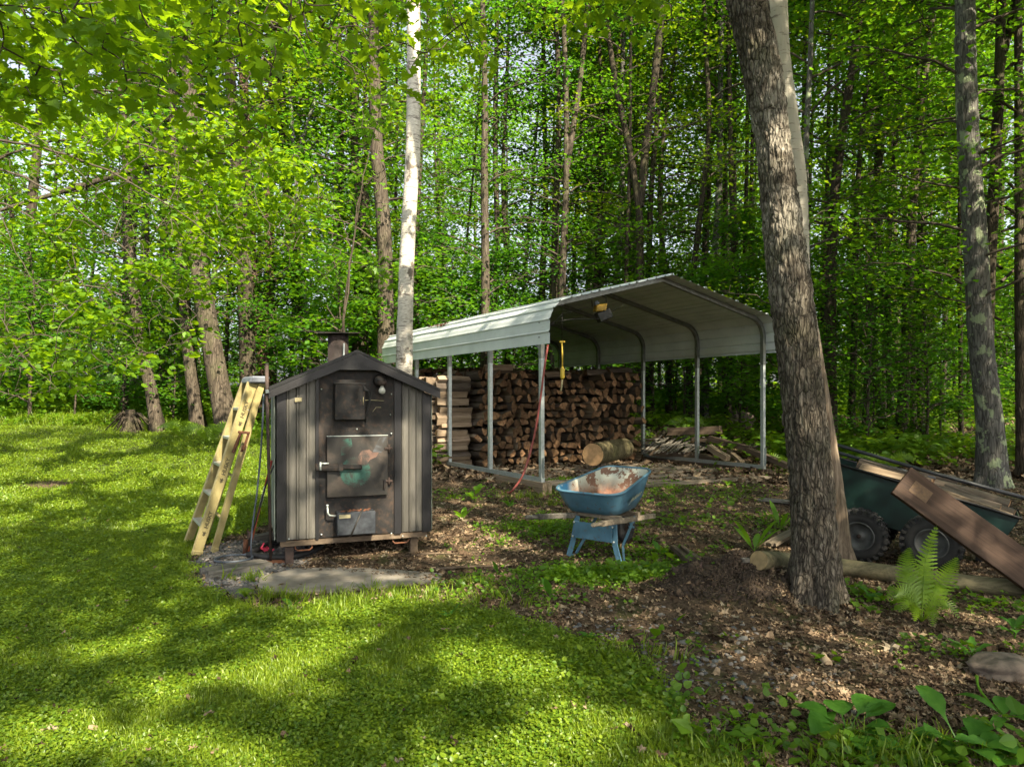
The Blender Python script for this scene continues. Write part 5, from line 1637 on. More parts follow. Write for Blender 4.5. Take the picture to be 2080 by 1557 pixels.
p = C(W_ + .02, -.06, -.33); MB().bar(p, p + UP * .27, .13, .13, CD, bev=.008).top('timber_post', M['timber_dark'], 'short dark post end under the front right carport post', 'post')
# boards lying across the carport floor
rb = random.Random(12)
DK = 'old boards lying on the carport floor'
for i in range(11):
    d0 = -.20 + i * .27
    w0, w1 = rb.uniform(.15, .5), W_ - rb.uniform(.1, .6)
    if i == 0: w0, w1 = .15, 4.2
    if i == 2: w0, w1 = .3, 2.9
    z = -.20 + .012 * (i % 3) + (.03 if i > 1 else 0)
    cbeam(w0, d0 + rb.uniform(-.03, .03), w1, d0 + rb.uniform(-.06, .06), z, .22 + rb.uniform(-.03, .02), .045, 'deck_board', M['deck'],
          'gray old board, %s from the front edge of the carport floor' % ['first', 'second', 'third', 'fourth', 'fifth', 'sixth', 'seventh', 'eighth', 'ninth', 'tenth', 'eleventh'][i], 'board', DK, seed=20 + i)
cbeam(3.9, -.42, 5.4, -.75, -.33, .12, .06, 'plank', M['deck'], 'board slanting out from the right front post to the big trunk', 'plank', None, 44)
cbeam(4.3, .2, 6.0, .1, -.28, .14, .13, 'timber', M['timber_dark'], 'dark timber lying right of the carport behind the big trunk', 'timber', None, 45)

# ---- firewood
m = NT('split_wood_end'); oc = m.coords((1, .2, 1)); a = m.noise(oc, 16, 5, .65); r1_ = m.rnd()
dd_ = m.n('VectorMath', {0: m.coords((1, 0, 1))}, operation='LENGTH').outputs['Value']
rg = m.math('MULTIPLY', m.math('ADD', m.math('SINE', m.math('MULTIPLY', dd_, 420.0)), 1.0), .07)
c = m.ramp(m.math('ADD', a, m.math('SUBTRACT', rg, .07)), [(.26, (.04, .020, .010)), (.48, (.15, .082, .042)), (.70, (.30, .19, .105))])
rv = m.math('ADD', m.math('MULTIPLY', m.math('POWER', r1_, 2.0), 1.35), .42)
c = m.mix(1.0, c, m.n('CombineXYZ', {0: rv, 1: rv, 2: rv}).outputs[0], 'MULTIPLY')
M['log_end'] = m.pbr(c, .85, 0, m.bump(a, .5, .006), .2)
M['log_side'] = wood_mat('split_wood_side', (.06, .042, .03), (.19, .14, .095), (.33, .26, .185), 1, 9, .7)
M['log_bark'] = wood_mat('log_bark', (.03, .024, .018), (.085, .065, .05), (.15, .125, .10), 1, 14, .8)
def log_mesh(seed, L=.5, r=.085, kind=None, nm='firewood_log'):
    q = random.Random(seed)
    kind = kind or q.choice(['wedge', 'wedge', 'wedge', 'half', 'round', 'slab'])
    pts = []; mats = []
    if kind == 'round':
        n = 10; pts = [(r * .8 * cos(2 * pi * k / n) * q.uniform(.93, 1.05), r * .8 * sin(2 * pi * k / n) * q.uniform(.93, 1.05)) for k in range(n)]; mats = [1] * n
    elif kind == 'slab':
        w, h = r * q.uniform(.9, 1.15), r * q.uniform(.35, .5)
        pts = [(-w, -h), (w * .9, -h * 1.1), (w, h * .6), (w * .4, h * 1.1), (-w * .8, h)]; mats = [0, 0, 1, 1, 0]
    else:
        span = radians(q.uniform(75, 110)) if kind == 'wedge' else radians(175)
        R = r * (1.5 if kind == 'wedge' else 1.05)
        n = 5 if kind == 'wedge' else 7
        a0 = pi / 2 - span / 2
        pts = [(q.uniform(-.01, .01), -R * .5 if kind == 'wedge' else -R * .35)] if kind == 'wedge' else []
        for k in range(n):
            a = a0 + span * k / (n - 1)
            pts.append((cos(a) * R * q.uniform(.94, 1.04), sin(a) * R * q.uniform(.94, 1.04) - (R * .5 if kind == 'wedge' else R * .4)))
        mats = ([0] if kind == 'wedge' else []) + [1] * (n - 1) + [0]
    m_ = len(pts); seg_ = 5
    V, Fc, mi = [], [], []
    jx, jz = q.uniform(-.012, .012), q.uniform(-.012, .012)
    for s in range(seg_ + 1):
        t = s / seg_; y = (t - .5) * L
        bx, bz = jx * sin(pi * t), jz * sin(pi * t)
        for (x, z) in pts:
            e = .0
            V.append((x * (1 + q.uniform(-.05, .05)) + bx, y + (q.uniform(-.008, .008) if s in (0, seg_) else 0), z * (1 + q.uniform(-.05, .05)) + bz))
    for s in range(seg_):
        for k in range(m_):
            Fc.append((s * m_ + k, s * m_ + (k + 1) % m_, (s + 1) * m_ + (k + 1) % m_, (s + 1) * m_ + k)); mi.append(mats[k])
    Fc.append(tuple(range(m_))[::-1]); mi.append(2)
    Fc.append(tuple(seg_ * m_ + k for k in range(m_))); mi.append(2)
    me = bpy.data.meshes.new(nm); me.from_pydata(V, [], Fc)
    for mt in (M['log_side'], M['log_bark'], M['log_end']): me.materials.append(mt)
    me.polygons.foreach_set('material_index', mi); me.update()
    return me, V, Fc, mi
LOGS = [log_mesh(400 + k) for k in range(16)]
LLONG = [log_mesh(450 + k, .62, .088) for k in range(8)]
dep_ang = atan2(CD.y, CD.x) - pi / 2
wid_ang = atan2(CW.y, CW.x) - pi / 2
rw = random.Random(44)
FG = 'split logs stacked under the carport with their cut ends forward'
row_h = .150; z0 = -.12
nlog = 0
def place_log(me, loc, rz, roll, sc_=1.0, tl=0.0, label='', group=None, name='firewood_log'):
    o = link_mesh(name, me)
    o.location = loc; o.rotation_mode = 'XYZ'
    o.rotation_euler = (Matrix.Rotation(rz, 4, 'Z') @ Matrix.Rotation(tl, 4, 'X') @ Matrix.Rotation(roll, 4, 'Y')).to_euler()
    o.scale = (sc_,) * 3
    return tag(o, label, 'log', group)
ORD = ['lowest', 'second', 'third', 'fourth', 'fifth', 'sixth', 'seventh', 'eighth', 'ninth', 'tenth', 'eleventh', 'twelfth', 'thirteenth', 'fourteenth', 'fifteenth', 'sixteenth', 'seventeenth', 'eighteenth', 'nineteenth', 'twentieth', 'twenty first', 'twenty second', 'twenty third', 'twenty fourth', 'twenty fifth', 'twenty sixth']
def topz(w): return 1.62 + .05 * sin(w * 2.1) + .04 * sin(w * 5.3 + 1) - .10 * math.exp(-((w - 1.9) / .35) ** 2)
for j in range(12):
    z = z0 + .07 + j * row_h
    w = .58 + (.0 if j % 2 else .08); col_ = 0
    while w < 4.08:
        if z < topz(w) and nlog < 278:
            s = rw.uniform(.85, 1.3)
            p = C(w, 3.20 + rw.uniform(-.05, .09), z + rw.uniform(-.02, .02))
            place_log(rw.choice(LOGS)[0], p, dep_ang + rw.uniform(-.07, .07), rw.uniform(0, 2 * pi), s, rw.uniform(-.03, .03), 'split firewood log in the %s course from the ground, %s from the left' % (ORD[j], 'first' if col_ == 0 else ORD[col_]), FG)
            col_ += 1
            nlog += 1
        w += rw.uniform(.15, .205)
# logs lying along the top of the stack
for i, (w, lab) in enumerate(((1.05, 'split log lying sideways on top of the stack, left of the left middle post'), (2.35, 'bark covered log lying sideways on the middle of the stack top'), (3.3, 'long split log lying sideways on top of the stack near its right end'), (3.85, 'last split log lying sideways on the right end of the stack top'))):
    place_log(LLONG[i][0], C(w, 3.18, topz(w) + .05), wid_ang + .1, rw.uniform(0, 6), 1.0, .03, lab)
# end tower at the left: logs lying across
for j in range(12):
    z = z0 + .07 + j * .142
    L_ = rw.choice(LLONG)[0]
    place_log(L_, C(.12 + rw.uniform(-.06, .06), 3.14 + rw.uniform(-.03, .03), z), wid_ang + rw.uniform(-.10, .05), rw.uniform(0, 6.28), rw.uniform(.95, 1.12), rw.uniform(-.03, .04),
              'crosswise split log in the left end tower of the stack, %s course from the ground' % ['lowest', 'second', 'third', 'fourth', 'fifth', 'sixth', 'seventh', 'eighth', 'ninth', 'tenth', 'eleventh', 'twelfth', 'topmost'][j], 'crosswise logs in the left end tower')
# crosswise logs at the right end
for j in range(7):
    place_log(rw.choice(LOGS)[0], C(4.16, 3.12 + rw.uniform(-.05, .05), z0 + .06 + j * .25), dep_ang + rw.uniform(-.4, .4), rw.uniform(0, 6.28), rw.uniform(.85, 1.1), rw.uniform(-.1, .1), 'loose split log at the right end of the stack, %s from the ground' % ['first', 'second', 'third', 'fourth', 'fifth', 'sixth', 'seventh'][j], 'loose logs at the right end')
# rows behind, seen only through the gaps and above: one mass
V_, F5, MI = [], [], []
def add_bulk(lg, loc, rz, roll, s):
    _, V, Fc, mi = lg
    R_ = (Matrix.Translation(loc) @ Matrix.Rotation(rz, 4, 'Z') @ Matrix.Rotation(roll, 4, 'Y') @ Matrix.Scale(s, 4))
    b = len(V_)
    V_.extend([tuple(R_ @ Vector(v)) for v in V]); F5.extend([tuple(i + b for i in f) for f in Fc]); MI.extend(mi)
for (d, tz, wa, wb) in ((3.78, 1.62, .4, 4.3), (4.4, 1.68, .4, 4.3), (5.2, 1.72, .3, 4.3)):
    j = 0
    while j * row_h < tz + .1:
        z = z0 + .07 + j * row_h
        w = wa
        while w < wb:
            if d < 3.9 or z > 1.2:
                add_bulk(rw.choice(LOGS), C(w, d + rw.uniform(-.03, .05), z + rw.uniform(-.02, .02)), dep_ang + rw.uniform(-.05, .05), rw.uniform(0, 6.28), rw.uniform(.85, 1.2))
            w += rw.uniform(.15, .19)
        j += 1
for d in np.arange(3.35, 6.3, .17):
    for j in range(12):
        add_bulk(rw.choice(LLONG), C(-.02 + rw.uniform(-.05, .05), d, z0 + .07 + j * .14 + rw.uniform(-.02, .02)), wid_ang + rw.uniform(-.08, .08), rw.uniform(0, 6.28), rw.uniform(.95, 1.15))
me = bpy.data.meshes.new('firewood'); me.from_pydata(V_, [], F5)
for mt in (M['log_side'], M['log_bark'], M['log_end']): me.materials.append(mt)
me.polygons.foreach_set('material_index', MI); me.update()
tag(link_mesh('firewood', me), 'remaining rows of split firewood packed behind the front stack', 'firewood', None, 'stuff')
# dark ground under the stack is real ground; the round mossy log lying in front
c0 = P(1204, 923, 11.7); c1 = P(1268, 910, 12.95)
LGB = thing('mossy_log', 'thick round mossy log with pale sawn end lying before the firewood stack', 'log', (c0 + c1) / 2 - UP * .18)
m = bark_mat('mossy_bark', (.04, .033, .02), (.10, .085, .045), (.17, .145, .08), moss=.45)
me, _ = trunk_mesh('log_body', [c0, (c0 + c1) / 2, c1], [.195, .19, .185], m, 28, 24, flare=0, furrow=.012, ori=LGB.location)
link_mesh('log_body', me, LGB)
dx = (c0 - c1).normalized()
mb = MB(); mb.lathe(c0, dx, [(.19, -.02), (.192, .004), (.188, .010), (.09, .014), (0, .014)], 28, smooth=False)
mb.build('sawn_end', plain('sawn_log_end', (.50, .30, .15), .8, col2=(.30, .19, .09), scale=14), LGB)
# ---- lumber pile at the right behind the carport
LP = 'old lumber piled right of the firewood'
def lb(pa, pb, w, th, mat, lab, seed, cat='board', tilt=0.0): return rough_board('lumber', pa, pb, w, th, mat, lab, seed, cat, LP, tilt=tilt)
lb(P(1359, 884, 14.6), P(1464, 880, 14.0), .17, .16, M['timber_dark'], 'mossy square beam lying on top of the lumber pile', 60, 'beam')
lb(P(1440, 895, 13.3), P(1525, 917, 12.6), .10, .10, M['timber_dark'], 'dark beam sloping down to the right on the lumber pile', 61, 'beam')
lb(P(1440, 912, 13.0), P(1477, 936, 12.5), .11, .10, M['timber'], 'pale short beam end poking out of the lumber pile', 62, 'beam')
lb(P(1480, 918, 13.0), P(1508, 943, 12.4), .09, .06, M['timber'], 'reddish plank leaning at the front of the lumber pile', 63, 'plank')
lb(P(1520, 918, 12.6), P(1600, 952, 11.6), .10, .09, M['timber_dark'], 'dark beam running from the lumber pile to the big trunk', 64, 'beam')
lb(P(1540, 908, 13.6), P(1300, 905, 14.6), .12, .05, M['gray_wood'], 'long gray board at the back of the lumber pile', 65, 'board')
lb(P(1320, 925, 13.9), P(1420, 928, 13.5), .14, .10, M['timber_dark'], 'lower dark beam at the left of the lumber pile', 66, 'beam')
lb(P(1425, 930, 13.2), P(1455, 940, 12.9), .16, .09, M['timber_dark'], 'short dark block at the foot of the lumber pile', 67, 'block')
lb(P(1410, 893, 14.2), P(1470, 900, 13.8), .3, .06, M['timber_dark'], 'dark boards under the mossy beam', 68, 'board')
for i in range(15):
    x = 1303 + i * 8.5
    a = P(x, 922 - (i % 3) * 2, 13.6 - i * .01); b = P(x + 42, 884 + (i % 2) * 4 + i * .3, 14.7)
    o = rough_board('lattice_slat', a, b, .035, .016, M['gray_wood'], 'thin gray lattice slat leaning on the lumber pile, number %d from the firewood' % (i + 1), 70 + i, 'slat', 'lattice slats on the lumber pile', n=6)
    o['label'] = 'thin gray lattice slat leaning on the lumber pile, %s from the firewood' % ('first' if i == 0 else ORD[i])
for i in range(4):
    rough_board('lattice_slat', P(1303, 893 + i * 6, 14.0), P(1350, 891 + i * 6, 14.6), .03, .014, M['gray_wood'], 'thin level slat at the left end of the lumber pile, %s from the top' % ('first' if i == 0 else ORD[i]), 90 + i, 'slat', 'level slats at the left of the lumber pile', n=6)
st = MB(); g = G(1510, 880)
# ================================================================ wheelbarrow
def ground(x, y, dz=0.0): return Vector((x, y, H(x, y) + dz))
LA_ = Vector((.553, 6.50, 0)); RA_ = Vector((.965, 6.17, 0))          # rear left and right feet
BX = (RA_ - LA_).normalized(); BY = Vector((.62, .78, 0)).normalized(); BY = (BY - BX * BY.dot(BX)).normalized()
BC = (LA_ + RA_) / 2; gz0 = H(BC.x, BC.y)
def B(x, y, z): return BC + BX * x + BY * y + UP * (gz0 + z)
WB = thing('wheelbarrow', 'old blue wheelbarrow with rusty peeling tray and wooden handles', 'wheelbarrow', B(0, 0, 0))
m = NT('blue_paint'); oc = m.coords(); a = m.noise(oc, 5, 5, .6); b_ = m.noise(oc, 24, 5, .65)
c = m.ramp(a, [(.3, (.045, .115, .17)), (.7, (.085, .19, .275))]); c = m.mix(m.ramp(b_, [(.60, 0.0), (.66, .8)]), c, (.10, .07, .055))
M['blue'] = m.pbr(c, .45, 0, m.bump(b_, .08, .003), .45)
m = NT('tray_inside'); oc = m.coords(); a = m.noise(oc, 5.0, 6, .7, .4); b_ = m.noise(oc, 30, 5, .65)
z = m.n('SeparateXYZ', {0: oc}).outputs[2]; x_ = m.n('SeparateXYZ', {0: oc}).outputs[0]
base_c = m.mix(m.ramp(m.math('ADD', a, m.math('MULTIPLY', b_, .35)), [(.66, 0.0), (.70, 1.0)]), (.46, .48, .41), (.16, .085, .055))
blu = m.mix(m.ramp(m.math('ADD', m.math('MULTIPLY', a, .8), m.math('MULTIPLY', b_, .35)), [(.60, 0.0), (.63, 1.0)]), (.03, .15, .29), (.5, .52, .46))
rustc = m.ramp(b_, [(.3, (.12, .055, .04)), (.55, (.25, .13, .09)), (.75, (.45, .17, .05))])
c = m.mix(m.ramp(m.math('ADD', z, m.math('MULTIPLY', a, .15)), [(.62, 1.0), (.76, 0.0)]), base_c, rustc)
c = m.mix(m.ramp(m.math('ADD', m.math('MULTIPLY', x_, -1.0), m.math('MULTIPLY', a, .12)), [(.22, 0.0), (.27, 1.0)]), c, blu)
M['tray_in'] = m.pbr(c, .6, 0, m.bump(b_, .25, .004), .35)
# tray: rounded outline rings from floor to rim; rim rises to the front
def ring(cx, cy, hw0, hw1, y0, y1, z0_, z1_, r, n=8):
    """outline: half width hw0 at rear (y0), hw1 at front (y1)"""
    pts = []
    cs = [(hw0 - r, y0 + r, -pi / 2, 0), (hw1 - r, y1 - r, 0, pi / 2), (-(hw1 - r), y1 - r, pi / 2, pi), (-(hw0 - r), y0 + r, pi, 3 * pi / 2)]
    for (x, y, a0, a1) in cs:
        for k in range(n + 1):
            a = a0 + (a1 - a0) * k / n
            px, py = x + cos(a) * r, y + sin(a) * r
            t = (py - y0) / (y1 - y0)
            pts.append((px, py, z0_ + (z1_ - z0_) * t))
    return pts
levels = [ring(0, 0, .19, .15, .12, .50, .408, .412, .10), ring(0, 0, .262, .215, .03, .62, .425, .44, .12), ring(0, 0, .300, .250, -.01, .70, .48, .55, .13), ring(0, 0, .332, .275, -.055, .755, .56, .69, .14), ring(0, 0, .355, .285, -.08, .80, .622, .79, .145)]
levels = [[(x - .07, y, z) for x, y, z in L] for L in levels]
n_ = len(levels[0])
for nm, off, mt in (('tray', 0.0, M['blue']), ('tray_lining', .006, M['tray_in'])):
    mb = MB(); vs = []
    for L in levels:
        cx = 0; cyy = sum(p[1] for p in L) / n_
        for (x, y, z) in L:
            s = 1 - off / .3
            vs.append(B((x + .07) * s - .07, cyy + (y - cyy) * s, z + off))
    fs = []
    for i in range(len(levels) - 1):
        for k in range(n_):
            f = (i * n_ + k, i * n_ + (k + 1) % n_, (i + 1) * n_ + (k + 1) % n_, (i + 1) * n_ + k)
            fs.append(f if off == 0 else f[::-1])
    fs.append(tuple(range(n_)) if off else tuple(range(n_))[::-1])
    mb.add(vs, fs, 0, True); tray = mb.build(nm, mt, WB)
mb = MB(); mb.tube([B((x + .07) * 1.015 - .07, y * 1.0 + .0, z + .004) for x, y, z in levels[-1]], .013, 8, closed=True, caps=False); mb.build('tray_rim', M['blue'], WB)
tm = text_mesh('Jackson', .085, .0006, .35, .0014); tm.materials.clear(); tm.materials.append(plain('cream_print', (.55, .56, .40), .6))
o = link_mesh('lettering', tm, WB)
pA, pB = B(.255, .16, .555), B(.225, .50, .62)
dx = (pB - pA).normalized(); nn = (BX * 1.0 - UP * .52).normalized(); nn = (nn - dx * nn.dot(dx)).normalized(); uu = nn.cross(dx)
o.matrix_local = Matrix.Translation((pA + pB) / 2 + nn * .022 - origin_of(WB)) @ Matrix((dx, uu, nn)).transposed().to_4x4()
# handles
def handle(s, grip, front):
    mid = B(s * .235, .15, .415)
    mb = MB()
    a, b = grip, front
    d = (b - a).normalized()
    mb.bar(a + d * .16, b, .042, .048, bev=.006)
    mb.tube([a, a + d * .02, a + d * .10, a + d * .17], [.014, .020, .018, .024], 10)
    return mb.build('handle', M['gray_wood'] if s < 0 else M['deck'], WB)
handle(-1, P(1068, 1050, 6.02), B(-.15, .95, .30)); handle(1, P(1203, 1066, 5.80), B(.13, .95, .30))
mb = MB(); mb.bar(B(-.24, .08, .405), B(.24, .08, .405), .05, .035); mb.bar(B(-.2, .5, .375), B(.2, .5, .375), .05, .05); mb.build('cross_cleat', M['deck'], WB)
# legs: rear strap legs with brace plate, front struts
for s in (-1, 1):
    foot = LA_ if s < 0 else RA_; foot = ground(foot.x, foot.y)
    tp_ = B(s * .20, .03, .39)
    knee = B(s * .225, -.0, .17)
    mb = MB()
    for a, b in ((tp_, knee), (knee, foot + UP * .004 + (BX * s * .015))):
        mb.bar(a, b, .055, .010, BY, bev=.002)
    mb.bar(foot + BX * s * .015 + UP * .006, foot + BX * s * .015 + BY * .07 + UP * .006, .055, .01)
    mb.build('leg', M['blue'], WB)
    mb = MB(); a = B(s * .20, .42, .37); b = foot + BX * s * .0 + BY * .10 + UP * .01
    mb.bar(a, B(s * .215, .16, .14), .04, .008, BX, bev=.002); mb.bar(B(s * .215, .16, .14), b, .04, .008, BX, bev=.002); mb.build('leg_strut', M['blue'], WB)
mb = MB(); mb.box(B(0, -.012, .265), BX * .20, BY * .005, UP * .075, bev=.002); mb.box(B(0, -.004, .338), BX * .20, BY * .012, UP * .005); mb.build('brace_plate', M['blue'], WB)
for s in (-1, 1):
    for zz_ in (.335, .20):
        MB().lathe(B(s * (.208 if zz_ > .3 else .222), -.02, zz_), -BY, [(.011, -.004), (.011, .004), (.006, .008), (0, .009)], 8).build('bolt', M['galv'], WB)
M['tyre'] = plain('dark_tyre', (.03, .03, .031), .75, 0, col2=(.018, .018, .018), scale=20)
def wheel(c, axis, R, w, parent, rim_mat, lug=False, wr=.55, seed=0):
    ax = Vector(axis).normalized()
    wh = bpy.data.objects.new('wheel', None); COL.objects.link(wh); wh.parent = parent; wh.location = c - origin_of(parent)
    mb = MB(); pr = []
    for k in range(13):
        a = pi * k / 12
        pr.append((R * (wr + (.955 - wr) * min(1, sin(a) * 1.25 + .0)) if 0 < k < 12 else R * wr, -cos(a) * w / 2 * (1.0 if k not in (0, 12) else .8)))
    mb.lathe(c, ax, pr, 40)
    if lug:
        r = ax.cross(UP).normalized(); q = ax.cross(r)
        for k in range(24):
            for sgn, ph in ((-1, 0), (1, .5)):
                a = 2 * pi * (k + ph) / 24
                rad = r * cos(a) + q * sin(a); tn = ax.cross(rad)
                mb.box(c + rad * (R * .955) + ax * (sgn * w * .30), ax * (w * .17) + tn * .012, tn * (R * .050), rad * (R * .045))
                mb.box(c + rad * (R * .90) + ax * (sgn * w * .47), ax * (w * .05), tn * (R * .045), rad * (R * .07))
    mb.build('tyre', M['tyre'], wh)
    mb = MB(); s = -1
    for s in (-1, 1):
        mb.lathe(c, ax * s, [(R * wr * 1.04, w * .42), (R * wr * 1.0, w * .46), (R * wr * .93, w * .44), (R * wr * .86, w * .25), (R * wr * .80, w * .18), (R * wr * .40, w * .14), (R * wr * .34, w * .22), (R * wr * .22, w * .26), (R * wr * .20, w * .30), (0, w * .30)], 28)
    mb.build('rim', rim_mat, wh)
    mb = MB()
    for s in (-1, 1):
        mb.lathe(c + ax * s * w * .31, ax * s, [(R * wr * .16, 0), (R * wr * .15, .012), (0, .014)], 14)
    mb.build('hub_cap', M['rust_dark'], wh)
    return wh
wheel(B(-.15, .86, .175), BX, .17, .085, WB, M['rust_dark'], wr=.5)
mb = MB()
for s in (-1, 1): mb.bar(B(-.15 + s * .10, .72, .33), B(-.15 + s * .07, .86, .175), .03, .006, BX)
mb.tube([B(-.25, .86, .175), B(-.05, .86, .175)], .012, 8); mb.build('fork', M['blue'], WB)

# ================================================================ green garden cart
KX = Vector((.79, -.56, 0)).normalized(); KN = Vector((-KX.y, KX.x, 0)) * -1       # along the cart to the right; outward normal of the near side
if KN.y > 0: KN = -KN
KB = -KN
A = P(1690, 939, 6.52); Bp = P(2072, 1053, 5.68)
kx = (Bp - A).normalized(); L_ = (Bp - A).length
kz = (A - P(1716, 1029, 6.44)); hgt = kz.length; kz = (kz - kx * kz.dot(kx)).normalized(); ky = kz.cross(kx).normalized()
if ky.y < 0: ky = -ky
KC = thing('garden_cart', 'dark green four wheeled garden cart loaded with split wood behind the big trunk', 'cart', ground(A.x + .5, A.y))
m = NT('dark_green_steel'); oc = m.coords(); a = m.noise(oc, 6, 5, .6)
c = m.ramp(a, [(.3, (.004, .014, .013)), (.6, (.007, .026, .022)), (.8, (.03, .05, .042))])
M['green'] = m.pbr(c, .35, .1, None, .5)
wdt = .72
def K(u, v, w): return A + kx * u + ky * v - kz * w      # along, away from the camera, down from the rim
# tub: near and far side, ends and floor, each a sheet with thickness
for nm, v in (('side_panel', .0), ('side_panel', wdt)):
    mb = MB(); vs = [K(-.05, v, 0), K(L_, v, 0), K(L_ - .05, v, .20), K(L_ - .42, v, hgt - .01), K(.08, v, hgt)]
    mb.prism(vs, ky * .006); mb.build(nm, M['green'], KC)
mb = MB(); vs = [K(-.05, 0, 0), K(.08, 0, hgt), K(.08, wdt, hgt), K(-.05, wdt, 0)]; mb.prism(vs, kx * .006); mb.build('end_panel', M['green'], KC)
mb = MB(); vs = [K(L_, 0, 0), K(L_ - .05, 0, .20), K(L_ - .05, wdt, .20), K(L_, wdt, 0)]; mb.prism(vs, -kx * .006); mb.build('end_panel', M['green'], KC)
mb = MB(); vs = [K(.08, 0, hgt), K(L_ - .42, 0, hgt - .01), K(L_ - .42, wdt, hgt - .01), K(.08, wdt, hgt)]; mb.prism(vs, kz * .006)
vs = [K(L_ - .42, 0, hgt - .01), K(L_ - .05, 0, .20), K(L_ - .05, wdt, .20), K(L_ - .42, wdt, hgt - .01)]; mb.prism(vs, kz * .006); mb.build('floor_panel', M['green'], KC)
mb = MB(); mb.tube([K(-.05, -.01, -.004), K(L_ + .01, -.01, -.004), K(L_ + .01, wdt + .01, -.004), K(-.05, wdt + .01, -.004)], .012, 8, closed=True); mb.build('rim_bead', M['black_rubber'], KC)
M['white_rim'] = plain('shaded_dirty_rim', (.12, .125, .125), .6, col2=(.04, .04, .037), scale=9)  # mottled white, darkened: the canopy's shade is put into the colour
wc = P(1746, 1097, 6.30); wc.z = .245
wd = KX
axw = Vector((wd.y, -wd.x, 0)); axw = axw if axw.y < 0 else -axw
for (o, v) in ((0, 0), (.57, 0), (0, .62), (.57, .62)):
    c = wc + wd * o - axw * v
    c.z = .245 + H(c.x, c.y) * .6
    wheel(c, axw, .247, .15, KC, M['white_rim'], True, .52)
mb = MB()
for o in (0, .57):
    a, b = wc + wd * o - axw * .05, wc + wd * o - axw * .57
    mb.tube([a, b], .016, 8)
    mb.bar(a - axw * .12, K(.2 + o * .8, .15, hgt), .05, .02, KX); mb.bar(b + axw * .05, K(.2 + o * .8, .5, hgt), .05, .02, KX)
mb.build('axle_frame', M['black_rubber'], KC)
mb = MB(); mb.tube([P(2000, 1060, 5.9), P(2030, 1100, 5.75), G(2038, 1140)], .012, 6); mb.bar(G(1995, 1140) + UP * .0, G(1995, 1140) + UP * .28, .10, .10, KX); mb.build('tow_bracket', M['black_rubber'], KC)
# wood in the cart
LX = [log_mesh(480 + k, .5, .075) for k in range(7)]
GW = M['gray_wood']
def cartlog(i, a, b, s, roll, lab):
    d = (b - a); rz = atan2(d.y, d.x) - pi / 2; tl = math.asin(max(-1, min(1, d.z / d.length)))
    place_log(LX[i % 7][0], (a + b) / 2, rz, roll, s, tl, lab, 'split wood in the garden cart')
cartlog(0, K(.22, .30, -.03), K(.78, .26, -.04), 1.25, .4, 'gray weathered split log lying uppermost at the left of the cart load')
cartlog(1, K(.30, .14, .03), K(.72, .12, .01), 1.1, 2.0, 'gray split log tucked against the near side of the cart')
cartlog(2, K(.66, .45, -.05), K(.90, .62, -.10), .9, 1.0, 'short brown log standing up at the back of the cart load')
cartlog(3, K(.80, .52, -.02), K(1.42, .46, -.03), 1.2, 4.0, 'long gray bark covered log at the back right of the cart')
cartlog(4, K(.82, .20, .0), K(1.36, .17, .0), 1.05, 5.2, 'pale yellow split log on the right half of the cart load')
cartlog(5, K(.95, .33, -.02), K(1.42, .30, .02), 1.1, .2, 'tan split log between the pale yellow one and the gray one')
cartlog(6, K(.35, .5, .02), K(.8, .55, .02), 1.1, 3.0, 'dark split log at the back left of the cart load')
MB().bar(K(.78, .10, -.035), K(1.44, .08, .005), .045, .04, bev=.004).top('stake', M['timber'], 'pale yellow stick lying along the top of the cart load', 'stick')
for i, (a, b, l) in enumerate(((P(1686, 899, 6.75), P(2100, 1016, 5.85), 'upper long black pipe resting across the garden cart'), (P(1686, 914, 6.9), P(1900, 972, 6.45), 'lower black pipe lying behind the cart load'))):
    MB().tube([a, a.lerp(b, .5) - UP * .01, b], .018, 10).top('black_pipe', plain('black_poly_pipe_%d' % i, (.03, .034, .04), .4, col2=(.02, .02, .022)), l, 'pipe', 'black pipes over the cart')
# brown board leaning on the cart
a = P(1829.5, 975, 5.46); b = P(2150, 1205, 5.05)
d = (b - a).normalized(); s_ = (P(1847, 948, 5.50) - P(1812, 1002, 5.42)); s_ = (s_ - d * s_.dot(d)); hw = s_.length / 2; s_.normalize(); nn = d.cross(s_)
me = MB().box((0, 0, 0), ((b - a).length / 2, 0, 0), (0, hw, 0), (0, 0, .019), bev=.003).mesh('brown_board', wood_mat('brown_stained_wood', (.025, .014, .009), (.060, .033, .021), (.10, .058, .038), 0, 7, .35, .7))
o = link_mesh('brown_board', me); o.matrix_world = Matrix.Translation((a + b) / 2) @ Matrix((d, s_, nn)).transposed().to_4x4()
tag(o, 'wide brown stained board leaning against the near side of the garden cart', 'board')
L2 = (b - a).length / 2
bl = MB().box((-L2 + .16, .01, .0196), (.075, 0, 0), (0, .055, 0), (0, 0, .0012)).mesh('label_patch', plain('worn_tan_patch', (.16, .095, .045), .7, 0, col2=(.09, .05, .03), scale=40)); ob2 = link_mesh('label_patch', bl, o)
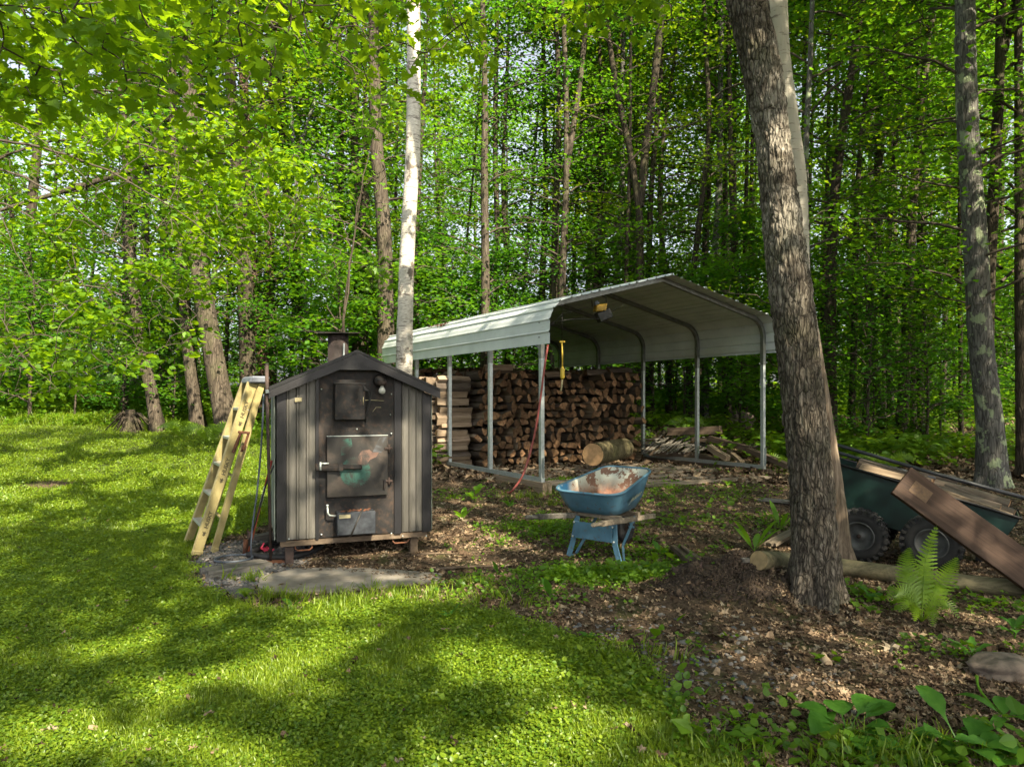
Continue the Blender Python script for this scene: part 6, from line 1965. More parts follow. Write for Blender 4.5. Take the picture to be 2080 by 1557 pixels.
# landscape log on the ground
a = G(1541, 1156); b = G(2120, 1216)
p0 = a + UP * .085; p1 = P(1710, 1125, a.y - .0) ; 
LGT = thing('landscape_log', 'long pale round log lying on the ground behind the big trunk and fern', 'log', a)
mid1 = G(1700, 1166); mid2 = G(1900, 1193)
me, _ = trunk_mesh('log_body', [a + UP * .065, mid1 + UP * .068, mid2 + UP * .062, b + UP * .055], [.072, .072, .068, .062], wood_mat('pale_peeled_log', (.035, .032, .018), (.115, .10, .058), (.20, .175, .105), 0, 8, .9), 24, 60, flare=0, furrow=.006, ori=LGT.location, rough=.03)
link_mesh('log_body', me, LGT)
ea = a + UP * .065; ed = (ea - (mid1 + UP * .068)).normalized()
MB().lathe(ea, ed, [(.071, -.004), (.069, .003), (0, .004)], 20, smooth=False).build('cut_end', plain('pale_cut_end', (.30, .22, .11), .8, col2=(.16, .12, .06), scale=20), LGT)
# scattered boards near the trunk
rough_board('plank', G(1545, 1018) + UP * .02, G(1612, 1026) + UP * .02, .16, .03, M['gray_wood'], 'gray weathered plank poking out left of the big trunk', 101)
rough_board('plank', G(1565, 1112) + UP * .02, G(1618, 1100) + UP * .10, .12, .03, M['deck'], 'tilted plank above the pale log end beside the big trunk', 102)
rough_board('plank', G(1508, 1141), G(1560, 1140), .07, .03, M['gray_wood'], 'short gray plank at the end of the pale log', 103)
rough_board('wood_scrap', G(1366, 1122) + UP * .03, G(1412, 1150), .05, .04, M['timber_dark'], 'left one of two charred sticks lying right of the wheelbarrow', 104, 'stick', 'charred sticks')
rough_board('wood_scrap', G(1385, 1120) + UP * .03, G(1420, 1140), .04, .035, M['timber_dark'], 'right one of two charred sticks lying right of the wheelbarrow', 105, 'stick', 'charred sticks')
rough_board('wood_scrap', G(1368, 1160), G(1425, 1153), .07, .035, M['rust_dark'], 'dark reddish wood scrap lying below the charred sticks', 106, 'stick')
mb = MB(); mb.tube([Vector(p) for p in spline([G(670, 1143) + UP * .02, G(700, 1158) + UP * .02, G(760, 1163) + UP * .02, G(830, 1160) + UP * .02], 14)], [.012] * 10 + [.009, .007, .005, .003], 6)
mb.top('fallen_stick', M['bare_wood'], 'long thin fallen stick lying along the back of the concrete slab', 'stick')
sticks = [((880, 1160), (1000, 1153), .016), ((1290, 1310), (1350, 1312), .009), ((1140, 1140), (1190, 1155), .008), ((900, 1040), (1000, 1060), .009), ((1225, 1295), (1265, 1325), .008), ((820, 1130), (930, 1125), .008), ((1520, 1000), (1640, 1045), .008)]
for i, (p, q, r) in enumerate(sticks):
    MB().tube([G(*p) + UP * r, (G(*p) + G(*q)) / 2 + UP * (r + .01), G(*q) + UP * r], [r, r * .8, r * .5], 6).top('fallen_stick', M['bare_wood'],
        ['thicker pale stick lying right of the concrete slab', 'pale stick on the pebbles below the wheelbarrow', 'thin stick on the leaves left of the wheelbarrow feet', 'thin stick between the boiler and the carport timber', 'dark stick among the pebbles left of the mound', 'thin stick on the leaves before the right boiler leg', 'black thin stick slanting down to the big trunk'][i], 'stick', 'fallen sticks')
# curved driftwood piece and rocks
mb = MB(); g = G(1684, 1352); mb.tube([g + Vector((0, 0, .012)), g + Vector((-.005, .05, .02)), g + Vector((.02, .11, .02)), g + Vector((.035, .15, .02))], [.022, .024, .016, .006], 10)
mb.top('wood_chunk', plain('pale_wood_chunk', (.45, .34, .22), .8, col2=(.26, .19, .12), scale=20), 'curved pale wood chunk lying on the leaves below the big trunk', 'wood chunk')
def rock(c, sx, sy, sz, seed, mat, label, name='rock', group=None, sub=18):
    V = []; n = sub
    th = np.linspace(0, pi, n); ph = np.linspace(0, 2 * pi, 2 * n, endpoint=False)
    T_, P_ = np.meshgrid(th, ph, indexing='ij')
    x, y, z = np.sin(T_) * np.cos(P_), np.sin(T_) * np.sin(P_), np.cos(T_)
    d = 1 + .45 * fbm(x * 1.5, y * 1.5, z * 1.5, seed) + .12 * fbm(x * 5, y * 5, z * 5, seed + 4)
    V = np.stack([x * d * sx, y * d * sy, z * d * sz], -1).reshape(-1, 3)
    m2 = 2 * n; i = np.arange(n - 1)[:, None] * m2; j = np.arange(m2)[None, :]
    q = np.stack([i + j, i + m2 + j, i + m2 + (j + 1) % m2, i + (j + 1) % m2], -1).reshape(-1, 4)
    o = link_mesh(name, np_mesh(name, V, q, mat, smooth=True)); o.location = c
    return tag(o, label, 'rock', group)
rm = plain('brown_stone', (.20, .155, .12), .9, col2=(.05, .042, .034), scale=11, bstr=.9)
rock(G(2040, 1368) + UP * .03, .17, .12, .075, 3, rm, 'big brown rock half buried at the lower right edge')
rock(G(1500, 868) + UP * .1, .42, .3, .32, 6, rm, 'large boulder in the undergrowth behind the right carport post')
# uprooted stump at the back of the lawn
g = ground((265 - HX) / F * 16.4, 16.4)
SM = thing('uprooted_stump', 'old uprooted stump with tangled brown roots at the back of the lawn', 'stump', g)
mb = MB(); rr_ = random.Random(4)
for k in range(34):
    a = rr_.uniform(0, 2 * pi); l = rr_.uniform(.25, .65)
    p0 = g + Vector((0, 0, .35)); p2 = g + Vector((cos(a) * l, sin(a) * l * .5, rr_.uniform(.0, .35))); p1 = (p0 + p2) / 2 + UP * .15
    mb.tube([p0, p1, p2], [.035, .025, .010], 6)
mb.build('roots', M['bark_dark'], SM)
me, _ = trunk_mesh('stump_body', [g, g + UP * .3, g + UP * .55], [.17, .12, .07], M['bark_dark'], 16, 12, ori=g, furrow=.05); link_mesh('stump_body', me, SM)
# ================================================================ ground cover
def scatter(name, label, pts, rot, scale, variants, cat='ground cover'):
    col = bpy.data.collections.new(name + '_kinds')
    for i, me in enumerate(variants):
        o = bpy.data.objects.new('%s_kind_%02d' % (name, i), me); col.objects.link(o)
    n = len(pts)
    me = bpy.data.meshes.new(name); me.vertices.add(n)
    me.vertices.foreach_set('co', np.ascontiguousarray(pts, dtype=np.float32).ravel())
    at = me.attributes.new('rot', 'FLOAT_VECTOR', 'POINT'); at.data.foreach_set('vector', np.ascontiguousarray(rot, dtype=np.float32).ravel())
    at = me.attributes.new('siz', 'FLOAT', 'POINT'); at.data.foreach_set('value', np.ascontiguousarray(scale, dtype=np.float32))
    at = me.attributes.new('idx', 'INT', 'POINT'); at.data.foreach_set('value', rng.integers(0, len(variants), n).astype(np.int32))
    ob = link_mesh(name, me)
    ng = bpy.data.node_groups.new(name, 'GeometryNodeTree')
    ng.interface.new_socket('Geometry', in_out='INPUT', socket_type='NodeSocketGeometry')
    ng.interface.new_socket('Geometry', in_out='OUTPUT', socket_type='NodeSocketGeometry')
    gi = ng.nodes.new('NodeGroupInput'); go = ng.nodes.new('NodeGroupOutput')
    iop = ng.nodes.new('GeometryNodeInstanceOnPoints'); ci = ng.nodes.new('GeometryNodeCollectionInfo')
    ci.inputs['Collection'].default_value = col; ci.inputs['Separate Children'].default_value = True; ci.inputs['Reset Children'].default_value = True
    def na(nm, t):
        a = ng.nodes.new('GeometryNodeInputNamedAttribute'); a.data_type = t; a.inputs['Name'].default_value = nm; return a.outputs[0]
    e = ng.nodes.new('FunctionNodeEulerToRotation')
    L = ng.links.new
    L(gi.outputs[0], iop.inputs['Points']); L(ci.outputs[0], iop.inputs['Instance']); iop.inputs['Pick Instance'].default_value = True
    L(na('idx', 'INT'), iop.inputs['Instance Index']); L(na('rot', 'FLOAT_VECTOR'), e.inputs[0]); L(e.outputs[0], iop.inputs['Rotation']); L(na('siz', 'FLOAT'), iop.inputs['Scale'])
    L(iop.outputs[0], go.inputs[0])
    md = ob.modifiers.new('scatter', 'NODES'); md.node_group = ng
    return tag(ob, label, cat, None, 'stuff')

def rots(n, tilt=.15):
    return np.stack([rng.normal(0, tilt, n), rng.normal(0, tilt, n), rng.uniform(0, 2 * pi, n)], 1)
def slope_pts(x, y, dz=0.0):
    return np.stack([x, y, Hf(x, y) + dz], 1)
def field(n, y0, y1, pw=1.0, margin=1.12, xl=-1e9, xr=1e9):
    """random ground points inside the view wedge"""
    u = rng.uniform(0, 1, n)
    y = y0 * (y1 / y0) ** u if pw == 1.0 else y0 + (y1 - y0) * u ** pw
    x = rng.uniform(-.76, .76, n) * margin * (y + .15)
    return x, y
def blades(seed, nb, h, w, spread, mat, curl=.5, nm='grass'):
    r = np.random.default_rng(seed)
    V, Fq, Ft, tint = [], [], [], []
    for b in range(nb):
        a = r.uniform(0, 2 * pi); hh = h * r.uniform(.5, 1.2); ww = w * r.uniform(.7, 1.3)
        bx, by = r.normal(0, spread, 2); d = np.array([cos(a), sin(a)]); s = np.array([-sin(a), cos(a)])
        c = curl * r.uniform(.3, 1.4)
        base = len(V)
        for k, (t, wf) in enumerate(((0, .8), (.45, 1.0), (.8, .6))):
            cx = np.array([bx, by]) + d * hh * c * t * t
            for sg in (-1, 1):
                p = cx + s * sg * ww * wf / 2
                V.append((p[0], p[1], hh * t * (1 - .25 * c * t)))
        tip = np.array([bx, by]) + d * hh * c
        V.append((tip[0], tip[1], hh * (1 - .3 * c)))
        Fq += [(base, base + 1, base + 3, base + 2), (base + 2, base + 3, base + 5, base + 4)]; Ft.append((base + 4, base + 5, base + 6))
        tint += [r.uniform(0, 1)] * 7
    return np_mesh(nm, np.array(V), [np.array(Fq), np.array(Ft)], mat, attrs={'tint': tint})
def leafy(seed, nl, h, spread, size, kind, mat, nm='weed', tilt=.4, stems=True):
    r = np.random.default_rng(seed)
    pos = np.stack([r.normal(0, spread, nl), r.normal(0, spread, nl), h * r.uniform(.25, 1.0, nl)], 1)
    me = leaves_mesh(nm, pos, size * r.uniform(.6, 1.2, nl), kind, mat, r, tilt=tilt, droop=.15, dirs=np.concatenate([pos[:, :2] + r.normal(0, spread * .5, (nl, 2)), np.zeros((nl, 1))], 1))
    return me
M['grass'] = leaf_mat('lawn_grass', (.05, .115, .007), (.205, .275, .014), (.30, .40, .012), .40)
M['clover'] = leaf_mat('clover_leaf', (.045, .115, .007), (.19, .265, .014), (.30, .40, .012), .38)
M['weed'] = leaf_mat('weed_leaf', (.04, .11, .006), (.12, .22, .010), (.24, .40, .010), .42)
M['dry_grass'] = leaf_mat('dry_grass', (.16, .13, .06), (.30, .25, .12), (.30, .24, .10), .3)
GR = [blades(600 + k, 16, .036, .0042, .022, M['grass']) for k in range(5)]
GR2 = [blades(610 + k, 10, .085, .005, .02, M['grass'], .7) for k in range(3)]
CLV = [leafy(620 + k, 24, .030, .030, .0135, 'round', M['clover'], 'clover') for k in range(5)]
# lawn, near part dense, far part coarser
x, y = field(76000, 2.55, 8.6)
w = soft(LAWN, x, y, .14)
den = np.clip(.75 + .5 * fbm(x * 1.1, y * 1.1, 0, 90), .25, 1)
gravv = soft(GRAVEL, x, y)
k = (rng.uniform(0, 1, len(x)) < w * den * (1 - gravv * .97))
k &= np.hypot((x - G(95, 985).x) / .55, (y - G(95, 985).y) / .42) > rng.uniform(.5, 1.1, len(x))
xa, ya = x[k], y[k]
cl = fbm(xa * 1.6, ya * 1.6, 0, 95) + rng.normal(0, .18, len(xa)) > -.12
big = np.clip((ya - 3.5) / 5, 0, 1)
scatter('lawn_grass', 'short green lawn grass in the front of the yard', slope_pts(xa[~cl], ya[~cl]), rots((~cl).sum(), .2), rng.uniform(.75, 1.25, (~cl).sum()) * (1 + .5 * big[~cl]), GR, 'grass')
scatter('lawn_clover', 'clover and small round leaved weeds mixed into the lawn', slope_pts(xa[cl], ya[cl]), rots(cl.sum(), .2), rng.uniform(.7, 1.3, cl.sum()) * (1 + .4 * big[cl]), CLV, 'clover')
x, y = field(34000, 8.3, 19.5, 1.0)
k = (soft(LAWN, x, y, .3) > rng.uniform(0, 1, len(x))) & (np.hypot((x - G(95, 985).x) / .55, (y - G(95, 985).y) / .42) > rng.uniform(.5, 1.1, len(x)))
x, y = x[k], y[k]
scatter('far_lawn_grass', 'sunlit lawn grass stretching back to the trees at the left', slope_pts(x, y), rots(len(x), .25), rng.uniform(1.3, 2.3, len(x)), GR + CLV, 'grass')
# taller grass fringes by the slab, the timbers and the lawn edge
tx, ty = [], []
for (px, py, n, s) in ((700, 1222, 60, .30), (860, 1212, 55, .25), (620, 1240, 30, .25), (560, 1215, 20, .10), (1000, 1230, 20, .2), (1060, 1010, 30, .25), (1120, 1025, 20, .2), (500, 1180, 12, .08), (1410, 1520, 30, .15), (1800, 1540, 60, .18), (1260, 1340, 20, .15), (950, 1190, 10, .1), (1330, 1160, 30, .2), (430, 1225, 16, .12)):
    g = G(px, py); tx += list(g.x + rng.normal(0, s, n)); ty += list(g.y + rng.normal(0, s * .45, n))
tx, ty = np.array(tx), np.array(ty)
scatter('tall_grass', 'taller grass tufts fringing the slab and the lawn edge', slope_pts(tx, ty), rots(len(tx), .2), rng.uniform(.7, 1.5, len(tx)), GR2, 'grass')

# leaf litter
def litter_mat():
    m = NT('dead_leaf'); r = m.rnd(); t = m.attr('tint')
    c = m.ramp(r, [(0.0, (.03, .020, .014)), (.32, (.10, .069, .046)), (.58, (.20, .14, .092)), (.82, (.32, .235, .155)), (.94, (.21, .185, .14)), (1.0, (.44, .31, .18))])
    d = m.n('BsdfDiffuse', {'Color': c}); tr = m.n('BsdfTranslucent', {'Color': c})
    mx = m.n('MixShader', {0: .2, 1: d.outputs[0], 2: tr.outputs[0]}); m.t.links.new(mx.outputs[0], m.out.inputs[0]); return m.mat
M['dead'] = litter_mat()
def dead_leaf(seed, lobed):
    r = np.random.default_rng(seed)
    n = 14 if lobed else 9
    V = [(0, 0, .006)]
    for k in range(n):
        a = 2 * pi * k / n
        rr = (.034 if (k % 2) else .019) if lobed else .030 * (1 - .45 * abs(sin(a)))
        rr *= r.uniform(.8, 1.2)
        x, y = cos(a) * rr * 1.15, sin(a) * rr
        V.append((x, y, .006 + .013 * r.uniform(-.4, 1) * (abs(x) + abs(y)) / .03 * .7 + .010 * sin(3 * a + seed)))
    V = np.array(V)
    return np_mesh('dead_leaf', V, np.array([(0, 1 + k, 1 + (k + 1) % n) for k in range(n)]), M['dead'], attrs={'tint': np.zeros(len(V))})
DL = [dead_leaf(640 + k, k % 2 == 0) for k in range(8)]
def yard_dirt(x, y, n=1.0):
    w = 1 - soft(LAWN, x, y, .16)
    return w * (1 - .9 * soft(GRAVEL, x, y))
x, y = field(100000, 2.6, 13.0)
peb = np.clip(1 - np.hypot((x - .62) / 1.3, (y - 3.75) / .85), 0, 1)             # pebbly stretch has fewer leaves
u_ = (x - CO.x) * CD.y - (y - CO.y) * CD.x
inside = ((x - CO.x) * CW.x + (y - CO.y) * CW.y > 0.0) & ((x - CO.x) * CW.x + (y - CO.y) * CW.y < 4.3) & ((x - CO.x) * CD.x + (y - CO.y) * CD.y > -.1) & ((x - CO.x) * CD.x + (y - CO.y) * CD.y < 6)
mnd = np.exp(-(((x - 1.74) / .54) ** 2 + ((y - 5.15) / .30) ** 2))
k = rng.uniform(0, 1, len(x)) < yard_dirt(x, y) * (1 - .85 * np.minimum(1, peb * 1.5)) * np.clip(.75 + .7 * fbm(x * 1.5, y * 1.5, 0, 77), .2, 1) * np.where(inside, .10, 1) * (1 - np.clip(mnd * 1.9, 0, .97))
x, y = x[k], y[k]
scatter('leaf_litter', 'brown dead leaves and chips covering the bare ground of the yard', slope_pts(x, y, .004), rots(len(x), .35), np.exp(rng.normal(-.80, .38, len(x))) * (1 + .25 * (y > 7)), DL, 'leaf litter')
x, y = field(16000, 11, 30)
k = rng.uniform(0, 1, len(x)) < (1 - soft(LAWN, x, y, .3)); x, y = x[k], y[k]
scatter('forest_litter', 'dead leaves on the forest floor between the trunks', slope_pts(x, y, .01), rots(len(x), .3), rng.uniform(1.5, 3.4, len(x)), DL, 'leaf litter')
x, y = field(1500, 2.6, 8.5); k = (rng.uniform(0, 1, len(x)) < soft(LAWN, x, y) * .28); x, y = x[k], y[k]
scatter('lawn_litter', 'a few dead leaves lying on the lawn', slope_pts(x, y, .03), rots(len(x), .4), rng.uniform(.3, .8, len(x)), DL, 'leaf litter')
x, y = field(9000, 5.2, 6.3); k = inpoly(x, y, [tuple(G(*p)[:2]) for p in ((560, 1150), (700, 1150), (900, 1160), (920, 1190), (840, 1180), (700, 1166), (600, 1163))]); x, y = x[k], y[k]
scatter('slab_litter', 'dead leaves blown along the back of the concrete slab', slope_pts(x, y, .024), rots(len(x), .3), rng.uniform(.25, .7, len(x)), DL, 'leaf litter')
# pebbles
def pebble(seed, mat):
    r = np.random.default_rng(seed)
    n, m_ = 5, 8
    th = np.linspace(0, pi, n); ph = np.linspace(0, 2 * pi, m_, endpoint=False)
    T_, P_ = np.meshgrid(th, ph, indexing='ij')
    d = 1 + .15 * r.normal(0, 1, T_.shape); d[0] = d[0, 0]; d[-1] = d[-1, 0]
    V = np.stack([np.sin(T_) * np.cos(P_) * d * .016, np.sin(T_) * np.sin(P_) * d * .012, np.cos(T_) * .007 * d], -1).reshape(-1, 3)
    i = np.arange(n - 1)[:, None] * m_; j = np.arange(m_)[None, :]
    q = np.stack([i + j, i + m_ + j, i + m_ + (j + 1) % m_, i + (j + 1) % m_], -1).reshape(-1, 4)
    return np_mesh('pebble', V, q, mat, smooth=True)
m = NT('pebble'); r = m.rnd()
M['pebble'] = m.pbr(m.ramp(r, [(0, (.05, .052, .055)), (.35, (.11, .112, .112)), (.6, (.15, .135, .12)), (.8, (.085, .08, .085)), (1, (.26, .23, .20))]), .75)
PB = [pebble(660 + k, M['pebble']) for k in range(6)]
x, y = field(9000, 2.6, 5.6); peb = np.clip(1.15 - np.hypot((x - .75) / 1.15, (y - 3.85) / .95), 0, 1)
k = rng.uniform(0, 1, len(x)) < peb * (1 - soft(LAWN, x, y, .12)) * .8; x, y = x[k], y[k]
xs_, ys_ = field(26000, 5.4, 7.4); kk = rng.uniform(0, 1, len(xs_)) < soft(GRAVEL, xs_, ys_, .08)
x = np.r_[x, xs_[kk]]; y = np.r_[y, ys_[kk]]
scatter('pebbles', 'gray rounded pebbles and gravel on the bare ground', slope_pts(x, y, .003), rots(len(x), .2), np.exp(rng.normal(0, .35, len(x))) * .95, PB, 'pebbles')
# leaves drifted against the foot of the big trunk
bt = BIGT.location; a_ = rng.uniform(0, 2 * pi, 260); r_2 = .20 + np.abs(rng.normal(0, .07, 260)); x = bt.x + np.cos(a_) * r_2; y = bt.y + np.sin(a_) * r_2
scatter('drifted_leaves', 'dead leaves drifted against the foot of the big trunk', slope_pts(x, y, .012), rots(len(x), .6), rng.uniform(.35, .9, len(x)), DL, 'leaf litter')
# twigs and chips, and rough crumbs of the dark earth mound
def chip(seed):
    r = np.random.default_rng(seed); l = r.uniform(.02, .06); w = r.uniform(.0018, .005)
    return MB().bar((-l / 2, 0, .004), (l / 2, r.uniform(-.008, .008), .006), w, w * .8).mesh('chip', M['bare_wood'])
x, y = field(9000, 2.6, 11); k = rng.uniform(0, 1, len(x)) < yard_dirt(x, y) * .8; x, y = x[k], y[k]
scatter('twigs', 'small twigs and wood chips strewn on the bare ground', slope_pts(x, y, .006), rots(len(x), .12), rng.uniform(.5, 1.5, len(x)), [chip(670 + k) for k in range(6)], 'twigs')
M['crumb'] = plain('dark_earth_crumb', (.055, .036, .023), .95, 0, col2=(.010, .007, .005), scale=60)
def crumb(seed):
    me = pebble(seed, M['crumb']); return me
n = 5200
x = rng.normal(1.74, .46, n); y = rng.normal(5.12, .23, n); k = np.exp(-(((x - 1.74) / .54) ** 2 + ((y - 5.15) / .30) ** 2)) > .22; x, y = x[k], y[k]
x = np.r_[x, x + rng.normal(0, .03, len(x))]; y = np.r_[y, y + rng.normal(0, .03, len(y))]
scatter('earth_crumbs', 'crumbly dark earth of the mound by the big trunk', slope_pts(x, y, .0), rots(len(x), 1.2), np.exp(rng.normal(-.35, .45, len(x))), [crumb(680 + k) for k in range(5)], 'earth')
n = 1500
x = rng.normal(1.80, .42, n); y = rng.normal(5.0, .22, n); k = np.exp(-(((x - 1.74) / .54) ** 2 + ((y - 5.15) / .30) ** 2)) > .3; x, y = x[k], y[k]
scatter('mound_straw', 'fine dry rootlets and straw on the dark earth mound', slope_pts(x, y, .004), rots(len(x), .5), rng.uniform(.5, 1.4, len(x)), [chip(690 + k) for k in range(4)], 'straw')

# small weeds on the bare ground
WD = [leafy(700 + k, 9, .06, .035, .028, 'round', M['weed']) for k in range(4)] + [leafy(710 + k, 8, .05, .03, .040, 'kite', M['weed']) for k in range(3)]
WF = [leafy(715 + k, 26, .05, .05, .022, 'round', M['weed']) for k in range(3)]
xs, ys = [], []
for (px, py, n, sx, sy) in ((1330, 1010, 200, .8, .5), (1250, 1170, 260, .35, .14), (1120, 1100, 120, .5, .3), (1400, 1060, 110, .5, .3), (930, 1010, 90, .4, .3), (1040, 1210, 60, .4, .2), (1180, 1000, 80, .3, .3), (1320, 1130, 110, .35, .2), (1480, 1000, 90, .6, .3),
                           (1570, 1060, 60, .2, .3), (2000, 1230, 70, .3, .2), (1960, 1330, 30, .3, .15), (1150, 1330, 60, .5, .2), (1250, 1420, 80, .3, .2), (1400, 1500, 90, .3, .12), (1700, 1530, 60, .4, .08), (1950, 1540, 90, .3, .08), (1750, 1220, 40, .2, .1), (1600, 960, 60, .6, .3), (1000, 1180, 40, .3, .15), (1350, 960, 90, .8, .3)):
    g = G(px, py); xs += list(g.x + rng.normal(0, sx, n)); ys += list(g.y + rng.normal(0, sy, n))
xs, ys = np.array(xs), np.array(ys)
k = (soft(LAWN, xs, ys) < .9) & (np.exp(-(((xs - 1.74) / .54) ** 2 + ((ys - 5.15) / .30) ** 2)) < .25)
k &= rng.uniform(0, 1, len(xs)) < .85
xs, ys = xs[k], ys[k]
scatter('small_weeds', 'small green weeds sprouting through the leaf litter', slope_pts(xs, ys), rots(len(xs), .2), np.exp(rng.normal(-.1, .35, len(xs))), WD, 'weeds')
g = G(1260, 1172); n = 300
x = np.r_[g.x + rng.normal(0, .38, n), G(1120, 1070).x + rng.normal(0, .35, 130), G(1200, 985).x + rng.normal(0, .6, 130)]; y = np.r_[g.y + rng.normal(0, .16, n), G(1120, 1070).y + rng.normal(0, .25, 130), G(1200, 985).y + rng.normal(0, .3, 130)]
scatter('creeping_weeds', 'dense mat of tiny leaved weeds around the wheelbarrow legs', slope_pts(x, y), rots(len(x), .2), rng.uniform(.7, 1.5, len(x)), WF, 'weeds')
# broad leaved carpet at the bottom edge
x, y = field(9000, 2.55, 3.9)
edge = soft(LAWN, x, y, .1)
k = rng.uniform(0, 1, len(x)) < np.where((edge > .3) & (fbm(x * 1.3, y * 1.3, 0, 99) > -.05) & (x > -.3) & (x < .72), .45, 0.0); x, y = x[k], y[k]
scatter('ground_ivy', 'round leaved creeping plants along the near lawn edge', slope_pts(x, y), rots(len(x), .2), rng.uniform(.8, 1.4, len(x)), [leafy(720 + k, 12, .05, .032, .023, 'round', M['clover']) for k in range(4)], 'ground ivy')

# undergrowth at the edge of the wood and on the forest floor
UG = [leafy(730 + k, 60, .38, .17, .10, 'round' if k % 2 else 'maple', M['weed']) for k in range(4)]
UG2 = [leafy(740 + k, 40, .22, .16, .09, 'maple', M['weed']) for k in range(3)]
GRT = [blades(745 + k, 40, .34, .012, .12, M['grass'], .7) for k in range(3)]
xs, ys = [], []
x, y = field(9000, 11.5, 40)
cw = (x - CO.x) * CW.x + (y - CO.y) * CW.y; cd = (x - CO.x) * CD.x + (y - CO.y) * CD.y
out = ~((cw > -.8) & (cw < 4.9) & (cd < 6.6)) & (soft(LAWN, x, y, .3) < .2)
k = out & (rng.uniform(0, 1, len(x)) < np.clip(.62 + .9 * fbm(x * .5, y * .5, 0, 120), 0, 1)) & ~((x > 2.0) & (y < 12.2)) & ((x < 3) | (y > 21) | (rng.uniform(0, 1, len(x)) < .28)); x, y = x[k], y[k]
scatter('undergrowth', 'leafy undergrowth on the forest floor', slope_pts(x, y), rots(len(x), .15), rng.uniform(.6, 1.5, len(x)) * (1 + .4 * (y > 20)), UG + UG2, 'undergrowth')
# fringe along the lawn's far edge
x = rng.uniform(-13, -2.2, 700); ye = np.interp(x, [-22, -8.5, -6, -4, -2.6], [18.2, 17.8, 16.2, 14.6, 12.5]); y = ye + rng.normal(.15, .35, 700)
scatter('lawn_edge_weeds', 'tall weeds and ferns along the far edge of the lawn', slope_pts(x, y), rots(700, .15), rng.uniform(.5, 1.1, 700), UG2 + GRT, 'weeds')

# ================================================================ plants one can point at
def long_leaf(mb, base, d, L, w, droop, wav=0.0, seed=0, n=9, fold=.25, lift=.55, mi=0, stalk=.12):
    """a leaf blade with midrib fold from base along horizontal direction d"""
    d = Vector(d).normalized(); s = Vector((-d.y, d.x, 0))
    q = random.Random(seed); vs = []
    for k in range(n):
        t = k / (n - 1)
        c = base + d * (L * t * (1 - .15 * droop * t)) + UP * (L * (lift * t - droop * t * t))
        ww = w / 2 * (sin(pi * min(1, max(0, (t - stalk) / (1 - stalk))) ** .8) ** .75 if t > stalk else .06)
        ww = max(ww, w * .03) * (1 + wav * sin(k * 2.3 + seed)) if t < .999 else .0015
        j = wav * .25 * w * sin(k * 1.9 + seed)
        vs += [c + s * ww + UP * (ww * fold + j), c - UP * .001, c - s * ww + UP * (ww * fold - j)]
    fs = []
    for k in range(n - 1):
        a = k * 3
        fs += [(a, a + 1, a + 4, a + 3), (a + 1, a + 2, a + 5, a + 4)]
    mb.add(vs, fs, mi, True)
def flat_leafmat(name, c0, c1, tr):
    m = NT(name); oc = m.coords(); a = m.noise(oc, 22, 5, .65); a2 = m.noise(oc, 70, 3, .6)
    cc = m.mix(m.ramp(a2, [(.66, 0.0), (.72, .7)]), m.ramp(a, [(.3, c0), (.7, c1)]), (.14, .12, .04))
    bn = m.bump(a, .8, .01)
    d = m.n('BsdfDiffuse', {'Color': cc, 'Normal': bn}); t = m.n('BsdfTranslucent', {'Color': tr})
    mx = m.n('MixShader', {0: .35, 1: d.outputs[0], 2: t.outputs[0]}); g = m.n('BsdfGlossy', {'Color': (.8, .9, .8), 'Roughness': .4})
    m2 = m.n('MixShader', {0: .03, 1: mx.outputs[0], 2: g.outputs[0]}); m.t.links.new(m2.outputs[0], m.out.inputs[0]); return m.mat
M['plantain'] = flat_leafmat('plantain_leaf', (.035, .115, .012), (.075, .19, .022), (.15, .34, .015))
M['lime'] = flat_leafmat('lime_leaf', (.09, .22, .012), (.15, .30, .02), (.26, .48, .02))
def plant(px, py, label, leaves, size, wid, mat='plantain', name='weed_plant', lift=.55, droop=.45, seed=0, cat='plant', wav=.08, stem=0.0, group=None, stalk=.12):
    g = G(px, py); q = random.Random(seed + 5)
    t = thing(name, label, cat, g, group)
    for k in range(leaves):
        a = 2 * pi * k / leaves + q.uniform(-.35, .35)
        L = size * q.uniform(.65, 1.15)
        mb = MB(); long_leaf(mb, g + UP * (.004 + stem * q.uniform(0, 1)), (cos(a), sin(a), 0), L, wid * q.uniform(.8, 1.15), droop * q.uniform(.7, 1.3), wav, seed * 7 + k, lift=lift * q.uniform(.7, 1.35), stalk=stalk)
        mb.build('leaf', M[mat], t)
    if stem > 0:
        MB().tube([g, g + UP * stem * .6 + Vector((.01, 0, 0)), g + UP * stem * 1.05], [.005, .004, .003], 6).build('stem', M[mat], t)
    return t
plant(1722, 1492, 'large broad leaved plantain plant at the lower right, leftmost of the big leafy weeds', 10, .25, .125, seed=1, lift=.75, droop=.6, stalk=.38)
plant(1955, 1530, 'upright broad leaved weed at the bottom right between the plantain and the corner', 7, .27, .12, seed=2, lift=1.0, droop=.65, stalk=.36)
plant(2055, 1545, 'toothed leaved weed in the bottom right corner', 6, .22, .12, seed=3, lift=.5, droop=.4, wav=.2, mat='weed_flat' if 'weed_flat' in M else 'plantain')
plant(1880, 1540, 'low spreading leafy weed left of the upright broad leaved weed', 6, .19, .11, seed=4, lift=.5, droop=.4, stalk=.4)
plant(1975, 1332, 'dandelion like weed beside the big brown rock', 7, .17, .045, seed=5, lift=.8, droop=.5, wav=.25)
plant(2040, 1460, 'arching leafy weed right of the long pale stalk', 5, .22, .07, seed=6, lift=.6, droop=.5)
plant(1792, 1510, 'small sprig of three leaves right of the large plantain', 4, .06, .03, seed=7, lift=.9, droop=.3)
plant(1532, 1120, 'bright green long leaved plant left of the pale log end', 5, .27, .075, 'lime', seed=8, lift=1.5, droop=.55)
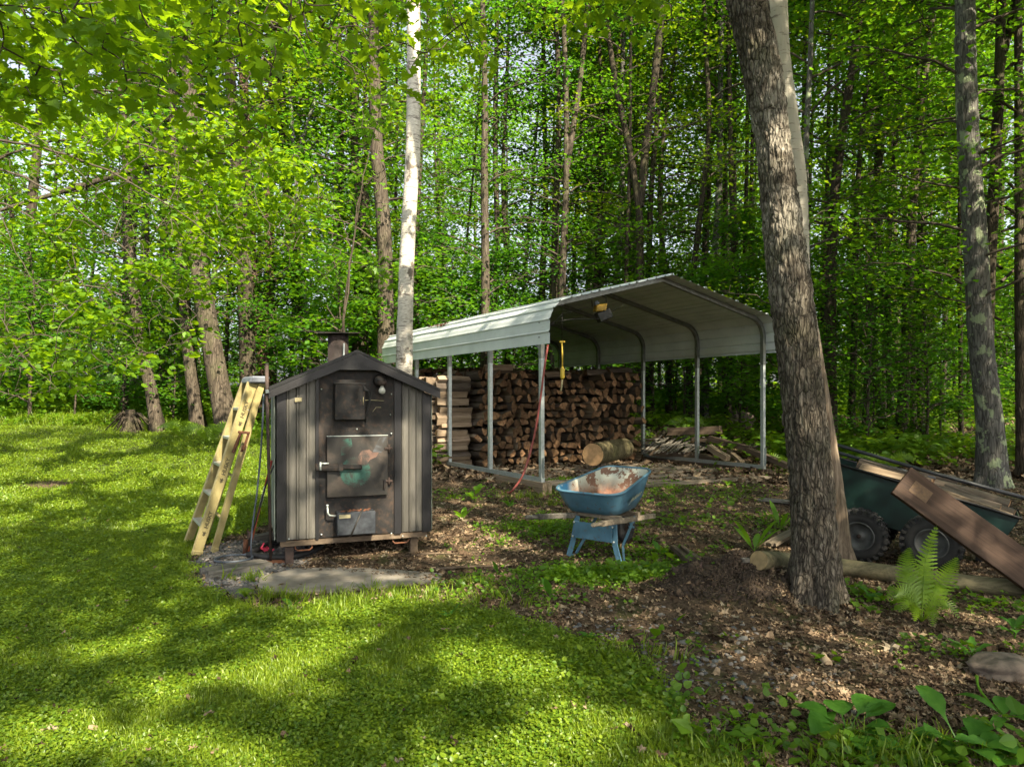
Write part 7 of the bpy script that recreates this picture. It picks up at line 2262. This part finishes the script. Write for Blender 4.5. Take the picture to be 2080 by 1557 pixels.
plant(1585, 1075, 'tall long leaved plant touching the left side of the big trunk', 4, .25, .06, 'lime', seed=9, lift=1.4, droop=.5)
plant(1342, 1128, 'long leaved plant right of the wheelbarrow', 4, .19, .05, 'plantain', seed=10, lift=1.1, droop=.5)
plant(1118, 1215, 'single stemmed weed with a tall leaf below the wheelbarrow', 3, .17, .05, 'plantain', seed=11, lift=1.3, droop=.4)
plant(1012, 1165, 'small two leaved weed on the leaves right of the slab', 3, .12, .035, 'plantain', seed=12, lift=1.3, droop=.5)
plant(1200, 1300, 'small leafy weed among pebbles below the wheelbarrow', 5, .09, .04, 'plantain', seed=13, lift=.9, droop=.5)
plant(910, 1258, 'weed with pointed leaves at the lawn edge left of the bare ground', 5, .10, .035, 'plantain', seed=14, lift=1.2, droop=.5)
plant(965, 1020, 'lime green leafy weed in front of the carport timber', 8, .17, .09, 'lime', seed=15, lift=1.0, droop=.55, stem=.15)
plant(940, 1055, 'broad leaved weed between the boiler and the carport timber', 5, .20, .075, 'lime', seed=16, lift=1.1, droop=.5)
plant(1035, 1030, 'narrow leaved weed in front of the timber end', 7, .15, .04, 'plantain', seed=17, lift=1.1, droop=.5)
plant(1235, 1400, 'patchy grass weed on the bare ground edge', 8, .09, .012, 'lime', seed=18, lift=1.0, droop=.6)
plant(1768, 1225, 'four leaved weed right of the base of the big trunk', 5, .10, .07, 'plantain', seed=19, lift=.8, droop=.5, stem=.05)
plant(2000, 1225, 'small bright weed right of the fern', 6, .07, .045, 'lime', seed=20, lift=.6, droop=.4)
plant(1930, 1130, 'leafy weed behind the fern by the rear cart wheel', 7, .15, .08, 'plantain', seed=21, lift=.7, droop=.5)
plant(2060, 1300, 'bushy little weed at the right edge above the rock', 9, .11, .06, 'plantain', seed=22, lift=.9, droop=.5, stem=.08)
plant(595, 1235, 'single arrow shaped leaf standing by the narrow plank', 2, .11, .07, 'plantain', seed=23, lift=1.2, droop=.3)
plant(1545, 960, 'green weed growing at the right end of the deck boards', 6, .16, .07, 'plantain', seed=24, lift=.9, droop=.5)
plant(1480, 985, 'low leafy weed in front of the deck boards near the right post', 7, .13, .06, 'lime', seed=25, lift=.8, droop=.5)
mb = MB(); pts = [P(2090, 1497, 3.0), P(2060, 1472, 3.12), P(2010, 1425, 3.3), P(1985, 1385, 3.45), P(1984, 1372, 3.48)]
mb.tube([Vector(p) for p in spline(pts, 20)], [.006] * 19 + [.009], 6); mb.top('flower_stalk', M['lime'], 'long pale curved flower stalk arching in from the lower right edge', 'stalk')

# ferns
def frond(mb, base, tip, bulge, wmax, mi=0, npin=22, sd=0):
    base, tip = Vector(base), Vector(tip)
    mid = (base + tip) / 2 + Vector(bulge)
    pts = [Vector(p) for p in spline([base, mid, tip], npin + 2)]
    mb.tube(pts, [.004 * (1 - .8 * i / (len(pts) - 1)) for i in range(len(pts))], 5, mi)
    L = (tip - base).length
    for i in range(2, npin + 1):
        t = i / (npin + 1)
        d = (pts[min(i + 1, npin + 1)] - pts[i - 1]).normalized()
        view = Vector((-pts[i].x, -pts[i].y, EYE - pts[i].z)).normalized()
        up = (UP * .55 + view * .8).normalized()
        s = d.cross(up).normalized(); nrm = s.cross(d).normalized()
        if t < .16: continue
        w = wmax * ((min(1, (t - .10) / .3)) ** .8 * (1 - max(0, t - .35) / .65) ** .75 + .04)
        for sg in (-1, 1):
            pd = (s * sg * .92 + d * .42).normalized()
            pl = w; pw = L / npin * 1.05
            nseg = 7; vs = []; p0 = pts[i]
            pn = pd.cross(nrm).normalized()
            for k in range(nseg + 1):
                tt = k / nseg
                cc = p0 + pd * (pl * tt) - nrm * (.10 * pl * tt * tt)
                hw = pw * .5 * (1 - tt) ** .6 * (1.0 if k % 2 == 0 else .62)
                vs += [cc + pn * hw, cc - pn * hw]
            fs = [(2 * k, 2 * k + 1, 2 * k + 3, 2 * k + 2) for k in range(nseg)]
            mb.add(vs, fs, mi)
M['fern'] = flat_leafmat('fern_frond', (.08, .16, .006), (.155, .245, .010), (.30, .44, .010))
g = G(1872, 1262)
FE = thing('fern', 'bright green fern with many feathery fronds before the garden cart', 'fern', g)
Yf_ = g.y
for i, (tx_, ty_, dy, bl, w) in enumerate(((1903, 1066, .30, (-.02, 0, .10), .095), (1848, 1110, .35, (-.06, 0, .14), .10), (1800, 1218, .05, (-.04, 0, .14), .11), (1945, 1130, .30, (.06, 0, .12), .10), (1835, 1150, .25, (-.05, 0, .14), .09),
                                           (1950, 1256, -.12, (.03, 0, .12), .075), (1826, 1243, -.05, (-.03, 0, .10), .075), (1895, 1272, -.22, (.02, -.02, .10), .075), (1858, 1262, -.25, (-.02, -.02, .10), .065), (1925, 1195, .1, (.04, 0, .12), .09), (1880, 1130, .4, (0, 0, .1), .09))):
    mb = MB(); frond(mb, g, P(tx_, ty_, Yf_ + dy), bl, w, sd=i); mb.build('frond', M['fern'], FE)
def small_fern(px, py, s, label, seed, Y=None):
    g = G(px, py) if Y is None else ground((px - HX) / F * Y, Y)
    q = random.Random(seed); t = thing('fern', label, 'fern', g)
    for k in range(8):
        a = 2 * pi * k / 8 + q.uniform(-.3, .3); d = Vector((cos(a), sin(a), 0)); L = s * q.uniform(.8, 1.15)
        mb = MB(); frond(mb, g, g + d * L * .75 + UP * L * .38, UP * L * .30, s * .17, npin=16); mb.build('frond', M['fern'], t)
small_fern(1592, 958, .55, 'small fern between the right carport post and the big trunk', 1)
small_fern(1585, 925, .60, 'small fern behind the dark beam left of the big trunk', 2)
small_fern(1395, 872, .8, 'fern in the undergrowth behind the lumber pile', 3, 16.0)
small_fern(370, 880, .8, 'low fern at the far lawn edge before the leaning trees', 4, 15.0)
small_fern(425, 890, .8, 'fern at the lawn edge left of the ladder', 5, 14.2)
small_fern(1800, 915, .7, 'fern on the forest floor behind the cart pipes', 6, 11.6)
small_fern(498, 1212, .12, 'tiny fern sprout in the gravel before the weathered plank', 7)
# single leaves and small stones worth pointing at
for i, (px, py, s, l) in enumerate(((920, 1288, 1.9, 'large tan dead leaf lying on the lawn edge weeds'), (1700, 1286 + 0, 1.2, 'light tan dead leaf near the base of the big trunk'), (1865, 1295, 1.6, 'big orange brown maple leaf on the litter below the fern'), (1810, 1322, 1.7, 'pale curled oak leaf on the litter left of the fern'))):
    g = G(px, py); o = link_mesh('dead_leaf', DL[i * 2 % 8]); o.location = g + UP * .01; o.scale = (s,) * 3; o.rotation_euler = (.1, .15, i * 1.3); tag(o, l, 'leaf')
g = G(1868, 1420); mb = MB(); long_leaf(mb, g + UP * .01, (1, -.2, 0), .10, .022, .05, lift=.06, seed=2); mb.top('yellow_leaf', M['pale'], 'narrow pale yellow leaf lying between the plantain and the brown rock', 'leaf')
